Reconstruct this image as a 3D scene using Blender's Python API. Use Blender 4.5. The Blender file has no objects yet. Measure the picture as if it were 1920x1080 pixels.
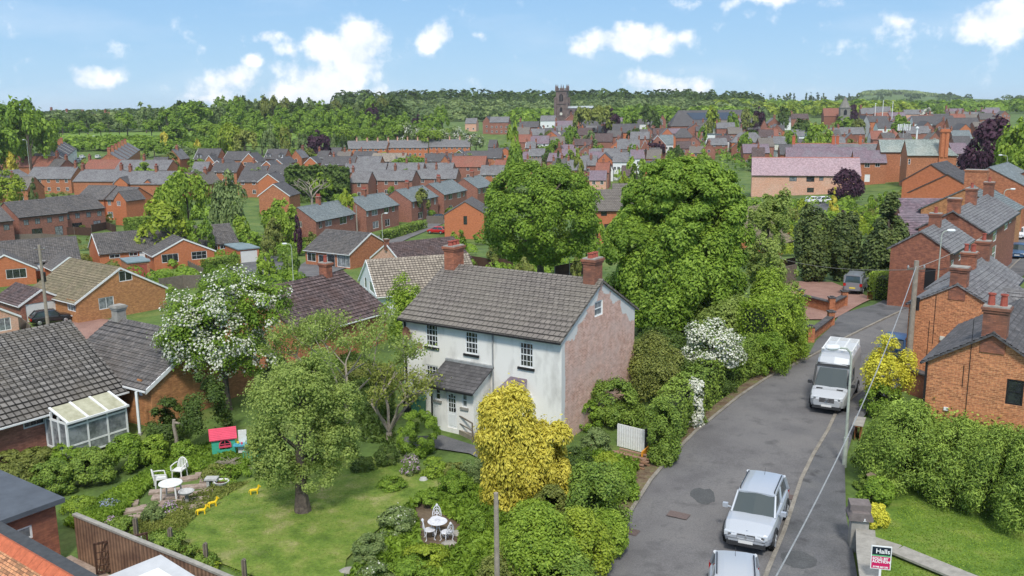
import bpy, math, random
import numpy as np
from mathutils import Vector, Matrix
from mathutils.geometry import delaunay_2d_cdt
R=math.radians
random.seed(7); rng=np.random.default_rng(7)
SC=bpy.context.scene; COL=SC.collection
F=1700.0; U0=960.0; V0=540.0; CAMZ=16.0
PITCH=math.atan(335/1700.); ROLL=0.009
def raydir(px,py):
    a=(px-U0)/F; b=(V0-py)/F
    # undo roll: image-down vector of world-down = (sin ROLL, cos ROLL)
    c,s=math.cos(ROLL),math.sin(ROLL)
    xr=a*c+b*s; yr=-a*s+b*c
    # camera axes: right=X, up=(0,sin p,cos p), fwd=(0,cos p,-sin p)
    cp,sp=math.cos(PITCH),math.sin(PITCH)
    return (xr, cp+yr*sp, -sp+yr*cp)
def proj(x,y,z):
    z=z-CAMZ
    cp,sp=math.cos(PITCH),math.sin(PITCH)
    f=y*cp-z*sp; up=y*sp+z*cp
    xr=x/f; yr=up/f
    c,s=math.cos(ROLL),math.sin(ROLL)
    a=xr*c-yr*s; b=xr*s+yr*c
    return (U0+a*F, V0-b*F)
CP=[ # px, D, drop below the camera
(-300,14,16),(200,14,16),(960,14,16),(1700,14,16),(2400,14,16),
(0,26,16.2),(300,30,16),(500,32,16),(900,30,16),(1400,30,16),(1900,28,16),(2200,30,16),
(100,46,17.2),(300,48,16.8),(500,48,16.2),(800,48,16),(1100,48,16),(1400,48,16),(1650,48,16),(1900,48,16),(2300,50,16),
(0,62,18.8),(250,64,19),(450,66,18.4),(620,62,17.6),(850,66,16.8),(1150,68,16.4),(1450,68,16.2),(1650,66,16.2),(1900,66,16.4),
(0,90,22.3),(250,92,22.4),(450,95,22),(650,95,20.5),(900,95,19.5),(1200,95,18.3),(1500,95,17.3),(1700,95,17.2),(1950,95,17.2),
(0,130,24.5),(250,130,24),(450,130,23.6),(650,130,23.3),(900,130,23),(1200,130,21),(1500,130,19),(1750,130,18.3),(1950,130,18.5),
(0,190,26),(300,190,26),(600,190,26),(900,190,26),(1200,190,24.5),(1500,190,21.5),(1700,190,20.5),(1950,190,20),
(0,280,25),(300,280,24.5),(600,280,24.5),(900,280,26),(1200,280,26),(1500,280,22.5),(1750,280,20),(1950,280,19),
(0,380,21),(300,380,21),(600,380,23),(900,380,25),(1200,380,25),(1500,380,21.5),(1800,380,18),
(0,470,16),(300,470,16),(600,470,21),(850,470,21),(1050,470,18),(1200,470,18.5),(1500,470,18),(1850,470,16),
(0,560,13),(300,560,12.5),(600,560,14),(850,560,13),(1068,560,11.5),(1300,560,13),(1600,560,13),(1850,560,13),
(0,700,9),(400,700,9),(800,700,9),(1200,700,9),(1600,700,11),(1900,700,11),
(0,1000,6),(400,1000,4),(800,1000,0),(1200,1000,2),(1600,1000,9),(1900,1000,9),
(0,1600,6),(500,1600,4),(850,1500,-8),(1200,1600,-6),(1500,1600,6),(1900,1600,8),
(0,3000,2),(500,3000,2),(1000,3000,-5),(1450,2600,0),(1690,2600,-42),(1780,2600,-4),(1900,3000,4),
(0,6000,0),(1000,6000,0),(1900,6000,4)]
_cu=np.array([c[0]/300. for c in CP]); _cw=np.array([math.log(c[1])*4.0 for c in CP]); _cd=np.array([float(c[2]) for c in CP])
def terr(x,y):
    x=np.asarray(x,float); y=np.asarray(y,float)
    yy=np.maximum(y,14.0)
    u=np.clip((x/yy*F+U0),-900,2900)/300.; w=np.log(yy)*4.0
    d2=(u[...,None]-_cu)**2+(w[...,None]-_cw)**2
    k=1/(d2+0.12)**2.2
    return CAMZ-(k*_cd).sum(-1)/k.sum(-1)
def tz(x,y): return float(terr(x,y))
_DD=np.exp(np.linspace(math.log(12),math.log(7000),1400))
def at(px,py,h=0.0):
    """point where the view ray through a photo pixel meets the ground raised by h"""
    d=raydir(px,py); X=_DD*d[0]/d[1]; Z=CAMZ+_DD*d[2]/d[1]
    g=Z-terr(X,_DD)-h
    i=int(np.argmax(g<=0))
    if g[i]>0: i=len(_DD)-1
    if i==0: D=_DD[0]
    else:
        D=_DD[i-1]+(_DD[i]-_DD[i-1])*g[i-1]/(g[i-1]-g[i])
    return (float(D*d[0]/d[1]),float(D),float(CAMZ+D*d[2]/d[1]))
def atD(px,py,D):
    d=raydir(px,py); return (D*d[0]/d[1],D,CAMZ+D*d[2]/d[1])
def gx(px,D):
    """ground point at image column px and distance D"""
    x=(px-U0)/F*D
    for _ in range(3):
        z=tz(x,D); u,v=proj(x,D,z); x+=(px-u)/F*D
    return (x,D,tz(x,D))
def atZ(px,py,z):
    d=raydir(px,py); t=(z-CAMZ)/d[2]; return (t*d[0],t*d[1],z)

# ---------------------------------------------------------------- camera, sky, sun, exposure
cam=bpy.data.cameras.new('camera'); camo=bpy.data.objects.new('camera',cam); COL.objects.link(camo)
cam.sensor_width=36; cam.lens=36*F/1920; cam.clip_end=30000; cam.clip_start=.2
_f=Vector((0,math.cos(PITCH),-math.sin(PITCH))); _u=Vector((0,math.sin(PITCH),math.cos(PITCH))); _r=Vector((1,0,0))
_c,_s=math.cos(ROLL),math.sin(ROLL)
_X=_r*_c-_u*_s; _Y=_r*_s+_u*_c          # roll
camo.matrix_world=Matrix(((_X.x,_Y.x,-_f.x,0),(_X.y,_Y.y,-_f.y,0),(_X.z,_Y.z,-_f.z,CAMZ),(0,0,0,1)))
SC.camera=camo
SC.view_settings.view_transform='Standard'; SC.view_settings.look='None'; SC.view_settings.gamma=1
SC.view_settings.exposure=0.84
SUN_EL,SUN_AZ=50,182     # degrees; azimuth clockwise from +Y (the viewing direction)
w=bpy.data.worlds.new('World'); SC.world=w; w.use_nodes=True
nt=w.node_tree; nt.nodes.clear()
def wn(t,**k):
    n=nt.nodes.new(t)
    for a,b in k.items(): setattr(n,a,b)
    return n
def wl(a,b): nt.links.new(a,b)
def wm(op,a,b=None,c=None,clamp=False):
    n=wn('ShaderNodeMath',operation=op); n.use_clamp=clamp
    for i,v in enumerate((a,b,c)):
        if v is None: continue
        if isinstance(v,(int,float)): n.inputs[i].default_value=v
        else: wl(v,n.inputs[i])
    return n.outputs[0]
sky=wn('ShaderNodeTexSky',sky_type='NISHITA'); sky.sun_disc=False
sky.sun_elevation=R(SUN_EL); sky.sun_rotation=R(SUN_AZ); sky.altitude=100; sky.air_density=1.0; sky.dust_density=0.0; sky.ozone_density=2.2
tc=wn('ShaderNodeTexCoord'); sep=wn('ShaderNodeSeparateXYZ'); wl(tc.outputs['Generated'],sep.inputs[0])
az=wm('ARCTAN2',sep.outputs[0],sep.outputs[1]); el=wm('ARCSINE',sep.outputs[2])
ae=wn('ShaderNodeCombineXYZ'); wl(az,ae.inputs[0]); wl(el,ae.inputs[1])
nz=wn('ShaderNodeTexNoise'); nz.inputs['Scale'].default_value=26; nz.inputs['Detail'].default_value=9; nz.inputs['Roughness'].default_value=.6
wl(ae.outputs[0],nz.inputs['Vector'])
nzb=wn('ShaderNodeTexNoise'); nzb.inputs['Scale'].default_value=60; nzb.inputs['Detail'].default_value=6; wl(ae.outputs[0],nzb.inputs['Vector'])
wpn=wn('ShaderNodeTexNoise'); wpn.inputs['Scale'].default_value=14; wpn.inputs['Detail'].default_value=6; wl(ae.outputs[0],wpn.inputs['Vector'])
wps=wn('ShaderNodeVectorMath',operation='SUBTRACT'); wl(wpn.outputs['Color'],wps.inputs[0]); wps.inputs[1].default_value=(.5,.5,.5)
wpm=wn('ShaderNodeVectorMath',operation='MULTIPLY'); wl(wps.outputs[0],wpm.inputs[0]); wpm.inputs[1].default_value=(.085,.05,0)
aw=wn('ShaderNodeVectorMath',operation='ADD'); wl(ae.outputs[0],aw.inputs[0]); wl(wpm.outputs[0],aw.inputs[1])
# cumulus, by compass direction and height above the horizon: (pixel-derived) centre, half sizes in radians, strength
def dirae(px,py):
    d=raydir(px,py); n=math.sqrt(sum(q*q for q in d)); return math.atan2(d[0],d[1]),math.asin(d[2]/n)
CLOUDS=[(650,95,62,48,1.0),(655,140,55,60,1.05),(600,150,70,52,.95),(560,178,75,30,.9),(590,95,22,38,.9),(690,72,45,28,.85),
 (435,150,58,26,.8),(480,118,24,20,.75),(395,172,50,16,.6),(195,143,42,20,.7),(508,60,34,14,.62),(550,80,24,22,.6),
 (815,73,28,28,.85),(720,178,50,16,.55),(1180,82,100,24,.95),(1200,60,60,22,.9),(1265,76,40,16,.75),(1110,84,40,14,.6),
 (1255,158,80,26,.62),(1200,148,34,20,.6),(1430,4,120,14,.7),(1690,42,50,24,.55),(1715,30,20,24,.5),(1880,30,80,30,.85),(1890,10,40,22,.85),(900,76,12,12,.5),
 (1270,118,18,12,.5),(1400,178,60,12,.4)]
fld=None
for px,py,sx,sy,st in CLOUDS:
    a0,e0=dirae(px,py)
    v=wn('ShaderNodeVectorMath',operation='SUBTRACT'); wl(aw.outputs[0],v.inputs[0]); v.inputs[1].default_value=(a0,e0,0)
    v2=wn('ShaderNodeVectorMath',operation='MULTIPLY'); wl(v.outputs[0],v2.inputs[0]); v2.inputs[1].default_value=(F/sx/1.5,F/sy/1.5,0)
    l=wn('ShaderNodeVectorMath',operation='LENGTH'); wl(v2.outputs[0],l.inputs[0])
    g=wm('MULTIPLY',wm('SUBTRACT',1.0,l.outputs['Value'],clamp=True),st)
    fld=g if fld is None else wm('SMOOTH_MAX',fld,g,.12)
n1=wm('SUBTRACT',nz.outputs[0],.5); n2=wm('SUBTRACT',nzb.outputs[0],.5)
t=wm('ADD',wm('ADD',fld,wm('MULTIPLY',n1,1.45)),wm('MULTIPLY',n2,.35))
mask=wn('ShaderNodeMapRange',interpolation_type='SMOOTHSTEP'); wl(t,mask.inputs['Value'])
mask.inputs['From Min'].default_value=.17; mask.inputs['From Max'].default_value=.66
up=wm('GREATER_THAN',sep.outputs[2],0.0)
wisp=wn('ShaderNodeTexNoise'); wisp.inputs['Scale'].default_value=5; wisp.inputs['Detail'].default_value=5
wv=wn('ShaderNodeVectorMath',operation='MULTIPLY'); wl(ae.outputs[0],wv.inputs[0]); wv.inputs[1].default_value=(1,4,1); wl(wv.outputs[0],wisp.inputs['Vector'])
wmask=wn('ShaderNodeMapRange'); wl(wisp.outputs[0],wmask.inputs['Value']); wmask.inputs['From Min'].default_value=.5; wmask.inputs['From Max'].default_value=.8; wmask.inputs['To Max'].default_value=.22
fill_veil=wn('ShaderNodeMapRange'); wl(el,fill_veil.inputs['Value']); fill_veil.inputs['From Min'].default_value=.38; fill_veil.inputs['From Max'].default_value=.75; fill_veil.inputs['To Max'].default_value=.88  # white veil added to the unseen overhead sky for soft, neutral fill light
mk=wm('MULTIPLY',wm('MAXIMUM',fill_veil.outputs[0],wm('MAXIMUM',wm('MULTIPLY',mask.outputs[0],.97),wmask.outputs[0])),up)
SKYC=(1.0,1.0,1.0)
tint=wn('ShaderNodeMix',data_type='RGBA',blend_type='MULTIPLY'); tint.inputs[0].default_value=1; wl(sky.outputs[0],tint.inputs[6]); tr_=wn('ShaderNodeMix',data_type='RGBA'); tf_=wn('ShaderNodeMapRange'); wl(el,tf_.inputs['Value']); tf_.inputs['From Max'].default_value=.30; wl(tf_.outputs[0],tr_.inputs[0]); tr_.inputs[6].default_value=(.44,.47,.50,1); tr_.inputs[7].default_value=(.62,.72,.74,1); wl(tr_.outputs[2],tint.inputs[7])
low_=wn('ShaderNodeMix',data_type='RGBA'); lf_=wn('ShaderNodeMapRange'); wl(el,lf_.inputs['Value']); lf_.inputs['From Min'].default_value=.12; lf_.inputs['From Max'].default_value=.55; lf_.inputs['To Min'].default_value=.9; lf_.inputs['To Max'].default_value=0
gr_=wn('ShaderNodeMix',data_type='RGBA'); gf_=wn('ShaderNodeMapRange'); wl(el,gf_.inputs['Value']); gf_.inputs['From Max'].default_value=.28; wl(gf_.outputs[0],gr_.inputs[0]); gr_.inputs[6].default_value=(1.70,2.62,3.5,1); gr_.inputs[7].default_value=(.42,1.32,2.95,1)
wl(lf_.outputs[0],low_.inputs[0]); wl(tint.outputs[2],low_.inputs[6]); wl(gr_.outputs[2],low_.inputs[7])
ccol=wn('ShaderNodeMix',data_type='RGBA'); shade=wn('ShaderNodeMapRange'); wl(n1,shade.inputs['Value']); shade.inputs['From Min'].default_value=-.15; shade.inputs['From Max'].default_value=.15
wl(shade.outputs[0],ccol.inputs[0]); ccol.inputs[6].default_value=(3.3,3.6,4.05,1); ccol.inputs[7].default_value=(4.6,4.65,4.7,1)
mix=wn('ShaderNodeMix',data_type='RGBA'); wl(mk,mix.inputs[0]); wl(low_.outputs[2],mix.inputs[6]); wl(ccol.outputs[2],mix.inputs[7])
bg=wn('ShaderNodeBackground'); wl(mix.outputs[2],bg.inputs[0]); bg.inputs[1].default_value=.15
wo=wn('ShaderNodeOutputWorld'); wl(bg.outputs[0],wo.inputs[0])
sl=bpy.data.lights.new('sun','SUN'); sl.energy=1.8; sl.angle=R(9); sl.color=(1,.955,.88)
so=bpy.data.objects.new('sun',sl); COL.objects.link(so)
_sd=Vector((math.sin(R(SUN_AZ))*math.cos(R(SUN_EL)),math.cos(R(SUN_AZ))*math.cos(R(SUN_EL)),math.sin(R(SUN_EL))))
so.rotation_euler=_sd.to_track_quat('Z','Y').to_euler(); so.location=(0,0,60)
# ---------------------------------------------------------------- materials
MATS={}
def mat(name,col,rough=.8,kind='noise',col2=None,scale=3.0,bump=0.0,spec=.3,metal=0,**k):
    """kind: noise | brick | tile | slate | plain | wood"""
    if name in MATS: return MATS[name]
    m=bpy.data.materials.new(name); m.use_nodes=True; MATS[name]=m
    t=m.node_tree; N=t.nodes; L=t.links; p=N['Principled BSDF']
    p.inputs['Roughness'].default_value=rough; p.inputs['Specular IOR Level'].default_value=spec; p.inputs['Metallic'].default_value=metal
    c1=(*col,1); c2=(*(col2 or [q*.72 for q in col]),1)
    if kind=='plain':
        p.inputs['Base Color'].default_value=c1; return m
    tc=N.new('ShaderNodeTexCoord')
    no=N.new('ShaderNodeTexNoise'); no.inputs['Scale'].default_value=scale; no.inputs['Detail'].default_value=5; no.inputs['Roughness'].default_value=.65
    L.new(tc.outputs['Object'],no.inputs['Vector'])
    rp=N.new('ShaderNodeMapRange'); L.new(no.outputs[0],rp.inputs['Value']); rp.inputs['From Min'].default_value=.36; rp.inputs['From Max'].default_value=.64
    mx=N.new('ShaderNodeMix'); mx.data_type='RGBA'; L.new(rp.outputs[0],mx.inputs[0]); mx.inputs[6].default_value=c2; mx.inputs[7].default_value=c1
    out=mx.outputs[2]; hgt=no.outputs[0]
    if kind in('brick','tile','slate'):
        br=N.new('ShaderNodeTexBrick'); L.new(tc.outputs['UV'],br.inputs['Vector'])
        bw,bh,mo=k.get('bs',{'brick':(.24,.08,.012),'tile':(.30,.34,.022),'slate':(.32,.24,.012)}[kind])
        br.inputs['Scale'].default_value=1; br.inputs['Brick Width'].default_value=bw; br.inputs['Row Height'].default_value=bh
        br.inputs['Mortar Size'].default_value=mo; br.inputs['Mortar Smooth'].default_value=.3
        br.offset=0.5 if kind!='tile' else k.get('off',0.0)
        j=k.get('jit',.28)
        a=N.new('ShaderNodeMix'); a.data_type='RGBA'; a.blend_type='MULTIPLY'; a.inputs[0].default_value=1; L.new(out,a.inputs[6])
        br.inputs['Color1'].default_value=(1+j,1+j,1+j,1); br.inputs['Color2'].default_value=(1-j,1-j,1-j,1); br.inputs['Mortar'].default_value=(*k.get('mort',(1,1,1)),1)
        br.inputs['Bias'].default_value=-.1
        L.new(br.outputs['Color'],a.inputs[7]); out=a.outputs[2]
        # large patches of weathering
        n2=N.new('ShaderNodeTexNoise'); n2.inputs['Scale'].default_value=k.get('ps',.35); n2.inputs['Detail'].default_value=4; L.new(tc.outputs['Object'],n2.inputs['Vector'])
        r2=N.new('ShaderNodeMapRange'); L.new(n2.outputs[0],r2.inputs['Value']); r2.inputs['From Min'].default_value=.4; r2.inputs['From Max'].default_value=.68
        r2.inputs['To Max'].default_value=k.get('pa',.45)
        b=N.new('ShaderNodeMix'); b.data_type='RGBA'; L.new(r2.outputs[0],b.inputs[0]); L.new(out,b.inputs[6]); b.inputs[7].default_value=(*k.get('pc',[q*.6 for q in col]),1)
        out=b.outputs[2]; hgt=br.outputs['Fac']
        bump=bump or .25
    elif kind=='wood':
        wv=N.new('ShaderNodeTexWave'); wv.inputs['Scale'].default_value=k.get('ws',3.0); wv.bands_direction='X'; wv.inputs['Distortion'].default_value=1.5
        L.new(tc.outputs['UV'],wv.inputs['Vector'])
        a=N.new('ShaderNodeMix'); a.data_type='RGBA'; a.blend_type='MULTIPLY'; a.inputs[0].default_value=.5; L.new(out,a.inputs[6]); L.new(wv.outputs['Color'],a.inputs[7]); out=a.outputs[2]
    L.new(out,p.inputs['Base Color'])
    if bump:
        bp=N.new('ShaderNodeBump'); bp.inputs['Strength'].default_value=bump; bp.inputs['Distance'].default_value=.02 if kind!='noise' else .05
        if kind in('brick','tile','slate'): bp.invert=True
        L.new(hgt,bp.inputs['Height']); L.new(bp.outputs[0],p.inputs['Normal'])
    return m
OR=(.43,.155,.062)
M=dict(
 brick_o=mat('brick_orange',(.50,.205,.10),kind='brick',col2=(.36,.13,.065),mort=(.75,.8,.85),pa=.3),
 brick_r=mat('brick_red',(.36,.16,.105),kind='brick',col2=(.24,.10,.07),mort=(.85,.95,1.1),pa=.35),
 brick_b=mat('brick_brown',(.33,.13,.075),kind='brick',col2=(.20,.08,.055),mort=(.9,1,1.1),pa=.4),
 brick_g=mat('brick_golden',(.50,.24,.10),kind='brick',col2=(.36,.16,.07),mort=(.9,.95,1),pa=.2),
 brick_p=mat('brick_pale_pink',(.62,.36,.25),kind='brick',col2=(.55,.27,.17),mort=(1.1,1.2,1.3),pa=.25,pc=(.6,.5,.42)),
 brick_s=mat('brick_speckled',(.56,.235,.10),kind='brick',col2=(.32,.115,.055),scale=9,jit=.42,bs=(.24,.08,.014),mort=(1.25,1.6,1.9),ps=1.3,pa=.3,pc=(.42,.15,.07)),
 brick_v=mat('brick_vivid_orange',(.55,.19,.085),kind='brick',col2=(.46,.145,.06),mort=(.8,.9,1),jit=.12,pa=.15),
 chim=mat('chimney_brick',(.42,.15,.08),kind='brick',col2=(.22,.09,.06),scale=1.5,mort=(.8,.9,1),pa=.5,pc=(.08,.06,.05)),
 pot=mat('terracotta_pot',(.40,.10,.07),scale=5),
 white=mat('white_paint',(.78,.79,.78),rough=.5,scale=2,col2=(.70,.71,.70)),
 cream=mat('cream_render',(.72,.70,.60),scale=2),
 black=mat('black_paint',(.02,.02,.022),rough=.4,kind='plain'),
 grey=mat('grey_metal',(.35,.36,.36),rough=.5,scale=4),
 glass=mat('window_glass',(.04,.045,.05),rough=.05,kind='noise',col2=(.012,.014,.016),scale=1.6,spec=1.0),
 glassc=mat('curtained_glass',(.30,.32,.33),rough=.12,kind='noise',col2=(.10,.11,.12),scale=2.2,spec=.8),
 t_brown=mat('roof_tile_brown',(.21,.185,.16),kind='tile',col2=(.155,.135,.12),mort=(.35,.35,.35),off=.5,bs=(.30,.36,.03),jit=.13,pa=.35,pc=(.21,.19,.15)),
 t_dark=mat('roof_tile_dark_grey',(.155,.14,.13),kind='tile',col2=(.08,.078,.08),mort=(.22,.22,.22),pa=.3,pc=(.17,.15,.13)),
 t_black=mat('roof_tile_speckled',(.215,.20,.185),kind='tile',col2=(.125,.115,.105),mort=(.10,.10,.10),bs=(.34,.36,.045),jit=.25,pa=.35,pc=(.15,.13,.10),ps=.6),
 t_moss=mat('roof_tile_mossy',(.27,.22,.14),kind='tile',col2=(.17,.14,.09),mort=(.3,.3,.3),pa=.5,pc=(.14,.13,.07),ps=.8),
 t_pale=mat('roof_tile_pale',(.36,.31,.25),kind='tile',col2=(.25,.21,.17),mort=(.3,.3,.3),bs=(.34,.36,.04),pa=.2),
 t_maroon=mat('roof_tile_maroon',(.14,.10,.095),kind='tile',col2=(.085,.065,.065),mort=(.3,.3,.3),off=.5,bs=(.30,.34,.03),jit=.45,pa=.45,pc=(.09,.05,.04),ps=.9),
 t_red=mat('roof_tile_red',(.32,.12,.08),kind='tile',col2=(.22,.09,.065),mort=(.5,.5,.5),off=.5,bs=(.25,.2,.02),pa=.4,pc=(.2,.12,.08)),
 t_terra=mat('roof_tile_terracotta',(.50,.22,.10),kind='tile',col2=(.36,.17,.09),mort=(.25,.25,.25),off=.5,bs=(.17,.10,.010),jit=.6,pa=.45,pc=(.30,.22,.13),ps=3),
 s_grey=mat('slate_grey',(.185,.18,.183),kind='slate',col2=(.115,.11,.112),mort=(.5,.5,.5),pa=.35,pc=(.24,.245,.24),ps=.5),
 s_green=mat('slate_green_grey',(.20,.225,.225),kind='slate',col2=(.13,.15,.152),mort=(.6,.6,.6),pa=.4,pc=(.11,.14,.15),ps=.6),
 camper=mat('camper_white',(.55,.56,.57),rough=.5,scale=1.5,col2=(.47,.48,.49)),
 s_dark=mat('slate_dark',(.115,.108,.108),kind='slate',col2=(.07,.067,.068),mort=(.6,.6,.6),pa=.3),
 s_lich=mat('slate_lichen',(.26,.30,.27),kind='slate',col2=(.16,.19,.18),mort=(.6,.6,.6),pa=.5,pc=(.42,.42,.36),ps=.25),
 s_purple=mat('slate_purple',(.22,.155,.18),kind='slate',col2=(.14,.11,.13),mort=(.7,.7,.7),pa=.4,pc=(.20,.21,.23)),
 s_pink=mat('slate_pale_mauve',(.38,.27,.28),kind='slate',col2=(.31,.22,.24),mort=(.85,.85,.85),pa=.25,pc=(.34,.27,.29)),
 felt=mat('flat_roof_felt',(.10,.115,.135),rough=.7,scale=1.2,col2=(.075,.085,.10)),
 felt2=mat('flat_roof_pale',(.22,.29,.31),rough=.7,scale=1.2),
 conc=mat('concrete',(.36,.34,.30),scale=4,bump=.2),
 stone=mat('church_stone',(.20,.15,.13),scale=.5,col2=(.12,.085,.08)),
 timber=mat('weathered_timber',(.24,.20,.16),kind='wood',scale=3),
 timber_d=mat('dark_timber',(.12,.065,.045),kind='wood',scale=2,ws=2.2),
 timber_f=mat('fence_timber',(.34,.21,.135),kind='wood',scale=1.3,ws=1.6,col2=(.17,.10,.07)),
 ridge_o=mat('ridge_terracotta',(.55,.15,.07),scale=6),
 door_w=mat('door_white',(.70,.70,.67),rough=.4,scale=2,col2=(.64,.64,.62)),
 metal_g=mat('lamp_metal',(.46,.50,.42),rough=.5,scale=3),
 lens=mat('lamp_lens',(.80,.82,.80),rough=.3,kind='plain'),
)
def leafmat(name,dark,light,rough=.55,trans=.3):
    if name in MATS: return MATS[name]
    m=bpy.data.materials.new(name); m.use_nodes=True; MATS[name]=m
    t=m.node_tree; N=t.nodes; L=t.links; p=N['Principled BSDF']; o=N['Material Output']
    p.inputs['Sheen Weight'].default_value=.0; a=N.new('ShaderNodeAttribute'); a.attribute_name='tint'
    mx=N.new('ShaderNodeMix'); mx.data_type='RGBA'; L.new(a.outputs['Fac'],mx.inputs[0]); mx.inputs[6].default_value=(*dark,1); mx.inputs[7].default_value=(*light,1)
    L.new(mx.outputs[2],p.inputs['Base Color']); p.inputs['Roughness'].default_value=rough; p.inputs['Specular IOR Level'].default_value=.25
    tr=N.new('ShaderNodeBsdfTranslucent'); L.new(mx.outputs[2],tr.inputs[0])
    ms=N.new('ShaderNodeMixShader'); ms.inputs[0].default_value=trans
    L.new(p.outputs[0],ms.inputs[1]); L.new(tr.outputs[0],ms.inputs[2]); L.new(ms.outputs[0],o.inputs[0])
    return m
LF=dict(
 green=leafmat('leaves_green',(.105,.195,.022),(.30,.44,.05)),
 apple=leafmat('leaves_apple',(.19,.27,.05),(.46,.56,.15),trans=.42),
 bright=leafmat('leaves_bright_green',(.14,.235,.022),(.37,.50,.06)),
 chest=leafmat('leaves_chestnut',(.125,.225,.024),(.35,.50,.065)),
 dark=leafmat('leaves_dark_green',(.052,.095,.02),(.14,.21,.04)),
 lime=leafmat('leaves_yellow_green',(.188,.275,.025),(.400,.475,.050)),
 olive=leafmat('leaves_olive',(.124,.155,.034),(.310,.341,.078)),
 grey=leafmat('leaves_grey_green',(.12,.185,.06),(.30,.38,.13)),
 purple=leafmat('leaves_purple',(.039,.016,.029),(.104,.042,.072)),
 gold=leafmat('leaves_gold',(.44,.385,.04),(.86,.76,.13)),
 yellow=leafmat('leaves_bright_yellow',(.48,.46,.04),(.86,.82,.10)),
 conif=leafmat('needles_dark',(.045,.08,.025),(.16,.20,.05),trans=.1),
 hedge=leafmat('leaves_hedge',(.095,.17,.024),(.26,.36,.055),trans=.15),
 leyl=leafmat('leaves_cypress',(.12,.20,.03),(.36,.49,.08),trans=.15),
 rust=leafmat('leaves_russet',(.186,.109,.039),(.403,.232,.078)),
 blos=leafmat('blossom_white',(.550,.550,.420),(.850,.850,.760),trans=.2),
 lilac=leafmat('blossom_lilac',(.450,.250,.450),(.700,.500,.720),trans=.2),
 blue=leafmat('blossom_blue',(.250,.300,.650),(.500,.550,.800),trans=.2),
 willow=leafmat('leaves_willow',(.168,.204,.036),(.360,.396,.084)),
)
bark=mat('bark',(.15,.12,.095),kind='noise',scale=6,col2=(.07,.055,.045),bump=.5)
barkl=mat('bark_pale',(.34,.29,.23),kind='noise',scale=5,bump=.3)
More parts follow.
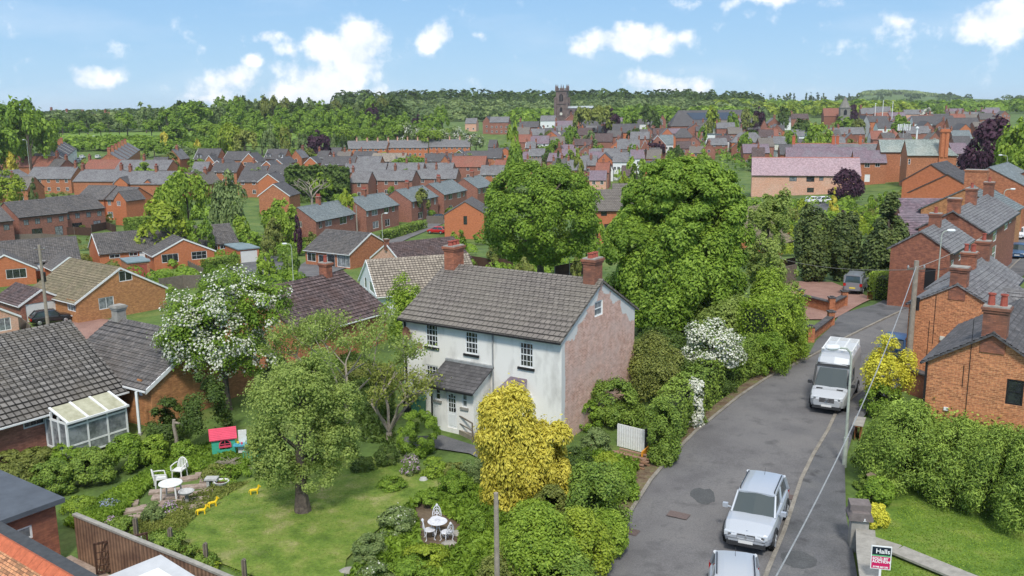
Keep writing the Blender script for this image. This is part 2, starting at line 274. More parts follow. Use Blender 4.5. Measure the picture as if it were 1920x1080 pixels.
# ---------------------------------------------------------------- mesh builder
class MB:
    def __init__(s): s.V=[];s.F=[];s.U=[];s.I=[];s.X=None
    def v(s,p):
        p=Vector(p)
        if s.X is not None: p=s.X@p
        s.V.append(p[:]); return len(s.V)-1
    def face(s,pts,mi=0,uv=None):
        n=[s.v(p) for p in pts]; s.F.append(n); s.I.append(mi)
        if uv is None:
            P=[Vector(p) for p in pts]; nn=(P[1]-P[0]).cross(P[2]-P[0])
            if nn.length<1e-9: nn=Vector((0,0,1))
            nn.normalize()
            if abs(nn.z)>.98: ux,uy=Vector((1,0,0)),Vector((0,1,0))
            else:
                ux=Vector((0,0,1)).cross(nn).normalized(); uy=nn.cross(ux)
            uv=[(p.dot(ux),p.dot(uy)) for p in P]
        s.U.append(uv)
    def box(s,a,b,mi=0,faces='xXyYzZ'):
        (x0,y0,z0),(x1,y1,z1)=a,b
        Q={'x':[(x0,y1,z0),(x0,y0,z0),(x0,y0,z1),(x0,y1,z1)],'X':[(x1,y0,z0),(x1,y1,z0),(x1,y1,z1),(x1,y0,z1)],
           'y':[(x0,y0,z0),(x1,y0,z0),(x1,y0,z1),(x0,y0,z1)],'Y':[(x1,y1,z0),(x0,y1,z0),(x0,y1,z1),(x1,y1,z1)],
           'z':[(x0,y1,z0),(x1,y1,z0),(x1,y0,z0),(x0,y0,z0)],'Z':[(x0,y0,z1),(x1,y0,z1),(x1,y1,z1),(x0,y1,z1)]}
        for f in faces: s.face(Q[f],mi)
    def cyl(s,p0,p1,r0,r1=None,n=10,mi=0,caps=True):
        if r1 is None: r1=r0
        p0,p1=Vector(p0),Vector(p1); d=(p1-p0)
        if d.length<1e-6: return
        d.normalize(); u=d.orthogonal().normalized(); w_=d.cross(u)
        A=[p0+(u*math.cos(2*math.pi*i/n)+w_*math.sin(2*math.pi*i/n))*r0 for i in range(n)]
        B=[p1+(u*math.cos(2*math.pi*i/n)+w_*math.sin(2*math.pi*i/n))*r1 for i in range(n)]
        for i in range(n):
            j=(i+1)%n; s.face([A[i],A[j],B[j],B[i]],mi)
        if caps: s.face(A[::-1],mi); s.face(B,mi)
    def path(s,pts,r,n=8,mi=0,taper=1.0):
        for i in range(len(pts)-1):
            f0=1-(1-taper)*i/(len(pts)-1); f1=1-(1-taper)*(i+1)/(len(pts)-1)
            s.cyl(pts[i],pts[i+1],r*f0,r*f1,n,mi)
    def lathe(s,c,prof,n=16,mi=0):
        c=Vector(c)
        for i in range(len(prof)-1):
            (r0,z0),(r1,z1)=prof[i],prof[i+1]
            for k in range(n):
                a,b=2*math.pi*k/n,2*math.pi*(k+1)/n
                P=[c+Vector((r0*math.cos(a),r0*math.sin(a),z0)),c+Vector((r0*math.cos(b),r0*math.sin(b),z0)),
                   c+Vector((r1*math.cos(b),r1*math.sin(b),z1)),c+Vector((r1*math.cos(a),r1*math.sin(a),z1))]
                if r0<1e-6: P=[P[0],P[2],P[3]]
                elif r1<1e-6: P=P[:3]
                s.face(P,mi)
    def prism(s,poly,y0,y1,mi=0,axis='y'):
        """extrude polygon given in (x,z) along y"""
        A=[(p[0],y0,p[1]) for p in poly]; B=[(p[0],y1,p[1]) for p in poly]; n=len(poly)
        s.face(A,mi); s.face(B[::-1],mi)
        for i in range(n):
            j=(i+1)%n; s.face([A[j],A[i],B[i],B[j]],mi)
    def build(s,name,mats,parent=None,smooth=False,loc=None):
        me=bpy.data.meshes.new(name); me.from_pydata(s.V,[],s.F)
        if not isinstance(mats,(list,tuple)): mats=[mats]
        for m in mats: me.materials.append(m)
        me.polygons.foreach_set('material_index',s.I)
        ul=me.uv_layers.new(name='UVMap'); flat=[c for f in s.U for q in f for c in q]
        ul.data.foreach_set('uv',flat)
        if smooth: me.polygons.foreach_set('use_smooth',[True]*len(s.F))
        me.update()
        o=bpy.data.objects.new(name,me); COL.objects.link(o)
        if parent is not None: o.parent=parent
        if loc is not None: o.location=loc
        return o
def tag(o,label=None,cat=None,group=None,kind=None):
    if label: o['label']=label
    if cat: o['category']=cat
    if group: o['group']=group
    if kind: o['kind']=kind
    return o
def thing(name,loc=(0,0,0),rz=0,label=None,cat=None,group=None):
    o=bpy.data.objects.new(name,None); COL.objects.link(o); o.location=loc; o.rotation_euler=(0,0,rz); o.empty_display_size=.3
    return tag(o,label,cat,group)
def kids(o): return [c for c in KID.get(o.name,())]
def copy_tree(o,loc,rz,label=None,scale=None,group=None):
    r=o.copy(); COL.objects.link(r); r.location=loc; r.rotation_euler=(0,0,rz)
    if scale: r.scale=scale
    if label: r['label']=label
    if group: r['group']=group
    for ch in list(o.children):
        c=ch.copy(); COL.objects.link(c); c.parent=r
        for g in list(ch.children):
            d=g.copy(); COL.objects.link(d); d.parent=c
    return r
# ---------------------------------------------------------------- ground
def groundmat(name,cols,scale=1.0,rough=.9,bump=.2,fine=14,stain=None):
    m=bpy.data.materials.new(name); m.use_nodes=True; N=m.node_tree.nodes; L=m.node_tree.links; p=N['Principled BSDF']
    p.inputs['Roughness'].default_value=rough; p.inputs['Specular IOR Level'].default_value=.25
    tc=N.new('ShaderNodeTexCoord')
    def no(s,d=5,r=.6):
        n=N.new('ShaderNodeTexNoise'); n.inputs['Scale'].default_value=s; n.inputs['Detail'].default_value=d; n.inputs['Roughness'].default_value=r; L.new(tc.outputs['Object'],n.inputs['Vector']); return n
    a=no(scale); rp=N.new('ShaderNodeValToRGB'); L.new(a.outputs[0],rp.inputs[0])
    e=rp.color_ramp.elements; k=len(cols)
    e[0].position=.34; e[0].color=(*cols[0],1); e[1].position=.66; e[1].color=(*cols[-1],1)
    for i in range(1,k-1):
        q=e.new(.34+.32*i/(k-1)); q.color=(*cols[i],1)
    b=no(fine,4,.7); mr=N.new('ShaderNodeMapRange'); L.new(b.outputs[0],mr.inputs['Value']); mr.inputs['From Min'].default_value=.3; mr.inputs['From Max'].default_value=.7
    mr.inputs['To Min'].default_value=.72; mr.inputs['To Max'].default_value=1.25
    mu=N.new('ShaderNodeVectorMath'); mu.operation='SCALE'; L.new(rp.outputs[0],mu.inputs[0]); L.new(mr.outputs[0],mu.inputs['Scale'])
    out=mu.outputs[0]
    if stain:
        col,sc,lo,hi=stain; c=no(sc,6,.6); m2=N.new('ShaderNodeMapRange'); L.new(c.outputs[0],m2.inputs['Value']); m2.inputs['From Min'].default_value=lo; m2.inputs['From Max'].default_value=hi; m2.inputs['To Max'].default_value=.8
        mx=N.new('ShaderNodeMix'); mx.data_type='RGBA'; L.new(m2.outputs[0],mx.inputs[0]); L.new(out,mx.inputs[6]); mx.inputs[7].default_value=(*col,1); out=mx.outputs[2]
    L.new(out,p.inputs['Base Color'])
    bp=N.new('ShaderNodeBump'); bp.inputs['Strength'].default_value=bump; bp.inputs['Distance'].default_value=.05; L.new(b.outputs[0],bp.inputs['Height']); L.new(bp.outputs[0],p.inputs['Normal'])
    return m
G_rough=groundmat('rough_ground',[(.06,.10,.025),(.10,.16,.035),(.15,.19,.05)],.25,fine=3)
G_lawn=groundmat('lawn_grass',[(.085,.14,.02),(.13,.20,.03),(.18,.23,.045),(.27,.27,.10)],.8,fine=9,bump=.6,stain=((.24,.24,.10),.5,.58,.75))
G_lawn2=groundmat('bright_grass',[(.08,.15,.02),(.13,.21,.03),(.19,.24,.05)],.8,fine=10,bump=.5)
G_asph=groundmat('asphalt',[(.125,.12,.122),(.155,.15,.15),(.175,.168,.165)],.35,fine=18,bump=.15,stain=((.085,.082,.084),.9,.55,.72))
G_pave=groundmat('pavement_asphalt',[(.095,.097,.10),(.125,.125,.13),(.15,.148,.146)],.5,fine=18,bump=.15,stain=((.055,.055,.057),.8,.57,.68))
G_kerb=groundmat('kerb_stone',[(.20,.18,.15),(.30,.275,.235)],2,fine=12)
G_verge=groundmat('verge_litter',[(.10,.06,.04),(.17,.13,.08),(.14,.15,.05)],1.5,fine=7,bump=.6)
G_block=groundmat('block_paving',[(.26,.15,.12),(.33,.20,.16)],1,fine=10)
G_soil=groundmat('soil',[(.09,.06,.04),(.16,.12,.08)],1,fine=7,bump=.5)
G_slab=groundmat('patio_slabs',[(.27,.20,.16),(.36,.29,.24)],2,fine=8)
G_field=groundmat('far_grass',[(.13,.22,.03),(.19,.29,.05)],.02,fine=.3)
def axy(pts): return [at(p[0],p[1])[:2] for p in pts]
def grid_mesh(name,X,Y,Z,m):
    ny,nx=X.shape; V=np.stack([X,Y,Z],-1).reshape(-1,3)
    i=np.arange((ny-1)*(nx-1)); r=i//(nx-1); c=i%(nx-1); a=r*nx+c
    Fq=np.stack([a,a+1,a+nx+1,a+nx],1)
    me=bpy.data.meshes.new(name); me.vertices.add(len(V)); me.vertices.foreach_set('co',V.ravel())
    me.loops.add(len(Fq)*4); me.loops.foreach_set('vertex_index',Fq.ravel()); me.polygons.add(len(Fq)); me.polygons.foreach_set('loop_start',np.arange(len(Fq))*4)
    me.polygons.foreach_set('use_smooth',np.ones(len(Fq),bool)); me.update(calc_edges=True); me.materials.append(m)
    o=bpy.data.objects.new(name,me); COL.objects.link(o); return o
ny,nx=420,200
yy=np.concatenate([np.linspace(-40,13,12),np.exp(np.linspace(math.log(14),math.log(9000),ny-12))]); ss=np.linspace(-.92,.92,nx)
X=ss[None,:]*(np.maximum(yy,0)[:,None]+60); Y=np.repeat(yy[:,None],nx,1)
Z=np.stack([terr(X[i],Y[i]) for i in range(ny)])
tag(grid_mesh('ground',X,np.minimum(Y,7400),Z-.03,G_rough),kind='structure')
def sheet(name,xy,lift,m,step=1.5,kind='structure',**tg):
    """a draped sheet over a polygon (world xy)"""
    P=[Vector(p) for p in xy]; n=len(P); pts=[]; ed=[]
    for i in range(n):
        a,b=P[i],P[(i+1)%n]; k=max(1,int((b-a).length/step))
        for j in range(k): pts.append(a+(b-a)*j/k)
    m0=len(pts); ed=[(i,(i+1)%m0) for i in range(m0)]
    xs=[p.x for p in pts]; ys=[p.y for p in pts]
    def inside(q):
        c=False
        for i in range(n):
            a,b=P[i],P[(i+1)%n]
            if (a.y>q.y)!=(b.y>q.y) and q.x<(b.x-a.x)*(q.y-a.y)/(b.y-a.y)+a.x: c=not c
        return c
    gx_=np.arange(min(xs)+step/2,max(xs),step); gy_=np.arange(min(ys)+step/2,max(ys),step)
    for x in gx_:
        for y in gy_:
            q=Vector((x+random.uniform(-.1,.1)*step,y+random.uniform(-.1,.1)*step))
            if inside(q): pts.append(q)
    v,e,f,_,_,_=delaunay_2d_cdt(pts,ed,[list(range(m0))],1,1e-4)
    xa=np.array([p.x for p in v]); ya=np.array([p.y for p in v]); za=terr(xa,ya)+lift
    me=bpy.data.meshes.new(name); me.from_pydata(list(zip(xa,ya,za)),[],[list(q) for q in f]); me.materials.append(m)
    me.polygons.foreach_set('use_smooth',[True]*len(me.polygons)); me.update()
    if len(me.polygons) and me.polygons[0].normal.z<0: me.flip_normals()
    o=bpy.data.objects.new(name,me); COL.objects.link(o); tag(o,kind=kind,**tg); return o
def strip(name,ptsxy,wid,h,m,lift=0.0):
    """a low raised strip (kerb) along a world polyline, centred on it"""
    mb=MB(); P=[Vector(p) for p in ptsxy]; L_=[];R_=[]
    Q=[]
    for i in range(len(P)-1):
        k=max(1,int((P[i+1]-P[i]).length/1.5))
        for j in range(k): Q.append(P[i]+(P[i+1]-P[i])*j/k)
    Q.append(P[-1])
    for i,p in enumerate(Q):
        d=(Q[min(i+1,len(Q)-1)]-Q[max(i-1,0)]).normalized(); nrm=Vector((-d.y,d.x))*wid/2
        z=tz(p.x,p.y)+lift; L_.append((p.x+nrm.x,p.y+nrm.y,z)); R_.append((p.x-nrm.x,p.y-nrm.y,z))
    up=lambda a,d:(a[0],a[1],a[2]+d)
    for i in range(len(Q)-1):
        a,b,c,d=L_[i],L_[i+1],R_[i+1],R_[i]
        mb.face([up(d,h),up(c,h),up(b,h),up(a,h)]); mb.face([up(a,h),up(b,h),up(b,-.15),up(a,-.15)]); mb.face([up(c,h),up(d,h),up(d,-.15),up(c,-.15)])
    return mb.build(name,m)
# road: edges read off the photograph
KL=[(1060,1130),(1110,1080),(1135,1035),(1180,965),(1220,902),(1260,855),(1305,810),(1348,775),(1385,745),(1435,712),(1472,692),(1515,672),(1555,650),(1590,632),(1655,600),(1690,584)]
KR=[(1395,1200),(1440,1072),(1470,1000),(1502,902),(1525,855),(1552,810),(1567,788)]
kl=axy(KL[1:]); kr=axy(KR[1:])
ex=lambda P,y:(P[0][0]+(P[2][0]-P[0][0])*(y-P[0][1])/(P[2][1]-P[0][1]),y)
kl=[ex(kl,15),ex(kl,22)]+kl; kr=[ex(kr,15),ex(kr,22)]+kr
# beyond the van the road runs on beside the terraces, heading about 57 degrees
kr_far=[(17.4,46.4),(21.2,51.3),(25.6,57.2),(32.0,66.0),(38.5,75.0),(45.0,84.0),(66.0,113.0),(87.0,142),(112,178)]
kl_far=[(34.2,78.5),(43.0,91.5),(55.5,111.0),(77.0,143.0),(100,176)]
KLw=kl+kl_far; KRw=kr[:-1]+kr_far
tag(sheet('road',KLw+KRw[::-1],.02,G_asph,1.2),kind='structure')
tag(strip('kerb',KLw[:17],.16,.10,G_kerb),kind='structure')
tag(strip('kerb',KRw,.16,.12,G_kerb),kind='structure')
off=lambda P,d:[(p[0]+d*.83,p[1]-d*.55) for p in P]
pr=[(7.4,15.5),(10.0,23),(11.9,29),(13.2,33.6),(15.1,39),(17.0,43),(19.4,46.9),(22.6,50.6),(26.8,56.4),(33.6,65.2),(40.1,74.2),(46.6,83.2),(67.6,112.2),(88.6,141.2),(113.6,177)]
tag(sheet('pavement',[(p[0]+.08,p[1]) for p in KRw]+pr[::-1],.10,G_pave,1.2),kind='structure')
# tarmac apron and block paved drive on the far left of the bend
tag(sheet('apron',axy([(1515,668),(1555,648),(1590,630),(1655,598),(1700,578),(1725,556),(1690,548),(1640,572),(1575,590),(1560,612),(1530,640)]),.055,G_pave,1.5),kind='structure')
tag(sheet('block_paved_drive',axy([(1462,548),(1480,528),(1560,530),(1600,545),(1640,560),(1590,585),(1562,600),(1480,600)]),.07,G_block,1.5),kind='structure')
tag(sheet('verge',axy([(1110,1080),(1180,965),(1220,902),(1305,810),(1385,745),(1472,692),(1515,672),(1500,668),(1430,695),(1340,760),(1290,790),(1235,850),(1185,890),(1160,945),(1100,1030),(1060,1080)]),.04,G_verge,1.0),kind='structure')
# garden lawn, patio, beds, path
tag(sheet('garden_lawn',axy([(470,1080),(395,1050),(300,985),(330,945),(420,915),(520,880),(640,855),(735,862),(760,880),(830,893),(850,915),(800,930),(740,970),(690,1010),(650,1050),(640,1110),(560,1110)]),.05,G_lawn,1.0),kind='structure')
tag(sheet('garden_soil',axy([(650,1080),(700,1010),(800,935),(850,925),(900,960),(885,1030),(820,1080)]),.045,G_soil,1.0),kind='structure')
tag(sheet('garden_path',axy([(745,822),(830,818),(905,842),(935,880),(880,852),(800,840),(750,850)]),.06,G_pave,1.0),kind='structure')
tag(sheet('side_lawn',[(12.0,28.9),(10.2,23),(8.2,16),(34,13),(40,30),(22.5,36.5),(15.5,38)],.05,G_lawn2,1.2),kind='structure')
tag(sheet('playing_field',[( -300,500),(-255,480),(-150,478),(-118,505),(-122,575),(-200,590),(-300,590)],.4,G_field,12),kind='structure')
# estate road between the bungalows and the semis, far left street
def pxstrip(name,L,m,lift=.1,step=4): return tag(sheet(name,axy(L),lift,m,step),kind='structure')
pxstrip('estate_road',[(735,462),(770,446),(835,418),(850,408),(815,405),(792,420),(745,430),(700,447),(640,470),(560,500),(545,520),(600,520),(690,490)],G_asph,.12,2)
pxstrip('estate_road',[(440,475),(540,485),(560,500),(480,525),(430,505)],G_pave,.12,2)
pxstrip('driveway',[(95,612),(150,596),(205,600),(228,628),(190,652),(120,660)],G_block,.08,1.5)
pxstrip('driveway',[(265,512),(300,492),(288,474),(268,480)],G_block,.1,2)
pxstrip('bungalow_lawn',[(296,516),(350,500),(385,512),(300,522)],G_lawn2,.1,2)
pxstrip('bungalow_lawn',[(525,512),(575,500),(600,512),(560,525)],G_lawn2,.1,2)
pxstrip('bungalow_lawn',[(40,560),(60,540),(92,538),(92,548),(60,566)],G_lawn2,.1,2)
pxstrip('car_park',[(1470,385),(1540,378),(1620,385),(1600,398),(1500,400)],G_pave,.15,3)
# ---------------------------------------------------------------- buildings
def facept(h,face,px,py):
    """local (s,z) where a view ray meets a face of house frame h"""
    (qx,qy,z0),a,LX,LY=h['o'],h['a'],h['LX'],h['LY']
    d=raydir(px,py); ca,sa=math.cos(a),math.sin(a)
    X=(ca,sa); Y=(-sa,ca); nrm=Y if face=='x' else X; tan=X if face=='x' else Y
    off=h.get('off',0)
    t=(qx*nrm[0]+qy*nrm[1]+off)/(d[0]*nrm[0]+d[1]*nrm[1])
    x,y,z=d[0]*t,d[1]*t,CAMZ+d[2]*t
    return ((x-qx)*tan[0]+(y-qy)*tan[1], z-z0)
def pxwin(h,face,x0,y0,x1,y1):
    s0,z0=facept(h,face,x0,(y0+y1)/2); s1,_=facept(h,face,x1,(y0+y1)/2)
    _,zt=facept(h,face,(x0+x1)/2,y0); _,zb=facept(h,face,(x0+x1)/2,y1)
    if s0>s1: s0,s1=s1,s0
    return (s0,zb,s1,zt)
def wallface(mb,P0,T,N_,W,top,ops,z0,mi=0,rev=.1):
    """wall with real openings. P0 origin, T along, N_ outward; top(s) height"""
    P0,T,N_=Vector(P0),Vector(T),Vector(N_); Zv=Vector((0,0,1))
    sb=sorted({0,W,*[c for o in ops for c in (o[0],o[2])],*([W/2] if top(W/2)>top(0)+.01 else [])})
    fl=T.cross(Zv).dot(N_)<0
    def q(pts,m=mi):
        P=[P0+T*s+Zv*z+N_*n for s,z,n in pts]; uv=[(p[0]+p[2],p[1]) for p in pts]
        if fl: P=P[::-1]; uv=uv[::-1]
        mb.face(P,m,uv)
    for a,b in zip(sb,sb[1:]):
        if b-a<1e-5: continue
        mid=(a+b)/2; zs=z0
        for o in sorted([o for o in ops if o[0]<=mid<=o[2]],key=lambda o:o[1]):
            if o[1]>zs: q([(a,zs,0),(b,zs,0),(b,o[1],0),(a,o[1],0)])
            zs=o[3]
        q([(a,zs,0),(b,zs,0),(b,top(b),0),(a,top(a),0)])
    for s0,b0,s1,t0 in ops:
        q([(s0,b0,-rev),(s0,b0,0),(s0,t0,0),(s0,t0,-rev)]); q([(s1,b0,0),(s1,b0,-rev),(s1,t0,-rev),(s1,t0,0)])
        q([(s0,b0,-rev),(s1,b0,-rev),(s1,b0,0),(s0,b0,0)]); q([(s0,t0,0),(s1,t0,0),(s1,t0,-rev),(s0,t0,-rev)])
def mkwindow(parent,P0,T,N_,o,bars=(2,1),frame='white',glass='glass',d=.06,sill=None,far=False,name='window',fw=.06,sash=False,split=True):
    """frame mesh with glazing bars, pane as its child; o=(s0,z0,s1,z1) on the face"""
    P0,T,N_=Vector(P0),Vector(T),Vector(N_); Zv=Vector((0,0,1))
    def bx(mb,s0,z0,s1,z1,n0,n1,mi=0):
        X_=Matrix((( T.x,N_.x,0,P0.x),(T.y,N_.y,0,P0.y),(0,0,1,P0.z),(0,0,0,1)))
        mb.X=X_; mb.box((s0,min(n0,n1),z0),(s1,max(n0,n1),z1),mi); mb.X=None
    s0,z0,s1,z1=o; w_=s1-s0; h_=z1-z0; mb=MB(); n0,n1=(-d-.03,-d+.03) if not far else (-.02,.05)
    bx(mb,s0,z0,s0+fw,z1,n0,n1); bx(mb,s1-fw,z0,s1,z1,n0,n1); bx(mb,s0+fw,z0,s1-fw,z0+fw,n0,n1); bx(mb,s0+fw,z1-fw,s1-fw,z1,n0,n1)
    gb=fw*.36 if bars[0]>2 else fw*.8
    for i in range(1,bars[0]):
        c=s0+w_*i/bars[0]; bx(mb,c-gb/2,z0+fw,c+gb/2,z1-fw,n0+.005,n1-.012)
    for i in range(1,bars[1]):
        c=z0+h_*i/bars[1]; g2=gb*(1.9 if sash and i*2==bars[1] else 1)
        bx(mb,s0+fw,c-g2/2,s1-fw,c+g2/2,n0+.008,n1-.008)
    if sill: bx(mb,s0-.08,z0-.12,s1+.08,z0-.002,-.08,.09,1)
    if far:
        bx(mb,s0+fw,z0+fw,s1-fw,z1-fw,-.02,.015,1); f=mb.build(name,[M[frame],M[glass]],parent); return f
    f=mb.build(name,[M[frame],M[sill or 'white']],parent)
    gls=glass if (glass!='glass' or bars[0]>3 or frame=='black' or (s0*7.3+z0*3.1)%1>.5) else 'glassc'
    mp=MB(); bx(mp,s0+fw*.5,z0+fw*.5,s1-fw*.5,z1-fw*.5,-d-.012,-d+.004); mp.build('pane',M[gls],f)
    return f
def slope(mb,e0,e1,r1,r0,course=None,thick=.1,mi=0,step=.045):
    """roof plane: eave e0->e1, ridge r0->r1 (r0 above e0). Stepped courses if course is given"""
    e0,e1,r0,r1=map(Vector,(e0,e1,r0,r1)); n=(e1-e0).cross(r0-e0 if (r0-e0).length>.01 else r1-e0).normalized()
    if n.z<0: n=-n
    u=(e1-e0).normalized(); v=n.cross(u)
    if v.z<0: v=-v
    def uv(p): q=p-e0; return (q.dot(u),q.dot(v))
    def F(pts):
        nn=(pts[1]-pts[0]).cross(pts[2]-pts[0])
        P=pts if nn.dot(n)>0 else pts[::-1]
        mb.face(P,mi,[uv(p) for p in P])
    L=(r0-e0).dot(v) or 1; k=max(1,int(abs(L)/course)) if course else 1
    for i in range(k):
        t0,t1=i/k,(i+1)/k; l=n*step if course else Vector((0,0,0))
        a,b=e0.lerp(r0,t0)+l,e1.lerp(r1,t0)+l; c,d=e1.lerp(r1,t1),e0.lerp(r0,t1)
        F([a,b,c,d] if (c-d).length>.01 else [a,b,c])
        if course: mb.face([a-l,b-l,b,a],mi,[(uv(a)[0],uv(a)[1]-.04),(uv(b)[0],uv(b)[1]-.04),uv(b),uv(a)])
    th=Vector((0,0,-thick))
    P=[e0,e1,r1,r0] if (r1-r0).length>.01 else [e0,e1,r1]
    Q=[p+th for p in P]; mb.face(Q[::-1],mi)
    for i in range(len(P)):
        j=(i+1)%len(P); mb.face([P[i],P[j],Q[j],Q[i]],mi)
NB=[0]
def house(label,Q,h,a,LX,LY,ridge='y',rise=2.5,wall='brick_o',roof='t_brown',D=None,corner='Q',hip=(0,0),chim=(),wx=(),wy=(),auto=None,
          over=.3,verge=.12,barge=None,gutter='black',course=None,name='house',cat='house',group=None,near=False,ext=1.5,walltop=None,parts=True,frame='white',glass='glass',doors=(),asym=None,ridgem=None,noroof=False,gluefloor=None):
    """Q: photo pixel of the nearest eave corner (or 'R'/'P' = the far end of the x / y eave); a: heading of +X in degrees"""
    q=at(Q[0],Q[1],h) if D is None else atD(Q[0],Q[1],D)
    ar=R(a); ca,sa=math.cos(ar),math.sin(ar); z0=q[2]-h; ox,oy=q[0],q[1]
    if corner=='R': ox-=ca*LX; oy-=sa*LX
    if corner=='P': ox+=sa*LY; oy-=ca*LY
    H=dict(o=(ox,oy,z0),a=ar,LX=LX,LY=LY,h=h,rise=rise)
    t=thing(name,(ox,oy,z0),ar,label,cat,group); H['t']=t
    # base to reach the ground at every corner
    cs=[(ox+ca*x-sa*y,oy+sa*x+ca*y) for x in(0,LX) for y in(0,LY)]
    zb=min(tz(*c) for c in cs)-z0-.3; zb=min(zb,-.2)
    oX=[];oY=[]; 
    def conv(lst,face):
        out=[]
        for it in lst:
            it=dict(it) if isinstance(it,dict) else dict(px=it)
            if 'px' in it: it['o']=pxwin(H,face,*it['px'])
            out.append(it)
        return out
    wX=conv(wx,'x'); wY=conv(wy,'y')
    D_=math.hypot(ox,oy); far=D_>150 and not near
    if auto:
        for face,n,L,lst in(('x',auto[0],LX,wX),('y',auto[1],LY,wY)):
            for st in range(auto[2]):
                for i in range(n):
                    c=L*(i+.5)/n+random.uniform(-.1,.1); ww=auto[3] if len(auto)>3 else 1.0; z=1.0+2.6*st
                    lst.append(dict(o=(c-ww/2,z,c+ww/2,z+1.15),bars=(2,1)))
    def topf(L,gable):
        if gable: return lambda s:h+rise*(1-abs(s-L/2)/(L/2))
        return lambda s:h
    gx_=(ridge=='y' and hip[0]==0); gX2=(ridge=='y' and hip[1]==0); gy_=(ridge=='x' and hip[0]==0); gY2=(ridge=='x' and hip[1]==0)
    if noroof or rise==0: gx_=gX2=gy_=gY2=False
    mb=MB()
    okx=[w_['o'] for w_ in wX if not far]; oky=[w_['o'] for w_ in wY if not far]
    cl=lambda o,L:(max(.02,o[0]),o[1],min(L-.02,o[2]),o[3])
    okx=[cl(o,LX) for o in okx]; oky=[cl(o,LY) for o in oky]
    wallface(mb,(0,0,0),(1,0,0),(0,-1,0),LX,topf(LX,gx_),okx,zb)
    wallface(mb,(0,0,0),(0,1,0),(-1,0,0),LY,topf(LY,gy_),oky,zb)
    wallface(mb,(0,LY,0),(1,0,0),(0,1,0),LX,topf(LX,gX2),[],zb)
    wallface(mb,(LX,0,0),(0,1,0),(1,0,0),LY,topf(LY,gY2),[],zb)
    mb.build('wall',M[wall],t)
    for face,lst,T,N_ in(('x',wX,(1,0,0),(0,-1,0)),('y',wY,(0,1,0),(-1,0,0))):
        for w_ in lst:
            o=cl(w_['o'],LX if face=='x' else LY); kind=w_.get('k','window')
            if kind=='door':
                md=MB(); P0,Tv,Nv=Vector((0,0,0)),Vector(T),Vector(N_)
                md.X=Matrix(((Tv.x,Nv.x,0,0),(Tv.y,Nv.y,0,0),(0,0,1,0),(0,0,0,1)))
                s0,b0,s1,t0=o; dd=.02 if far else -.06
                md.box((s0,dd-.04,b0),(s1,dd,t0),0)
                pan=w_.get('panels',0)
                for i in range(pan):
                    z=b0+(t0-b0)*(i+.08)/pan; md.box((s0+.06,dd-.02,z),(s1-.06,dd+.02,z+(t0-b0)*.84/pan),0)
                if w_.get('gl'): 
                    md.box((s0+.12,dd-.02,b0+(t0-b0)*.5),(s1-.12,dd+.012,t0-.15),1)
                md.X=None; md.build(w_.get('n','door'),[M[w_.get('m','door_w')],M['glass']],t)
            else:
                mkwindow(t,(0,0,0),T,N_,o,bars=w_.get('bars',(2,1)),frame=w_.get('f',frame),glass=w_.get('g',glass),far=far,sill=w_.get('sill'),sash=w_.get('sash',False),fw=w_.get('fw',.07))
    H['ridge_z']=h+rise
    if noroof: return H
    # roof
    o,vg=over,verge; k=rise/((LX if ridge=='y' else LY)/2) if rise else 0; ze=h-k*o+.02
    mr=MB(); rz=h+rise+.02
    if ridge=='y':
        ya,yb=(-vg if not hip[0] else -o),(LY+vg if not hip[1] else LY+o); ra=ya if not hip[0] else hip[0]; rb=yb if not hip[1] else LY-hip[1]; m=LX/2
        slope(mr,(-o,ya,ze),(-o,yb,ze),(m,rb,rz),(m,ra,rz),course); slope(mr,(LX+o,ya,ze),(LX+o,yb,ze),(m,rb,rz),(m,ra,rz),course)
        if hip[0]: slope(mr,(-o,ya,ze),(LX+o,ya,ze),(m,ra,rz),(m,ra,rz),course)
        if hip[1]: slope(mr,(-o,yb,ze),(LX+o,yb,ze),(m,rb,rz),(m,rb,rz),course)
        rl=[(m,ra),(m,rb)]
    elif ridge=='x':
        xa,xb=(-vg if not hip[0] else -o),(LX+vg if not hip[1] else LX+o); ra=xa if not hip[0] else hip[0]; rb=xb if not hip[1] else LX-hip[1]; m=LY/2
        slope(mr,(xa,-o,ze),(xb,-o,ze),(rb,m,rz),(ra,m,rz),course); slope(mr,(xa,LY+o,ze),(xb,LY+o,ze),(rb,m,rz),(ra,m,rz),course)
        if hip[0]: slope(mr,(xa,-o,ze),(xa,LY+o,ze),(ra,m,rz),(ra,m,rz),course)
        if hip[1]: slope(mr,(xb,-o,ze),(xb,LY+o,ze),(rb,m,rz),(rb,m,rz),course)
        rl=[(ra,m),(rb,m)]
    else:
        mr.box((-o,-o,h),(LX+o,LY+o,h+.18)); rl=None
    if rl:   # ridge tiles
        (x0,y0),(x1,y1)=rl; s=.11; mi=1 if ridgem else 0
        if ridge=='y': mr.prism([(x0-s,rz-.03),(x0,rz+.07),(x0+s,rz-.03)][::-1],y0,y1,mi)
        else:
            A=[(x0,y0-s,rz-.03),(x0,y0,rz+.07),(x0,y0+s,rz-.03)]; B=[(x1,y0-s,rz-.03),(x1,y0,rz+.07),(x1,y0+s,rz-.03)]
            for i in(0,1): mr.face([A[i+1],A[i],B[i],B[i+1]],mi)
            mr.face(A,mi); mr.face(B[::-1],mi)
    mr.build('roof',[M[roof]]+([M[ridgem]] if ridgem else []),t)
    # gutters and barge boards
    if not far or near:
        if gutter and ridge in 'xy':
            mg=MB()
            if ridge=='y': mg.box((-o-.08,-vg,ze-.11),(-o+.02,LY+vg,ze-.03))
            else: mg.box((-vg,-o-.08,ze-.11),(LX+vg,-o+.02,ze-.03))
            mg.build('gutter',M[gutter],t)
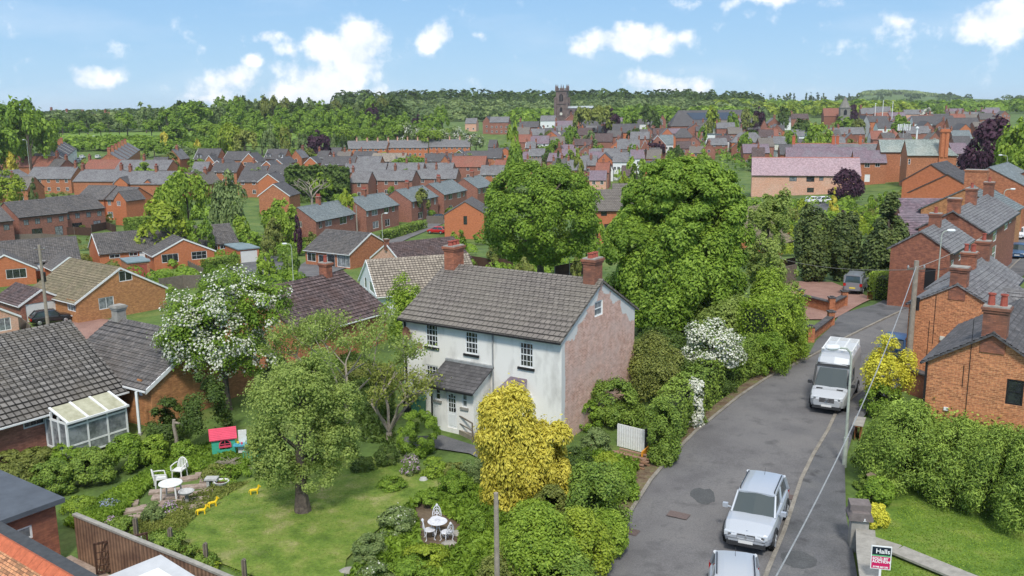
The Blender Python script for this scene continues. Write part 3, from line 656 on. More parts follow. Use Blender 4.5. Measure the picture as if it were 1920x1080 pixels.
    if barge:
        mb=MB(); bh=.22
        if ridge=='y' and not hip[0]:
            for sgn,xe in((-1,-o),(1,LX+o)):
                mb.face([(xe,-vg-.03,ze-bh+.03),(LX/2,-vg-.03,rz-bh+.03),(LX/2,-vg-.03,rz+.03),(xe,-vg-.03,ze+.03)][::(-1 if sgn>0 else 1)])
                mb.face([(xe,-vg-.03,ze+.04),(LX/2,-vg-.03,rz+.04),(LX/2,-vg+.05,rz+.04),(xe,-vg+.05,ze+.04)])
                mb.face([(xe,-vg-.03,ze-bh+.03),(LX/2,-vg-.03,rz-bh+.03),(LX/2,0,rz-bh+.03),(xe,0,ze-bh+.03)])
        if ridge=='x' and not hip[0]:
            for sgn,ye in((-1,-o),(1,LY+o)):
                mb.face([(-vg-.03,ye,ze-bh+.03),(-vg-.03,LY/2,rz-bh+.03),(-vg-.03,LY/2,rz+.03),(-vg-.03,ye,ze+.03)])
                mb.face([(-vg-.03,ye,ze+.04),(-vg-.03,LY/2,rz+.04),(-vg+.05,LY/2,rz+.04),(-vg+.05,ye,ze+.04)])
                mb.face([(-vg-.03,ye,ze-bh+.03),(-vg-.03,LY/2,rz-bh+.03),(0,LY/2,rz-bh+.03),(0,ye,ze-bh+.03)])
        mb.build('bargeboard',M[barge],t)
    for c in chim: chimney(H,ridge,*c)
    return H
def chimney(H,ridge,tpos,hh=1.3,wx=.9,wy=.6,pots=2,m='chim',off=0.0,potm='pot',ph=1.0):
    """stack on the ridge at fraction tpos; off = shift across the ridge in metres"""
    t=H['t']; LX,LY,h,r=H['LX'],H['LY'],H['h'],H['rise']; rz=h+r
    if ridge=='y': cx,cy=LX/2+off,LY*tpos; sx,sy=wx/2,wy/2
    else: cx,cy=LX*tpos,LY/2+off; sx,sy=wy/2,wx/2
    zb=rz-abs(off)*r/((LX if ridge=='y' else LY)/2)-.9; zt=rz+hh
    mb=MB(); mb.box((cx-sx,cy-sy,zb),(cx+sx,cy+sy,zt-.3)); mb.box((cx-sx-.05,cy-sy-.05,zt-.3),(cx+sx+.05,cy+sy+.05,zt-.18)); mb.box((cx-sx-.1,cy-sy-.1,zt-.18),(cx+sx+.1,cy+sy+.1,zt-.06)); mb.box((cx-sx-.03,cy-sy-.03,zt-.06),(cx+sx+.03,cy+sy+.03,zt),1)
    c=mb.build('chimney',[M[m],M['conc']],t)
    near=math.hypot(H['o'][0],H['o'][1])<150
    for i in range(pots):
        f=(i+.5)/pots-.5; p=(cx+(f*2*sx if sx>sy else 0),cy+(f*2*sy if sy>=sx else 0),zt)
        mp=MB(); mp.lathe(p,[(.15,0),(.13,.3*ph),(.12,.42*ph),(.16,.44*ph),(.16,.5*ph),(.11,.5*ph),(.10,.35*ph)],10 if near else 6)
        mp.build('chimney_pot',M[potm],c)
def rowof(n,Q1,Q2,label,h,a,LX,LY,**k):
    """n neighbouring houses whose near eave corner runs from pixel Q1 to pixel Q2 along +X"""
    out=[]; A=at(Q1[0],Q1[1],h); B=at(Q2[0],Q2[1],h)
    for i in range(n):
        f=i/n; x=A[0]+(B[0]-A[0])*f; y=A[1]+(B[1]-A[1])*f; z=A[2]+(B[2]-A[2])*f
        L=math.hypot(B[0]-A[0],B[1]-A[1])/n; aa=math.degrees(math.atan2(B[1]-A[1],B[0]-A[0]))
        u,v=proj(x,y,z); lab=label(i) if callable(label) else label
        out.append(house(lab,(u,v),h,aa,L,LY,D=y,**k))
    return out
# ---------------------------------------------------------------- vegetation
def leafmesh(name,C,N_,size,tint,m,aspect=.6,droop=0.0):
    """one rhombic leaf cluster per row of C, facing N_"""
    n=len(C); Nn=N_/np.maximum(np.linalg.norm(N_,axis=1,keepdims=True),1e-6)
    r=rng.normal(size=(n,3)); r[:,2]-=droop*3
    u=r-(r*Nn).sum(1,keepdims=True)*Nn; u/=np.maximum(np.linalg.norm(u,axis=1,keepdims=True),1e-6); v=np.cross(Nn,u)
    s=size*rng.uniform(.6,1.35,(n,1))
    V=np.stack([C-u*s*.5,C+v*s*.5*aspect+Nn*s*.12,C+u*s*.5,C-v*s*.5*aspect+Nn*s*.12],1).reshape(-1,3)
    me=bpy.data.meshes.new(name); me.vertices.add(n*4); me.vertices.foreach_set('co',V.astype(np.float32).ravel())
    me.loops.add(n*4); me.loops.foreach_set('vertex_index',np.arange(n*4)); me.polygons.add(n); me.polygons.foreach_set('loop_start',np.arange(n)*4)
    me.update(calc_edges=True)
    at_=me.attributes.new('tint','FLOAT','POINT'); at_.data.foreach_set('value',np.repeat(np.clip(tint,0,1),4).astype(np.float32))
    me.materials.append(m); return me
def mobj(name,me,parent=None,loc=None):
    o=bpy.data.objects.new(name,me); COL.objects.link(o)
    if parent is not None: o.parent=parent
    if loc is not None: o.location=loc
    return o
def lobes(kind,n,seed):
    g=np.random.default_rng(seed); 
    if kind=='round':
        d=g.normal(size=(n,3)); d/=np.linalg.norm(d,axis=1,keepdims=True); d[:,2]=np.where(d[:,2]<-.55,-d[:,2]*.5,d[:,2])
        c=d*g.uniform(.45,.80,(n,1)); c[:,2]=c[:,2]; r=g.uniform(.22,.40,n)
    elif kind=='cone':
        z=g.uniform(-1,.95,n)**1.0; rad=(1-(z+1)/2)*.80+.04; a=g.uniform(0,2*np.pi,n); k=g.uniform(.5,1,n)
        c=np.stack([rad*k*np.cos(a),rad*k*np.sin(a),z],1); r=.13+rad*.24
    elif kind=='column':
        z=g.uniform(-1,.9,n); rad=np.sqrt(np.clip(1-np.abs(z)**3,0,1))*.66; a=g.uniform(0,2*np.pi,n); k=g.uniform(.5,1,n)
        c=np.stack([rad*k*np.cos(a),rad*k*np.sin(a),z*.85],1); r=g.uniform(.22,.36,n)
    elif kind=='dome':
        d=g.normal(size=(n,3)); d/=np.linalg.norm(d,axis=1,keepdims=True); d[:,2]=np.abs(d[:,2])*1.65-.85
        c=d*np.array([.74,.74,.80]); c*=g.uniform(.7,1,(n,1)); r=g.uniform(.20,.34,n)
    elif kind=='ball':
        d=g.normal(size=(n,3)); d/=np.linalg.norm(d,axis=1,keepdims=True); c=d*g.uniform(.72,.86,(n,1)); r=g.uniform(.13,.22,n)
    elif kind=='layer':
        d=g.normal(size=(n,3)); d/=np.linalg.norm(d,axis=1,keepdims=True); d[:,2]=np.abs(d[:,2])*1.75-.9
        c=d*np.array([.84,.84,.86]); c*=g.uniform(.62,1,(n,1)); r=g.uniform(.11,.21,n)
    elif kind=='loose':
        d=g.normal(size=(n,3)); d/=np.linalg.norm(d,axis=1,keepdims=True); c=d*g.uniform(.3,.9,(n,1)); r=g.uniform(.10,.24,n)
    return c,r
def crown_pts(kind,R3,nl,n,seed,inner=.18,spread=.22):
    """leaf centres, facings and tints for an ellipsoid of radii R3 centred on 0"""
    c,r=lobes(kind,nl,seed); R3=np.array(R3,float); g=np.random.default_rng(seed+99)
    p=r**2; p/=p.sum(); k=g.choice(len(c),n,p=p)
    d=g.normal(size=(n,3)); d/=np.linalg.norm(d,axis=1,keepdims=True)
    out=c[k]/np.maximum(np.linalg.norm(c[k],axis=1,keepdims=True),.1)
    d=d+out*.75+np.array([0,0,.35]); d/=np.linalg.norm(d,axis=1,keepdims=True)
    rr=r[k][:,None]*(1-np.abs(g.normal(0,spread,(n,1)))); inn=g.random(n)<inner; rr[inn]*=g.uniform(.1,.8,(inn.sum(),1))
    fly=g.random(n)<.07; rr[fly]*=g.uniform(1.05,1.45,(fly.sum(),1))
    P=(c[k]+d*rr)*R3
    Nn=d*.85+g.normal(size=(n,3))*.34+np.array([0,0,.35])
    lt=g.uniform(-.22,.22,len(c)); tint=.5+lt[k]+g.normal(0,.2,n)
    return P,Nn,tint
def trunkmesh(h,r,spread,seed,limbs=5,bend=.1,top=None):
    g=random.Random(seed); mb=MB(); pts=[]; n=6
    for i in range(n+1):
        f=i/n; pts.append((g.uniform(-bend,bend)*f*h*.4,g.uniform(-bend,bend)*f*h*.4,h*f))
    rad=[r*1.35]+[r*(1-.55*i/n) for i in range(1,n+1)]
    for i in range(n): mb.cyl(pts[i],pts[i+1],rad[i],rad[i+1],8,0,False)
    for k in range(limbs):
        b=pts[2+k%(n-2)]; a=2*math.pi*k/limbs+g.uniform(-.4,.4); L=spread*g.uniform(.6,1)
        m_=(b[0]+math.cos(a)*L*.5,b[1]+math.sin(a)*L*.5,b[2]+L*.45); e=(b[0]+math.cos(a)*L,b[1]+math.sin(a)*L,b[2]+L*.95)
        mb.path([b,m_,e],r*.45,6,taper=.25)
    return mb
TP=[0]
def tree(label,px,D,top,bot,hw,leaf='green',kind='round',n=9000,ls=.35,nl=40,cat='tree',name='tree',trunk=.22,dy=1.0,parts2=None,spread=.22,py=None,group=None,barkm=None,aspect=.6,droop=0,seed=None,zb=None,extra=(),inner=.18,limbs=6):
    """crown spans photo rows top..bot and +-hw columns round px, at distance D"""
    TP[0]+=1; seed=seed or TP[0]*17
    gp=gx(px,D); zt=atD(px,top,D)[2]; zbm=atD(px,bot,D)[2]; s=D/F
    r=hw*s/ .98; rz=max((zt-zbm)/2,.15); cz=(zt+zbm)/2-gp[2]
    t=thing(name,gp,random.uniform(0,6.28) if not extra else 0,label,cat,group)
    cs=[((0,0,cz),(r,r*dy,rz),n,nl,kind)]+[((e[0]*s,e[4]*s if len(e)>4 else 0,cz-e[1]*s),(e[2]*s,e[2]*s*dy,e[3]*s),int(n*e[2]*e[3]/(hw*((bot-top)/2))),nl//2+6,kind) for e in extra]
    P=[];Nn=[];T=[]
    for c,R3,nn,l,kd in cs:
        p,q,tt=crown_pts(kd,R3,l,nn,seed,inner,spread); seed+=5; P.append(p+np.array(c)); Nn.append(q); T.append(tt)
    P=np.concatenate(P);Nn=np.concatenate(Nn);T=np.concatenate(T); keep=P[:,2]>.03; P,Nn,T=P[keep],Nn[keep],T[keep]
    mobj('crown',leafmesh('crown',P,Nn,ls,T,LF[leaf],aspect,droop),t)
    if parts2:   # (leaf, fraction, size, name, where)
        for lf,fr,sz,nm,wh in parts2:
            m_=rng.random(len(P))<fr
            if wh: m_&=wh(P,(0,0,cz),(r,r,rz))
            o=P[m_]+Nn[m_]/np.linalg.norm(Nn[m_],axis=1,keepdims=True)*ls*.35
            mobj(nm,leafmesh(nm,o,Nn[m_],sz,rng.random(m_.sum()),LF[lf],.9),t)
    if trunk:
        th=max(.3,cz+rz*.45); trunkmesh(th,trunk,r*.6,seed,limbs).build('trunk',barkm or bark,t,smooth=True)
    return t
# shared prototypes for the many middle-distance and far trees: unit crowns scaled to each tree
PROTO={}
def proto(leaf,kind,res=0):
    k=(leaf,kind,res)
    if k not in PROTO:
        n=[2600,1100,420][res]; ls=[.15,.23,.36][res]
        P,Nn,T=crown_pts(kind,(1,1,1),[34,22,14][res],n,hash(kind)%97*0+len(PROTO)*31+5)
        me=leafmesh('crown',P,Nn,ls,T,LF[leaf]); mb=trunkmesh(1,.06,.3,len(PROTO)+3,4); 
        mt=bpy.data.meshes.new('trunk'); mt.from_pydata(mb.V,[],mb.F); mt.materials.append(bark); PROTO[k]=(me,mt)
    return PROTO[k]
def ptree(label,px,D,top,hw,leaf='green',kind='round',group=None,cat='tree',name='tree',res=None,low=.18,gz=None):
    g=gx(px,D); zt=atD(px,top,D)[2]; H=max(zt-g[2],.8); r=hw*D/F
    if res is None: res=0 if hw>26 else (1 if hw>9 else 2)
    me,mt=proto(leaf,kind,res); t=thing(name,g,random.uniform(0,6.28),label,cat,group)
    c=mobj('crown',me,t); lo=H*low; c.location=(0,0,(H+lo)/2); c.scale=(r,r,(H-lo)/2*1.04)
    if hw>5 and low>.05:
        u=mobj('trunk',mt,t); u.scale=(r*.9+.3,r*.9+.3,H*.7)
    return t
def hedge(label,xy,wid,h,leaf='hedge',n=6000,ls=.16,name='hedge',cat='hedge',rough=.10,taper=.0,group=None,blob=0,top=None):
    """clipped hedge along a world polyline"""
    P=[Vector(p) for p in xy]; seg=[(P[i],P[i+1]) for i in range(len(P)-1)]; Ls=np.array([(b-a).length for a,b in seg]); pr_=Ls/Ls.sum()
    k=rng.choice(len(seg),n,p=pr_); f=rng.random(n); A=np.array([s[0][:] for s in seg]); B=np.array([s[1][:] for s in seg])
    c=A[k]+(B[k]-A[k])*f[:,None]; d=(B[k]-A[k]); d/=np.linalg.norm(d,axis=1,keepdims=True); nr=np.stack([-d[:,1],d[:,0]],1)
    per=2*h+wid; q=rng.random(n)*per
    side=np.where(q<h,-1,np.where(q<2*h,1,0)); z=np.where(side!=0,rng.random(n)*h,h); off=np.where(side!=0,side*wid/2*(1-taper*z/h),rng.uniform(-.5,.5,n)*wid)
    wob=(np.sin(c[:,0]*1.3+z*1.7)+np.sin(c[:,1]*1.1-z*2.1+2)+np.sin((c[:,0]+c[:,1])*3.1+z*3))*rough*.5+rng.normal(0,rough*.5,n)
    off=off+np.where(side!=0,side*wob,0); z=z+np.where(side==0,wob,0)
    if blob: z=z*(1+blob*(np.sin(c[:,0]*.9)+np.sin(c[:,1]*.7+1))*.5)
    en=rng.random(n)<.14; e1=rng.random(n)<.5; pe=np.where(e1[:,None],np.array(P[0][:]),np.array(P[-1][:])); c[en]=pe[en]+rng.normal(0,.12,(en.sum(),2)); z[en]=rng.random(en.sum())*h; off[en]=rng.uniform(-.5,.5,en.sum())*wid; d[en]=np.where(e1[en,None],np.array((P[1]-P[0]).normalized()[:]),np.array((P[-1]-P[-2]).normalized()[:])); nr=np.stack([-d[:,1],d[:,0]],1)
    X=c[:,0]+nr[:,0]*off; Y=c[:,1]+nr[:,1]*off; g=terr(c[:,0],c[:,1]); Zz=g+z
    Nn=np.stack([nr[:,0]*side,nr[:,1]*side,(side==0)*1.0],1)+rng.normal(size=(n,3))*.5+np.array([0,0,.3])
    o0=P[0]; zz0=tz(o0.x,o0.y); C=np.stack([X-o0.x,Y-o0.y,Zz-zz0],1)
    tint=.5+wob*1.2/max(rough,.05)*.25+rng.normal(0,.18,n)
    t=thing(name,(o0.x,o0.y,zz0),0,label,cat,group)
    mobj('foliage',leafmesh('foliage',C,Nn,ls,tint,LF[leaf],.7),t)
    mb=MB()   # woody core
    for a,b in seg:
        dd=(b-a).normalized(); nn=Vector((-dd.y,dd.x))*(wid/2-.35); k2=max(1,int((b-a).length/2))
        for i in range(k2):
            p=a+(b-a)*(i/k2*.9+.05); q2=a+(b-a)*((i+1)/k2*.9+.05); zl=tz(p.x,p.y)-zz0-.1; zu=zl+h-.35
            pts=[(p.x-o0.x+nn.x,p.y-o0.y+nn.y),(q2.x-o0.x+nn.x,q2.y-o0.y+nn.y),(q2.x-o0.x-nn.x,q2.y-o0.y-nn.y),(p.x-o0.x-nn.x,p.y-o0.y-nn.y)]
            for j in range(4):
                u_,v_=pts[j],pts[(j+1)%4]; mb.face([(*u_,zl),(*v_,zl),(*v_,zu),(*u_,zu)])
            mb.face([(*u_,zu) for u_ in pts])
    mb.build('branches',MATS.get('hedge_core') or mat('hedge_core',(.03,.045,.015),kind='noise'),t)
    return t
def shrub(label,px,py,hw,hpx,leaf='green',n=2500,ls=.14,kind='dome',cat='shrub',name='shrub',nl=22,parts2=None,group=None,dy=1.0,aspect=.6,droop=0,inner=.15,spread=.3):
    n=int(n*1.5); ls*=.84; spread=max(spread,.3) if spread!=.1 else spread
    """ground shrub: base centre at photo pixel, half width hw and height hpx in pixels"""
    g=at(px,py); s=g[1]/F; r=hw*s; H=hpx*s/.95; TP[0]+=1
    t=thing(name,g,0,label,cat,group)
    P,Nn,T=crown_pts(kind,(r,r*dy,H*.55),nl,n,TP[0]*13,inner,spread); P[:,2]+=H*.46; k=P[:,2]>.01; P,Nn,T=P[k],Nn[k],T[k]
    mobj('foliage',leafmesh('foliage',P,Nn,ls,T,LF[leaf],aspect,droop),t)
    for lf,fr,sz,nm,wh in parts2 or ():
        m_=rng.random(len(P))<fr
        if wh: m_&=wh(P,(0,0,H*.46),(r,r,H*.5))
        o=P[m_]+Nn[m_]/np.linalg.norm(Nn[m_],axis=1,keepdims=True)*ls*.35
        mobj(nm,leafmesh(nm,o,Nn[m_],sz,rng.random(m_.sum()),LF[lf],.9),t)
    return t
def sparse_tree(label,px,D,top,bot,hw,seed=3,leaf='olive',n=3500,ls=.13,trunk=.16,barkm=None,name='tree',dead=False,lvl=4,lean=(0,0)):
    """open tree with its branches showing"""
    g=gx(px,D); s=D/F; zt=atD(px,top,D)[2]-g[2]; zb=atD(px,bot,D)[2]-g[2]; r=hw*s
    t=thing(name,g,0,label,'tree'); rd=random.Random(seed); mb=MB(); tips=[]
    def grow(p,d,L,rad,k):
        q=p; n=3
        for i in range(n):
            d=(d+Vector((rd.uniform(-.25,.25),rd.uniform(-.25,.25),rd.uniform(-.12,.18)))).normalized(); e=q+d*L/n
            mb.cyl(q,e,rad*(1-.2*i/n),rad*(1-.2*(i+1)/n),5,0,False); q=e
            if k<=1: tips.append(q.copy())
        if k>0:
            for j in range(rd.choice((2,3,3))):
                a=rd.uniform(0,6.28); side=Vector((math.cos(a),math.sin(a),rd.uniform(-.1,.6))); grow(q,(d*.8+side*.8).normalized(),L*.72,rad*.62,k-1)
    h0=max(zb,.4); top0=Vector((lean[0],lean[1],h0)); mb.cyl((0,0,-.1),top0,trunk*1.2,trunk*.85,8,0,False)
    tot=(r+(zt-zb))/2.9
    for j in range(5):
        a=6.28*j/5+rd.uniform(-.3,.3); grow(top0,Vector((math.cos(a)*r,math.sin(a)*r,(zt-zb)*rd.uniform(.5,1.1))).normalized(),tot*.75,trunk*.5,lvl-1)
    mb.build('trunk',barkm or barkl,t,smooth=True)
    if not dead and n:
        T=np.array([q[:] for q in tips]); k=rng.integers(0,len(T),n); P=T[k]+rng.normal(0,.16,(n,3))*np.array([1.3,1.3,1]); 
        mobj('crown',leafmesh('crown',P,rng.normal(size=(n,3))+np.array([0,0,.6]),ls,rng.random(n),LF[leaf]),t)
    return t
# ---------------------------------------------------------------- the white house
W=dict
m=bpy.data.materials.new('white_render'); MATS['white_render']=m; m.use_nodes=True; N=m.node_tree.nodes; L=m.node_tree.links; p=N['Principled BSDF']; p.inputs['Roughness'].default_value=.85
tcn=N.new('ShaderNodeTexCoord'); a1=N.new('ShaderNodeTexNoise'); a1.inputs['Scale'].default_value=1.3; a1.inputs['Detail'].default_value=7; mp=N.new('ShaderNodeMapping'); mp.inputs['Scale'].default_value=(1,1,.45); L.new(tcn.outputs['Object'],mp.inputs[0]); L.new(mp.outputs[0],a1.inputs['Vector'])
rr=N.new('ShaderNodeValToRGB'); L.new(a1.outputs[0],rr.inputs[0]); rr.color_ramp.elements[0].position=.28; rr.color_ramp.elements[0].color=(.52,.50,.46,1); rr.color_ramp.elements[1].position=.5; rr.color_ramp.elements[1].color=(.78,.76,.71,1); L.new(rr.outputs[0],p.inputs[0])
M['render']=m
HW=house('white rendered two storey house with brown tiled roof and bare pink brick gable end',(1053,634),5.3,57,8.1,9.8,'y',2.15,'render','t_brown',
   course=.36,chim=[(.05,1.15,.85,.66,3,'chim',0,'pot',.5),(.95,1.15,.95,.66,3,'chim',0,'pot',.5)],
   wy=[W(px=(798,608,821,650),bars=(4,4),sash=True,sill='black'),W(px=(872,622,896,664),bars=(4,4),sash=True,sill='black'),W(px=(974,642,1000,689),bars=(4,4),sash=True,sill='black'),
       W(px=(799,685,822,714),bars=(4,3),sash=True)],
   wx=[W(px=(1115,564,1130,592),bars=(1,2))],gutter='black',name='white_house')
# bare brick gable with the last of its flaking white render
gm=M['brick_w']=mat('gable_brick_washed',(.62,.40,.32),kind='brick',col2=(.44,.25,.19),mort=(1.25,1.35,1.4),jit=.2,pa=.55,pc=(.60,.46,.41),ps=.8)
gm2=gm.copy(); gm2.name='gable_brick_flaking_render'; N=gm2.node_tree.nodes; L=gm2.node_tree.links; p=N['Principled BSDF']; src=p.inputs['Base Color'].links[0].from_socket
tcn=N.new('ShaderNodeTexCoord'); sp=N.new('ShaderNodeSeparateXYZ'); L.new(tcn.outputs['Object'],sp.inputs[0])
def gmath(op,a,b=None):
    n=N.new('ShaderNodeMath'); n.operation=op
    for i,v in enumerate((a,b)):
        if v is None: continue
        if isinstance(v,(int,float)): n.inputs[i].default_value=v
        else: L.new(v,n.inputs[i])
    return n.outputs[0]
dx=gmath('ABSOLUTE',gmath('SUBTRACT',sp.outputs[0],4.05)); topz=gmath('SUBTRACT',5.3+2.15,gmath('MULTIPLY',dx,2.15/4.05)); dd=gmath('SUBTRACT',topz,sp.outputs[2])
no=N.new('ShaderNodeTexNoise'); no.inputs['Scale'].default_value=1.1; no.inputs['Detail'].default_value=5; L.new(tcn.outputs['Object'],no.inputs['Vector'])
edge=gmath('MULTIPLY',gmath('SUBTRACT',1.6,gmath('MULTIPLY',sp.outputs[2],.2)),.0)
left=gmath('MULTIPLY',gmath('LESS_THAN',sp.outputs[0],gmath('ADD',.1,gmath('MULTIPLY',no.outputs[0],.5))),1)
msk=gmath('LESS_THAN',dd,gmath('ADD',-.95,gmath('MULTIPLY',no.outputs[0],3.1))); msk=gmath('MAXIMUM',msk,left)
mx=N.new('ShaderNodeMix'); mx.data_type='RGBA'; L.new(msk,mx.inputs[0]); L.new(src,mx.inputs[6]); mx.inputs[7].default_value=(.62,.61,.58,1); L.new(mx.outputs[2],p.inputs['Base Color'])
wobj=[c for c in HW['t'].children if c.name.startswith('wall')][0]; wobj.data.materials.append(gm2)
for f in wobj.data.polygons:
    if f.normal.y<-.9 and f.center.y<.05: f.material_index=1
HWt=HW['t']
def onface(H,face,fn,name,mats,parent=None):
    mb=MB(); T,N_=((1,0,0),(0,-1,0)) if face=='x' else ((0,1,0),(-1,0,0))
    mb.X=Matrix(((T[0],N_[0],0,0),(T[1],N_[1],0,0),(0,0,1,0),(0,0,0,1))); fn(mb); mb.X=None
    return mb.build(name,mats,parent or H['t'])
# drainpipes
def dp(s,z0,z1,r=.045): return lambda mb:(mb.box((s-r,.02,z0),(s+r,.11,z1)))
s_,z_=facept(HW,'y',758,640)
onface(HW,'y',dp(9.62,0,5.2),'drainpipe',M['black'])
s1_,z1_=facept(HW,'y',925,700); onface(HW,'y',dp(s1_-.02,0,5.1,.02),'cable',M['grey'])
# porch: lean-to slate roof, half-glazed door between two narrow windows
sA,zA=facept(HW,'y',924,695); sB,zB=facept(HW,'y',837,675)
HP=dict(HW); HP['off']=-1.55
sC,zC=facept(HP,'y',889,739); sD,zD=facept(HP,'y',806,716)
po=thing('porch',(0,0,0)); po.parent=HWt
PD=1.55; ps0,ps1=sA+.12,sD-.15; zt_=(zC+zD)/2+.2; zbk=max((zA+zB)/2,zt_+.75); print('porch',zC,zD,zA,zB,ps0,ps1)
pw=MB()
def porchwin(x0,y0,x1,y1): return pxwin(HP,'y',x0,y0,x1,y1)
ow=[porchwin(816,726,826,750),porchwin(866,738,876,764),porchwin(838,732,856,789)]
ow[2]=(ow[2][0],.22,ow[2][2],ow[2][3])
wallface(pw,(-PD,0,0),(0,1,0),(-1,0,0),0,lambda s:0,[],0) if False else None
P0=Vector((-PD,ps0,0)); T=(0,1,0)
ops=[(o[0]-ps0,o[1],o[2]-ps0,o[3]) for o in ow]
wallface(pw,P0,T,(-1,0,0),ps1-ps0,lambda s:zt_,ops,-.2)
for yv,sg in((ps0,-1),(ps1,1)):
    pw.face([(-PD,yv,-.2),(-.003,yv,-.2),(-.003,yv,zbk-.05),(-PD,yv,zt_)][::sg])
HPo=pw.build('porch_wall',M['render'],HWt); bpy.data.objects.remove(po)
for o in ops[:2]: mkwindow(HWt,P0,T,(-1,0,0),o,bars=(1,2),sill='conc')
o=ops[2]; md=MB(); md.X=Matrix(((0,-1,0,-PD),(1,0,0,ps0),(0,0,1,0),(0,0,0,1)))
md.box((o[0],-.09,o[1]),(o[2],-.05,o[3])); cxm=(o[0]+o[2])/2; gw=(o[2]-o[0])*.36
zb_=o[1]+(o[3]-o[1])*.42; zt2=o[3]-.18
for i in range(3):
    for j in range(4):
        a0=cxm-gw+gw*2*i/3+.02; a1_=cxm-gw+gw*2*(i+1)/3-.02; b0=zb_+(zt2-zb_)*j/4+.02; b1=zb_+(zt2-zb_)*(j+1)/4-.02
        if j==3 and i!=1: b1-=.08
        md.box((a0,-.05,b0),(a1_,-.04,b1),1)
md.box((o[0]+.1,-.05,o[1]+.12),(o[2]-.1,-.035,zb_-.12),0); md.X=None
dr=md.build('front_door',[M['white'],M['glass']],HWt); hn=MB(); hn.box((-PD+.01,ps0+o[0]+.08,1.15),(-PD+.06,ps0+o[0]+.14,1.3)); hn.build('door_handle',M['black'],dr)
pr_=MB(); slope(pr_,(-PD-.35,ps0-.2,zt_-.16),(-PD-.35,ps1+.2,zt_-.16),(-.003,ps1+.2,zbk),(-.003,ps0-.2,zbk),.22,.07,0,.012); pr_.box((-.16,ps0-.2,zbk-.06),(-.004,ps1+.2,zbk+.06),1)
pr_.build('porch_roof',[M['s_dark'],M['grey']],HWt)
gt=MB(); gt.box((-PD-.45,ps0-.2,zt_-.26),(-PD-.33,ps1+.2,zt_-.17)); gt.box((-PD-.02,ps1+.02,-.1),(-PD+.06,ps1+.1,zt_-.2)); gt.build('gutter',M['black'],HWt)
# second small lean-to beyond the golden tree
q0,qz=facept(HW,'y',998,735); q1,_=facept(HW,'y',948,728)
lb=MB(); lb.box((-.9,q0,-.1),(-.003,q1,2.2)); lb.build('bay_wall',M['render'],HWt)
lr=MB(); slope(lr,(-1.15,q0-.2,2.15),(-1.15,q1+.2,2.15),(-.003,q1-.3,2.95),(-.003,q0+.3,2.95),.22,.06,0,.012); lr.build('bay_roof',M['s_purple'],HWt)
# brown satellite dish, cable
sx,sz=facept(HW,'y',773,622)
dm=MB(); dm.X=Matrix.Translation((-.35,sx,sz))@Matrix.Rotation(R(-90),4,'Y')@Matrix.Rotation(R(-12),4,'X'); dm.lathe((0,0,0),[(0,0),(.15,.02),(.30,.07),(.36,.11),(.37,.10),(.30,.05),(.15,0)],18); dm.X=None
dish=dm.build('satellite_dish',mat('dish_rust',(.26,.13,.09),scale=6),HWt,smooth=True)
am=MB(); am.path([(-.02,sx,sz),(-.30,sx,sz-.12),(-.35,sx,sz-.3),(-.62,sx-.05,sz-.22),(-.66,sx-.05,sz-.05)],.032); am.build('dish_arm',M['grey'],dish)
# bare patch where the render has come off
bs,bz=facept(HW,'y',787,648); pm=MB(); rd=random.Random(4)
ring=[(-.004,bs+math.cos(t_)*(.26+rd.uniform(-.09,.07)),bz+math.sin(t_)*(.19+rd.uniform(-.07,.05))) for t_ in [i*.52 for i in range(12)]]
pm.face(ring); pm.build('bare_render_patch',mat('bare_patch',(.40,.24,.17),scale=8),HWt)
# ramp and timber handrail by the door
rp=thing('handrail',(0,0,0),0,'timber handrail beside the ramp at the white house front door','handrail')
px_=[(812,790),(832,798),(860,812),(886,828)]; up_=.95; hm=MB(); tops=[]
for i,(u,v) in enumerate(px_):
    g=at(u,v); rp.location=(0,0,0); hm=MB(); hm.box((g[0]-.04,g[1]-.04,g[2]-.1),(g[0]+.04,g[1]+.04,g[2]+up_)); hm.build('post',M['timber'],rp); tops.append((g[0],g[1],g[2]+up_))
rm=MB(); rm.path(tops,.04,6); rm.path([(x,y,z-.4) for x,y,z in tops],.03,6); rm.build('rail',M['timber'],rp)
g0=[at(*q) for q in((818,782),(893,815),(912,838),(832,800))]; rm=MB(); rm.face([(x,y,z+.22) for x,y,z in g0]); 
for i in range(4):
    a_,b_=g0[i],g0[(i+1)%4]; rm.face([(a_[0],a_[1],a_[2]-.1),(b_[0],b_[1],b_[2]-.1),(b_[0],b_[1],b_[2]+.22),(a_[0],a_[1],a_[2]+.22)])
tag(rm.build('ramp',mat('ramp_paving',(.30,.26,.20),scale=3)),'low paved ramp in front of the white house porch','ramp')
# ---------------------------------------------------------------- near bungalows on the left
H9=house('near bungalow with speckled grey tiled roof and a glazed lean-to at its corner',(222,722),2.4,56,16,9,'x',3.0,'brick_r','t_black',corner='R',course=.36,
   wx=[W(px=(42,767,84,800),bars=(1,2))],gutter='white',barge='white',over=.5,name='bungalow',cat='bungalow',verge=.25)
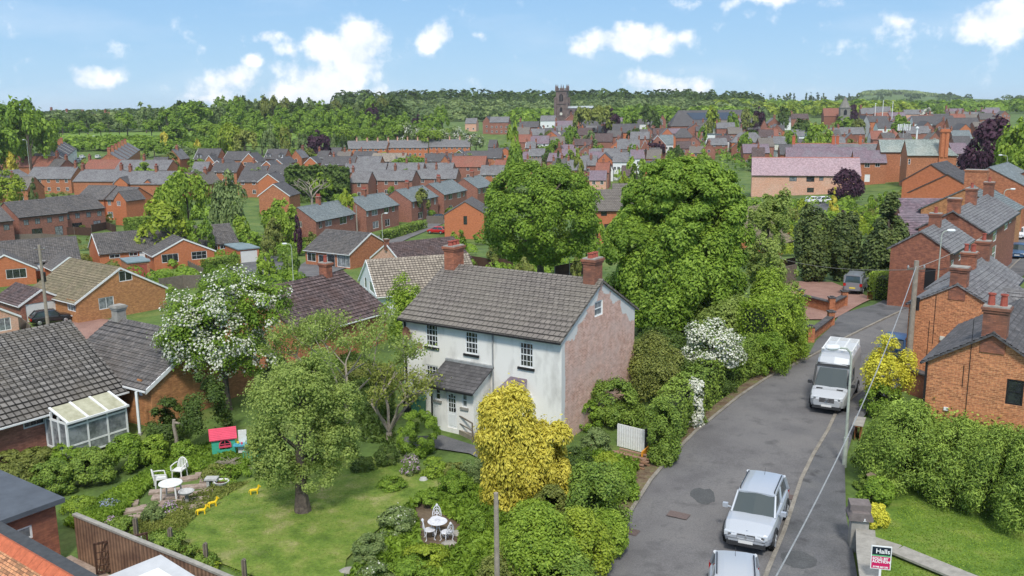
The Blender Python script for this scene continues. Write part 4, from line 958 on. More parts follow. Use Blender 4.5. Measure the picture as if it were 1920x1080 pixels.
# lean-to conservatory: position on the x face
t=H9['t']; s0_,_=facept(H9,'x',96,745); s1c=16.0-.1; CD=2.0
HC=dict(H9); HC['off']=-CD
cs0,_=facept(HC,'x',125,800); cs1,_=facept(HC,'x',236,770)
cv=thing('conservatory',(0,0,0),0,'lean-to white framed conservatory with pale green polycarbonate roof','conservatory'); cv.matrix_world=Matrix.Translation((H9['o'][0],H9['o'][1],H9['o'][2]))@Matrix.Rotation(H9['a'],4,'Z')
fr=MB(); hC=1.85; nC=3; fw=.09
for i in range(nC+1):
    s=cs0+(cs1-cs0)*i/nC; fr.box((s-fw/2,-CD-.03,0),(s+fw/2,-CD+.05,hC))
for z in (0,.55,1.55,hC-.1): fr.box((cs0,-CD-.02,z),(cs1,-CD+.04,z+.09))
for xs in (cs0,cs1):
    for y in (-CD,-CD*.66,-CD*.33,-.12): fr.box((xs-.05,y,0),(xs+.05,y+.08,hC+ (1+y/CD)*.5))
    fr.box((xs-.04,-CD,hC-.1),(xs+.04,-.02,hC)); fr.box((xs-.04,-CD,0),(xs+.04,-.02,.35))
for i in range(nC+1):
    s=cs0+(cs1-cs0)*i/nC; fr.face([(s-.06,-CD-.15,hC+.07),(s+.06,-CD-.15,hC+.07),(s+.06,-.55,hC+.57),(s-.06,-.55,hC+.57)]); fr.face([(s-.06,-CD-.15,hC),(s-.06,-CD-.15,hC+.07),(s-.06,-.55,hC+.57),(s-.06,-.55,hC+.5)]); fr.face([(s+.06,-CD-.15,hC),(s+.06,-CD-.15,hC+.07),(s+.06,-.55,hC+.57),(s+.06,-.55,hC+.5)])
fr.box((cs0-.1,-CD-.2,hC-.04),(cs1+.1,-CD-.1,hC+.06)); fr.build('frame',M['white'],cv)
gl=MB(); gl.box((cs0+.03,-CD+.0,.05),(cs1-.03,-CD+.01,hC-.05)); gl.box((cs0,-CD,.05),(cs0+.01,-.02,hC)); gl.box((cs1-.01,-CD,.05),(cs1,-.02,hC)); gl.build('pane',M['glassc'],cv)
rf=MB(); rf.face([(cs0,-CD-.15,hC+.02),(cs1,-CD-.15,hC+.02),(cs1,-.55,hC+.52),(cs0,-.55,hC+.52)]); rf.face([(cs0,-.55,hC+.50),(cs1,-.55,hC+.50),(cs1,-CD-.15,hC),(cs0,-CD-.15,hC)]); rf.build('roof',mat('polycarbonate_pale',(.47,.46,.33),scale=2.5,rough=.4,col2=(.34,.33,.22)),cv)
H10=house('bungalow with weathered brown roof between the conservatory and the white blossom tree',(282,722),2.4,56,7,8.5,'y',2.0,'brick_g','t_dark',course=.36,barge='white',gutter='white',over=.4,
   chim=[(.93,.9,.6,.6,0,'conc')],wy=[W(px=(258,712,266,742),k='door',m='white')],name='bungalow',cat='bungalow')
cp=thing('carport_post',(H10['o'][0],H10['o'][1],H10['o'][2]),0,'white post holding up the roof corner of the brown roofed bungalow','post'); mb=MB(); mb.box((-.5,-.9,-.2),(-.38,-.78,2.3)); mb.build('shaft',M['white'],cp); mb=MB(); mb.box((-.54,-.94,-.2),(-.34,-.74,0)); mb.build('plinth',M['conc'],cp)
H1=house('orange brick bungalow with mossy roof, two windows in its white edged gable',(143,566),2.4,52,10.5,11,'y',3.0,'brick_g','t_moss',course=.36,barge='white',gutter='white',over=.3,
   wx=[W(px=(223,507,248,527),bars=(2,1)),W(px=(185,557,214,579),bars=(2,1))],wy=[W(px=(126,562,141,583),bars=(3,1))],name='bungalow',cat='bungalow')
mb=MB(); s,z=facept(H1,'x',217,583)
onface(H1,'x',lambda mb:(mb.box((s-.4,0.01,z-.35),(s+.02,.12,z+.35)),mb.box((s+.1,0.01,z-.3),(s+.55,.12,z+.4))),'meter_box',M['white'])
H2=house('small brick garage with pale up-and-over door beside the black car',(38,571),2.1,50,4.6,6.5,'y',1.3,'brick_r','t_maroon',course=.36,barge='white',gutter='white',
   wx=[W(o=(.5,.02,4.0,2.0),k='door',m='door_w',n='garage_door')],name='garage',cat='garage')
H3=house('bungalow with brick gable and wide picture window at the left edge',(66,501),2.4,30,7.6,9,'y',2.2,'brick_v','t_dark',barge='white',gutter='white',course=.36,
   wx=[W(px=(11,504,50,522),bars=(3,1))],name='bungalow',cat='bungalow',corner='R')
H3b=house('dark roofed main range of the bungalow behind the timber pole',(150,483),2.4,30,22,9,'x',2.8,'brick_v','t_dark',corner='R',gutter='white',course=.36,wx=[W(px=(67,492,77,508),k='door',m='white'),W(px=(79,488,86,500),bars=(1,1))],name='bungalow',cat='bungalow')
H4=house('little hipped brick garage behind the timber pole',(100,504),2.2,40,4.6,5,'y',1.5,'brick_v','t_dark',barge='white',gutter='white',wx=[W(o=(1.0,.02,3.6,1.9),k='door',m='white',n='garage_door')],name='garage',cat='garage')
H5=house('long brown roofed bungalow range behind the clipped hedge',(186,475),2.4,34,22,9,'x',2.6,'brick_v','t_dark',course=.36,gutter='white',barge='white',
   wx=[W(px=(205,477,225,484),bars=(2,1)),W(px=(242,473,258,480),bars=(2,1)),W(px=(262,472,275,494),k='door',m='white'),W(px=(395,460,408,470),bars=(2,1)),W(px=(412,458,440,466),bars=(4,1))],name='bungalow',cat='bungalow')
H5b=house('front gabled wing of the long bungalow with two dishes on its brickwork',(288,479),2.4,34,9.2,6,'y',2.2,'brick_v','t_dark',course=.36,gutter='white',barge='white',
   wx=[W(px=(303,476,335,492),bars=(3,1)),W(px=(359,471,388,486),bars=(3,2))],wy=[W(px=(276,478,281,486),bars=(1,1))],name='bungalow_wing',cat='bungalow')
H6=house('flat roofed garage with white door right of the long bungalow',(447,469),2.2,34,3.3,7,'flat',0,'brick_v','felt2',wx=[W(o=(.3,.02,3.0,2.0),k='door',m='door_w',n='garage_door')],over=.15,name='garage',cat='garage')
H7=house('flat roofed garage with crimson door in front of the long bungalow',(240,494),2.2,34,3.0,5,'flat',0,'brick_o','felt2',wx=[W(o=(.3,.02,2.6,1.9),k='door',m='pot',n='garage_door')],over=.15,name='garage',cat='garage')
H8=house('small gabled cottage corner with white window at the far left edge',(33,590),2.3,50,6,7,'y',1.8,'brick_p','t_dark',corner='R',barge='white',gutter='white',wx=[W(px=(-2,596,21,620),bars=(2,1))],name='bungalow',cat='bungalow')
H11=house('dark maroon roofed bungalow behind the bare branched tree',(725,579),2.4,56,9,9,'x',2.5,'brick_o','t_maroon',corner='R',course=.36,chim=[(.80,1.0,.8,.6,1)],gutter='white',name='bungalow',cat='bungalow')
H12=house('pale buff roofed bungalow behind the left chimney of the white house',(706,550),2.4,20,11,9,'x',2.7,'white','t_pale',course=.36,barge='white',gutter='white',wy=[W(px=(683,520,687,540),bars=(1,1)),W(px=(692,530,702,548),bars=(1,1))],over=.5,name='bungalow',cat='bungalow')
H13=house('dark maroon roofed bungalow behind the pale roofed one',(882,481),2.4,37,11,9,'x',2.4,'brick_p','t_maroon',corner='R',course=.36,chim=[(.0,.7,.6,.5,0)],barge='white',name='bungalow',cat='bungalow')
H14=house('brick bungalow with white edged gable and recessed dark red glazed front',(656,475),2.4,57,9.5,9.3,'y',2.5,'brick_o','t_dark',course=.36,barge='white',gutter='white',over=.35,
   wy=[W(px=(576,474,592,490),bars=(2,1)),W(px=(597,478,607,494),bars=(1,1)),W(px=(613,477,628,500),bars=(1,1)),W(px=(632,478,656,501),bars=(3,1))],name='bungalow',cat='bungalow')
H15=house('plain vivid orange brick house, gable end beside the round sycamore',(833,402),5,-5,8.6,11,'y',2.6,'brick_v','t_dark',course=.36,wx=[W(px=(869,405,876,421),bars=(1,1),f='timber_d')],gutter='black')
# ---------------------------------------------------------------- semi-detached row
SW=lambda *L:[W(px=q,bars=(2,1)) for q in L]
semi=dict(wall='brick_r',roof='s_green',near=True,gutter='black',group='semi detached houses in a row')
house('nearest slate roofed semi, its brick gable facing the bungalows',(592,414),5,68,14.3,8,'x',2.5,wx=SW((598,415,604,428),(610,411,622,424),(637,404,650,420),(656,400,662,411)),wy=SW((560,415,566,426)),chim=[(.50,1.5,.9,.6,4)],**semi)
house('second slate roofed semi, right of the nearest one',(686,394),5,66,13.5,8,'x',2.5,wx=SW((687,395,691,406),(697,392,708,404),(720,389,729,400),(735,386,740,397),(699,415,710,428),(722,411,731,424)),chim=[(.42,1.4,.9,.6,4)],**semi)
house('third slate roofed semi, behind the scaffold pole',(771,377),5,68,13.8,8,'x',2.5,wx=SW((774,379,777,390),(784,381,790,389),(800,374,808,385),(814,372,817,383),(784,398,792,410),(801,394,809,405)),chim=[(.40,1.4,.9,.6,4)],**semi)
house('fourth slate roofed semi, with a yellow shrub by its door',(832,364),5,69,14,8,'x',2.5,wx=SW((833,365,836,375),(841,363,848,374),(857,360,864,371),(868,358,871,368),(842,385,848,396)),chim=[(.40,1.4,.9,.6,4)],**semi)
house('fifth slate roofed semi, half hidden by the round sycamore',(895,352),5,70,12,8,'x',2.5,wx=SW((897,355,901,363),(905,352,911,362)),chim=[(.50,1.4,.9,.6,4)],**semi)
SG=dict(wall='brick_r',roof='s_grey',near=False)
house('slate roofed brick house right of the tall cypress block',(655,341),5,-8,5.4,8,'x',2.6,auto=(1,0,2),chim=[(.0,1.2,.9,.6,3)],**SG)
house('long slate roofed brick pair behind the second semi',(695,337),5,-12,12.5,8,'x',2.6,auto=(4,0,2),chim=[(.5,1.4,.9,.6,4)],**SG)
house('slate roofed brick pair behind the third semi',(780,334),5,-8,12.5,8,'x',2.6,auto=(3,0,2),chim=[(.45,1.4,.9,.6,4),(.0,1.2,.8,.6,2)],**SG)
house('brick house with bright red tiled roof behind the fourth semi',(845,312),5,-8,12.3,9,'x',3.4,'brick_r','t_red',auto=(3,0,2),chim=[(.0,1.0,.8,.6,2)])
house('grey slate house with low wing behind the cypress block',(644,322),4.5,-5,14,8,'x',2.6,auto=(0,0,0),chim=[(.1,1.2,.8,.6,3)],**SG)
house('grey slate terrace behind the brick pairs',(725,320),5,-6,12,8,'x',2.4,auto=(0,0,0),chim=[(.5,1.2,.8,.6,3)],**SG)
house('grey slate house adjoining the terrace behind the brick pairs',(782,320),5,-6,12,8,'x',2.4,auto=(0,0,0),chim=[(.2,1.2,.8,.6,3),(.85,1.2,.8,.6,3)],**SG)
# ---------------------------------------------------------------- left: brown roofed terraces
for i,(q,LX,lab) in enumerate((((34,407),10.5,'left half of the long brown roofed brick terrace'),((112,397),10.5,'right half of the long brown roofed brick terrace'))):
    house(lab,q,5,56,LX,10,'x',2.8,'brick_r','t_dark',course=.5,near=True,wx=[W(o=(c,z,c+1.1,z+1.2),bars=(2,1),f='timber_d',g='glassc') for c in (1,3.4,6,8.6) for z in(3.1,)]+[W(o=(2.5,.2,4.8,2.2),bars=(3,1),f='timber_d'),W(o=(7.5,.2,9.3,2.2),bars=(2,1),f='timber_d')],gutter='black')
house('brick terrace end at the far left edge with brown roof',(24,412),5,56,12,10,'x',2.8,'brick_r','t_dark',corner='R',near=True,wx=[W(o=(10,3,11.2,4.2),bars=(2,1),f='timber_d')])
house('brick house with cross gable left of the lime tree',(179,372),5,-22,9.6,9,'x',2.6,'brick_v','t_dark',near=True,wx=SW((186,374,191,382),(202,375,208,385),(219,377,226,386),(236,378,241,386),(202,397,212,408))[:5])
house('front gable of the brick house left of the lime tree',(213,374),5,-22,3.6,6,'y',1.9,'brick_v','t_dark',D=212,near=True,wx=SW((219,377,226,386)))
house('grey roofed brick house behind the brown terrace',(142,372),5,-15,8,10,'x',2.8,'brick_v','t_dark',near=True)
house('grey slate house with white windows behind the small conifer',(49,334),5,-7,15,9,'x',3.2,'brick_o','s_grey',auto=(5,0,2),chim=[(.95,1.5,.9,.7,3)])
house('grey slate house with big chimneys in the middle left street',(137,339),5,-9,13.5,10,'x',3.0,'brick_o','s_grey',chim=[(.02,1.6,1.1,.8,4),(.95,1.6,1.0,.7,4)])
house('long grey slate range with white edged roof lights on the left',(212,344),4.8,-9,18,10,'x',3.2,'brick_o','s_grey',chim=[(.15,1.6,1,.7,4),(.6,1.6,1,.7,4)])
house('small orange gable in front of the long slate range, left one',(214,343),4.2,-9,4,6,'y',1.6,'brick_v','s_dark',D=258)
house('small orange gable in front of the long slate range, right one',(266,346),4.2,-9,3.6,6,'y',1.4,'brick_v','s_dark',D=258)
house('slate house behind, with a tall stack, in the left street',(215,318),5,-9,19,9,'x',3.0,'brick_o','s_grey',chim=[(.45,1.6,1,.7,4)])
house('brown roofed house with big orange chimney at the left edge',(-10,312),5,-10,21,9,'x',3.3,'brick_o','t_red',chim=[(.25,2.6,1.5,.9,4)])
house('purple brown roofed house beside the white gabled terrace',(30,312),5,-10,14,9,'x',3.0,'brick_o','t_maroon',chim=[(.95,1.8,1.1,.7,3)])
house('red roofed house between the two receding terraces',(155,316),5,-9,13,9,'x',2.8,'brick_o','t_red',chim=[(0,1.5,.9,.7,2)])
house('small slate house at the left edge below the big stack',(-20,335),5,-9,9,8,'y',2.4,'brick_o','s_grey',auto=(1,0,2))
nth=['nearest','second','third','fourth','fifth','sixth','seventh','eighth','ninth']
rowof(6,(114,300),(143,277),lambda i:nth[i]+' house of the left receding terrace with red stacks',5.2,0,0,9,ridge='x',rise=3.0,wall='white',roof='s_dark',chim=[(.02,1.6,1.0,.8,4,'brick_o')],wx=[W(o=(2,3,3.2,4.3)),W(o=(7,3,8.2,4.3)),W(o=(3,.8,5,2.2))],group='houses of the left receding terrace')
rowof(6,(231,302),(262,279),lambda i:nth[i]+' house of the receding terrace nearer the playing field',5.2,0,0,9,ridge='x',rise=3.0,wall='brick_o',roof='s_grey',chim=[(.02,1.5,1.0,.8,4,'brick_o')],group='houses of the terrace nearer the playing field')
# ---------------------------------------------------------------- new estate and long terraces in the middle distance
EST=dict(wall='brick_o',roof='s_dark',barge='white')
def dormer(H,fx,face='x'):
    t=H['t']; LX,LY,h,r=H['LX'],H['LY'],H['h'],H['rise']
    x=LX*fx; mb=MB(); mb.box((x-.7,.5,h+.1),(x+.7,2.2,h+1.5)); mb.prism([(x-.85,h+1.45),(x+.85,h+1.45),(x,h+2.2)],.35,2.4,1); d=mb.build('dormer',[M['white'],M['s_dark']],t)
    mb=MB(); mb.box((x-.5,.47,h+.3),(x-.05,.5,h+1.3)); mb.box((x+.05,.47,h+.3),(x+.5,.47+.03,h+1.3)); mb.build('window',M['glass'],d)
H=house('estate house with two white dormers left of the willow, nearer the field',(363,298),5,-12,9.3,8,'x',3.6,**EST); dormer(H,.22); dormer(H,.78)
H=house('estate house with two white dormers just left of the willow',(495,297),5,-12,8.2,8,'x',3.4,**EST); dormer(H,.2); dormer(H,.82)
house('estate house with white edged gable and white garage',(452,303),5,-5,6,9,'y',3.0,'brick_o','s_dark',barge='white',auto=(2,0,2))
house('estate house roof left of the white edged gable',(418,299),5,-12,9,8,'x',2.8,auto=(2,0,1),**EST)
house('estate house with small central gable below the first dormers',(382,305),4.5,-5,4.2,8,'y',2.6,auto=(1,0,2),**EST)
house('brick estate house with paired white gables',(390,315),4.6,-20,8,8,'y',2.6,**EST)
for i,(px,py,LX,rs,lab) in enumerate([(480,320,7.5,3.2,'orange estate gable at the edge of the cypress block'),(507,310,5,2.2,'small estate gable behind the orange one'),(485,366,7.8,2.8,'estate bungalow with white edged red gable and lean-to'),(552,292,8,3.4,'wide orange gable right of the willow'),(574,289,6.5,3,'orange gable with chimney right of the wide one'),
   (571,305,4.5,2.0,'small white edged gable below the wide orange one'),(609,300,4,1.8,'small white edged gable in the estate middle'),(658,302,5,1.9,'white edged gable near the tan roofed range'),(849,291,5.5,2.2,'white edged gable with roof window by the red roofed house'),
   (484,340,6,2.2,'low estate gable left of the cypress block'),(517,305,5,2,'estate gable touching the willow')]):
    house(lab,(px,py),4.8,-6,LX,8,'y',rs,'brick_v' if i%2 else 'brick_o','s_dark',barge='white',auto=(1,0,1))
for i,(px,py,LX,rm,lab) in enumerate([(577,290,14,'s_dark','dark roofed estate range behind the orange gables'),(602,309,12,'s_dark','dark roofed estate range right of the cypress block top'),(645,309,13,'s_grey','dark grey range left of the tan roofed one'),(660,298,9,'s_dark','dark roofed house above the tan range'),(695,302,13,'t_pale','tan roofed low range in the estate'),
   (795,302,15,'s_dark','dark roofed range left of the red roofed house'),(870,296,16,'s_dark','dark roofed range behind the red roofed house'),(913,290,9,'s_dark','dark roofed house left of the orange gable'),(926,316,8,'t_red','small house with red roof behind the sycamore'),(900,327,9,'s_grey','grey slate house behind the fifth semi'),(500,326,9,'s_dark','dark hipped estate house by the cypress block'),
   (395,322,9,'s_dark','dark estate roof below the paired gables'),(445,340,10,'s_dark','dark roofed house right of the willowy tree'),(455,322,8,'s_dark','estate roof right of the white garage')]):
    house(lab,(px,py),4.6,-8,LX,8,'x',2.8,'brick_o',rm,auto=(3,0,2),chim=[(.3,1.1,.8,.6,2)] if i%2 else [])
house('orange gable house right of the long terraces',(930,290),5,-5,8,10,'y',3.0,'brick_v','s_dark',auto=(1,0,2))
for (x0,x1,y,nm,nn) in ((645,724,278,'left','brick_v'),(726,802,276.5,'middle','brick_v'),(804,881,275,'right','brick_v')):
    rowof(4,(x0,y),(x1,y),lambda i,nm=nm:nth[i].replace('nearest','first')+' house from the left in the %s section of the long red terrace'%nm,4.8,0,0,9,ridge='x',rise=3.2,wall='brick_v',roof='s_grey',auto=(2,0,2),chim=[(.98,1.3,.8,.6,2,'brick_p')],group='houses of the long red terrace below the park')
# ---------------------------------------------------------------- right: near gables, street terraces
R10=house('nearest orange brick house with chimney on its gable and a dark framed window',(1736,674),4.9,-36,4.9,8,'y',1.5,'brick_s','s_dark',course=.28,gutter='black',over=.1,verge=.25)
house('orange brick house wing running off the right edge',(1937,706),4.6,-36,6,9,'y',2.2,'brick_s','s_grey',course=.28,D=36.5,wx=[W(px=(1886,712,1919,760),bars=(1,2),f='black')]) if False else None
# the gable is wide: rebuild it as one broad face with its window
for c in list(R10['t'].children): bpy.data.objects.remove(c)
bpy.data.objects.remove(R10['t'])
R10=house('nearest orange brick house with chimney on its gable and a dark framed window',(1736,674),4.9,-36,5.2,8,'y',1.6,'brick_s','s_dark',course=.28,gutter='black',over=.12,verge=.25,chim=[(.03,1.15,.95,.6,2)],wx=[W(px=(1886,712,1919,760),bars=(1,2),f='black')],ext=3)
R9=house('orange brick house with tall stack behind the timber pole',(1705,567),5,-38,4.9,7,'y',1.35,'brick_s','s_grey',course=.28,gutter='black',over=.1,chim=[(.04,.95,.85,.65,0)])
house('slate roofed house behind the tall stack, its own stack red',(1835,602),4.7,-36,6,5,'x',1.5,'brick_s','s_grey',course=.28,D=50,chim=[(.55,1.0,.9,.6,2)])
house('slate roofed house at the right edge with bright orange chimney',(1862,610),4.8,-36,7,8,'y',1.9,'brick_s','s_grey',course=.28,D=47.5,chim=[(.3,1.5,.9,.7,1,'brick_v')])
house('slate house with brown brick stack before the blue car',(1880,552),4.6,54,8,4.6,'x',1.5,'brick_s','s_grey',course=.28,D=60,chim=[(.05,1.2,.9,.7,2),(.75,1.3,.9,.7,1)])
R6=house('brick end house with dark doorway and street lamp before it',(1782,471),5,54,9.1,4.5,'x',1.45,'brick_b','s_grey',course=.3,chim=[(.55,1.0,.9,.7,1)],wx=[W(px=(1783,488,1788,508),bars=(1,2)),W(px=(1798,472,1802,488),bars=(1,2)),W(px=(1812,453,1820,470),bars=(1,2))],wy=[W(px=(1733,503,1753,545),k='door',m='black')])
R7=house('taller slate roofed street house with white framed windows, beside the parked cars',(1848,434),5.6,54,20,5.8,'x',1.75,'brick_b','s_grey',course=.3,near=True,chim=[(.02,1.2,1.1,.8,0),(.45,1.5,1.0,.8,1),(.98,1.4,1,.8,1)],wx=[W(px=(1862,427,1869,452),bars=(1,2)),W(px=(1884,412,1890,430),bars=(1,2)),W(px=(1860,462,1867,488),bars=(1,2)),W(px=(1893,405,1897,418),bars=(1,2))])
R8=house('golden brick gable with one dark arched window above the near slate roofs',(1727,390),5.6,-38,9.2,9,'y',2.5,'brick_g','s_green',near=True,course=.3,chim=[(.62,1.9,2.4,1.1,0,'brick_o')],wx=[W(px=(1783,388,1792,410),bars=(1,2),f='black',g='glassc')])
house('low purple slate outbuilding beside the golden gable',(1690,402),2.8,-10,5.5,6,'x',1.6,'brick_b','s_purple',near=True,course=.3,D=108)
house('long purple slate outbuilding left of the brick end house',(1702,446),3.6,-10,6.5,8,'x',1.8,'brick_b','s_purple',near=True,course=.3,D=86)
house('orange walled rear wing with grey slate, middle of three',(1706,359),5.2,-38,9.5,9,'y',2.6,'brick_v','s_dark',near=True,course=.3,D=128)
house('orange walled rear wing with grey slate, farthest of three',(1692,338),5.4,-38,8,10,'y',2.6,'brick_v','s_dark',near=True,course=.3,D=142)
house('broad orange gable of the street range under the corbelled stack',(1785,343),6.0,-38,9.4,14,'y',2.4,'brick_o','s_green',near=True,D=132)
house('red brick chapel with slate roof at the right edge across the road',(1868,362),5,-62,9,16,'x',3.0,'brick_b','s_dark',D=150,near=True,wx=[W(o=(c,.8,c+.8,3.6),bars=(1,3)) for c in (1,3.2,5.4,7.4)])
house('tall brick house front at the right edge beyond the lamp',(1893,335),7,-40,9,9,'y',2.6,'brick_b','s_dark',D=135,near=True,auto=(2,2,2))
# big hotel-like range
R4=house('tall orange brick building with pale lichened slate roof, left block',(1652,284),8.6,-14,7.6,10,'x',3.0,'brick_o','s_lich',near=True,wx=[W(px=(1688,294,1697,311),bars=(1,2)),W(px=(1645,315,1650,335),bars=(1,2))])
R4b=house('tall orange brick building with hipped pale slate roof and twin shafted stack',(1702,290),8.6,-14,11.5,10,'x',3.6,'brick_o','s_lich',near=True,hip=(0,3.5),D=232,wx=[W(px=(1703,298,1707,308),bars=(1,2))])
t=R4b['t']; mb=MB(); mb.box((7.3,-.5,5.0),(9.3,.9,14.2)); mb.box((7.5,-.75,8),(8.2,-.5,14)); mb.box((8.5,-.75,8),(9.2,-.5,14)); mb.box((7.1,-.9,14.2),(9.5,1.1,14.6)); mb.box((7.3,-.7,14.6),(9.3,.9,15.0)); mb.build('chimney',[M['brick_v']],t)
house('pink brick hall with very long mauve slate roof',(1410,327),4.8,-14,26,11,'x',4.0,'brick_p','s_pink',near=True,ridgem='ridge_o',wx=[W(px=(1480,331,1494,340),bars=(3,1),f='timber_d'),W(px=(1512,331,1527,341),bars=(3,1),f='timber_d'),W(px=(1536,331,1544,339),bars=(2,1),f='timber_d'),W(px=(1513,352,1526,361),bars=(3,1),f='timber_d')],D=231)
house('brick range with dark slate roof and white windows left of the tall building',(1602,304),5,-14,8.3,9,'x',3.0,'brick_o','s_purple',near=True,D=250,wx=[W(px=(1603,306,1608,313),bars=(2,1)),W(px=(1621,306,1631,314),bars=(2,1)),W(px=(1641,306,1650,313),bars=(2,1)),W(px=(1621,327,1631,341),k='door',m='white')])
house('long purple slate roof behind the mauve one',(1474,300),5,-14,22,10,'x',3.4,'brick_o','s_purple',D=262,near=True)
for i,(x,LX) in enumerate(((1487,13),(1562,15))):
    house('slate range with terracotta ridge and tall stacks, %s half'%('left' if i==0 else 'right'),(x,287),5.4,-14,LX,9,'x',2.8,'brick_o','s_purple' if i==0 else 's_grey',D=285,ridgem='ridge_o',chim=[(.02 if i==0 else .1,2.4,1,.9,1,'ridge_o'),(.93 if i==0 else .55,2.4,1,.9,1,'ridge_o')])
house('flat roofed white office block with window bands',(1611,278),5,-14,16,12,'flat',0,'white','felt2',D=300,wx=[W(o=(c,1.9,c+2.3,3.7),bars=(2,1)) for c in (1,4,7,10,13)],name='office_building',cat='office')
house('red clad plant room on the white office block',(1637,262),3,-14,10,6,'flat',0,'brick_r','t_red',D=310,name='plant_room',cat='building')
house('olive gabled grey bungalow roof behind the chestnut, right side',(1425,465),3,50,10,9,'x',3.2,'brick_v','t_moss',D=112,near=True,course=.4)
house('buff roofed bungalow with orange gable left of the dark conifers',(1418,440),3,52,14,9,'x',3.0,'brick_v','t_moss',D=128,near=True,course=.4)
house('brick house with brown roof between the sycamore and the chestnut',(1150,385),5.2,-5,9,9,'x',3.2,'brick_v','t_brown',near=True,course=.4,D=150,wx=[W(px=(1167,386,1180,399),bars=(2,1),f='black')])
house('lower brick house adjoining, left, with brown roof',(1112,393),4.9,-5,5.5,9,'x',2.8,'brick_v','t_brown',near=True,course=.4,D=146,wx=[W(px=(1127,394,1138,405),bars=(1,1),f='black',g='glass'),W(px=(1133,420,1145,430),bars=(1,1),f='black')])
# flat roofed extension and terracotta roof bottom left
HF=house('flat felt roofed brick extension at the lower left with a white window',(103,943),2.3,55,7,6,'flat',0,'brick_b','felt',corner='R',over=.25,wx=[W(px=(22,990,62,1016),bars=(1,1))],name='extension',cat='extension')
# terracotta tiled roof at the very corner: its far verge and ridge tiles

for H_,zz in ((R10,((1806,705,.5),(1818,690,2.2))),(R9,((1740,640,1.2),(1752,600,1.4)))):
    for px,py,L_ in zz:
        s_q,z_q=facept(H_,'x',px,py); onface(H_,'x',lambda mb:mb.box((s_q-.012,.01,max(.2,z_q-L_)),(s_q+.012,.03,z_q+L_)),'cable',M['black'])
s_q,z_q=facept(R9,'x',1767,634); onface(R9,'x',lambda mb:mb.box((s_q-.12,.01,z_q-.12),(s_q+.12,.10,z_q+.12)),'alarm_box',M['cream'])
s_q,z_q=facept(R10,'x',1774,766); onface(R10,'x',lambda mb:mb.box((s_q-.09,.01,z_q-.07),(s_q+.09,.08,z_q+.07)),'vent',M['white'])
onface(R10,'x',lambda mb:mb.box((.02,.02,.1),(.11,.11,4.8)),'drainpipe',M['black'])
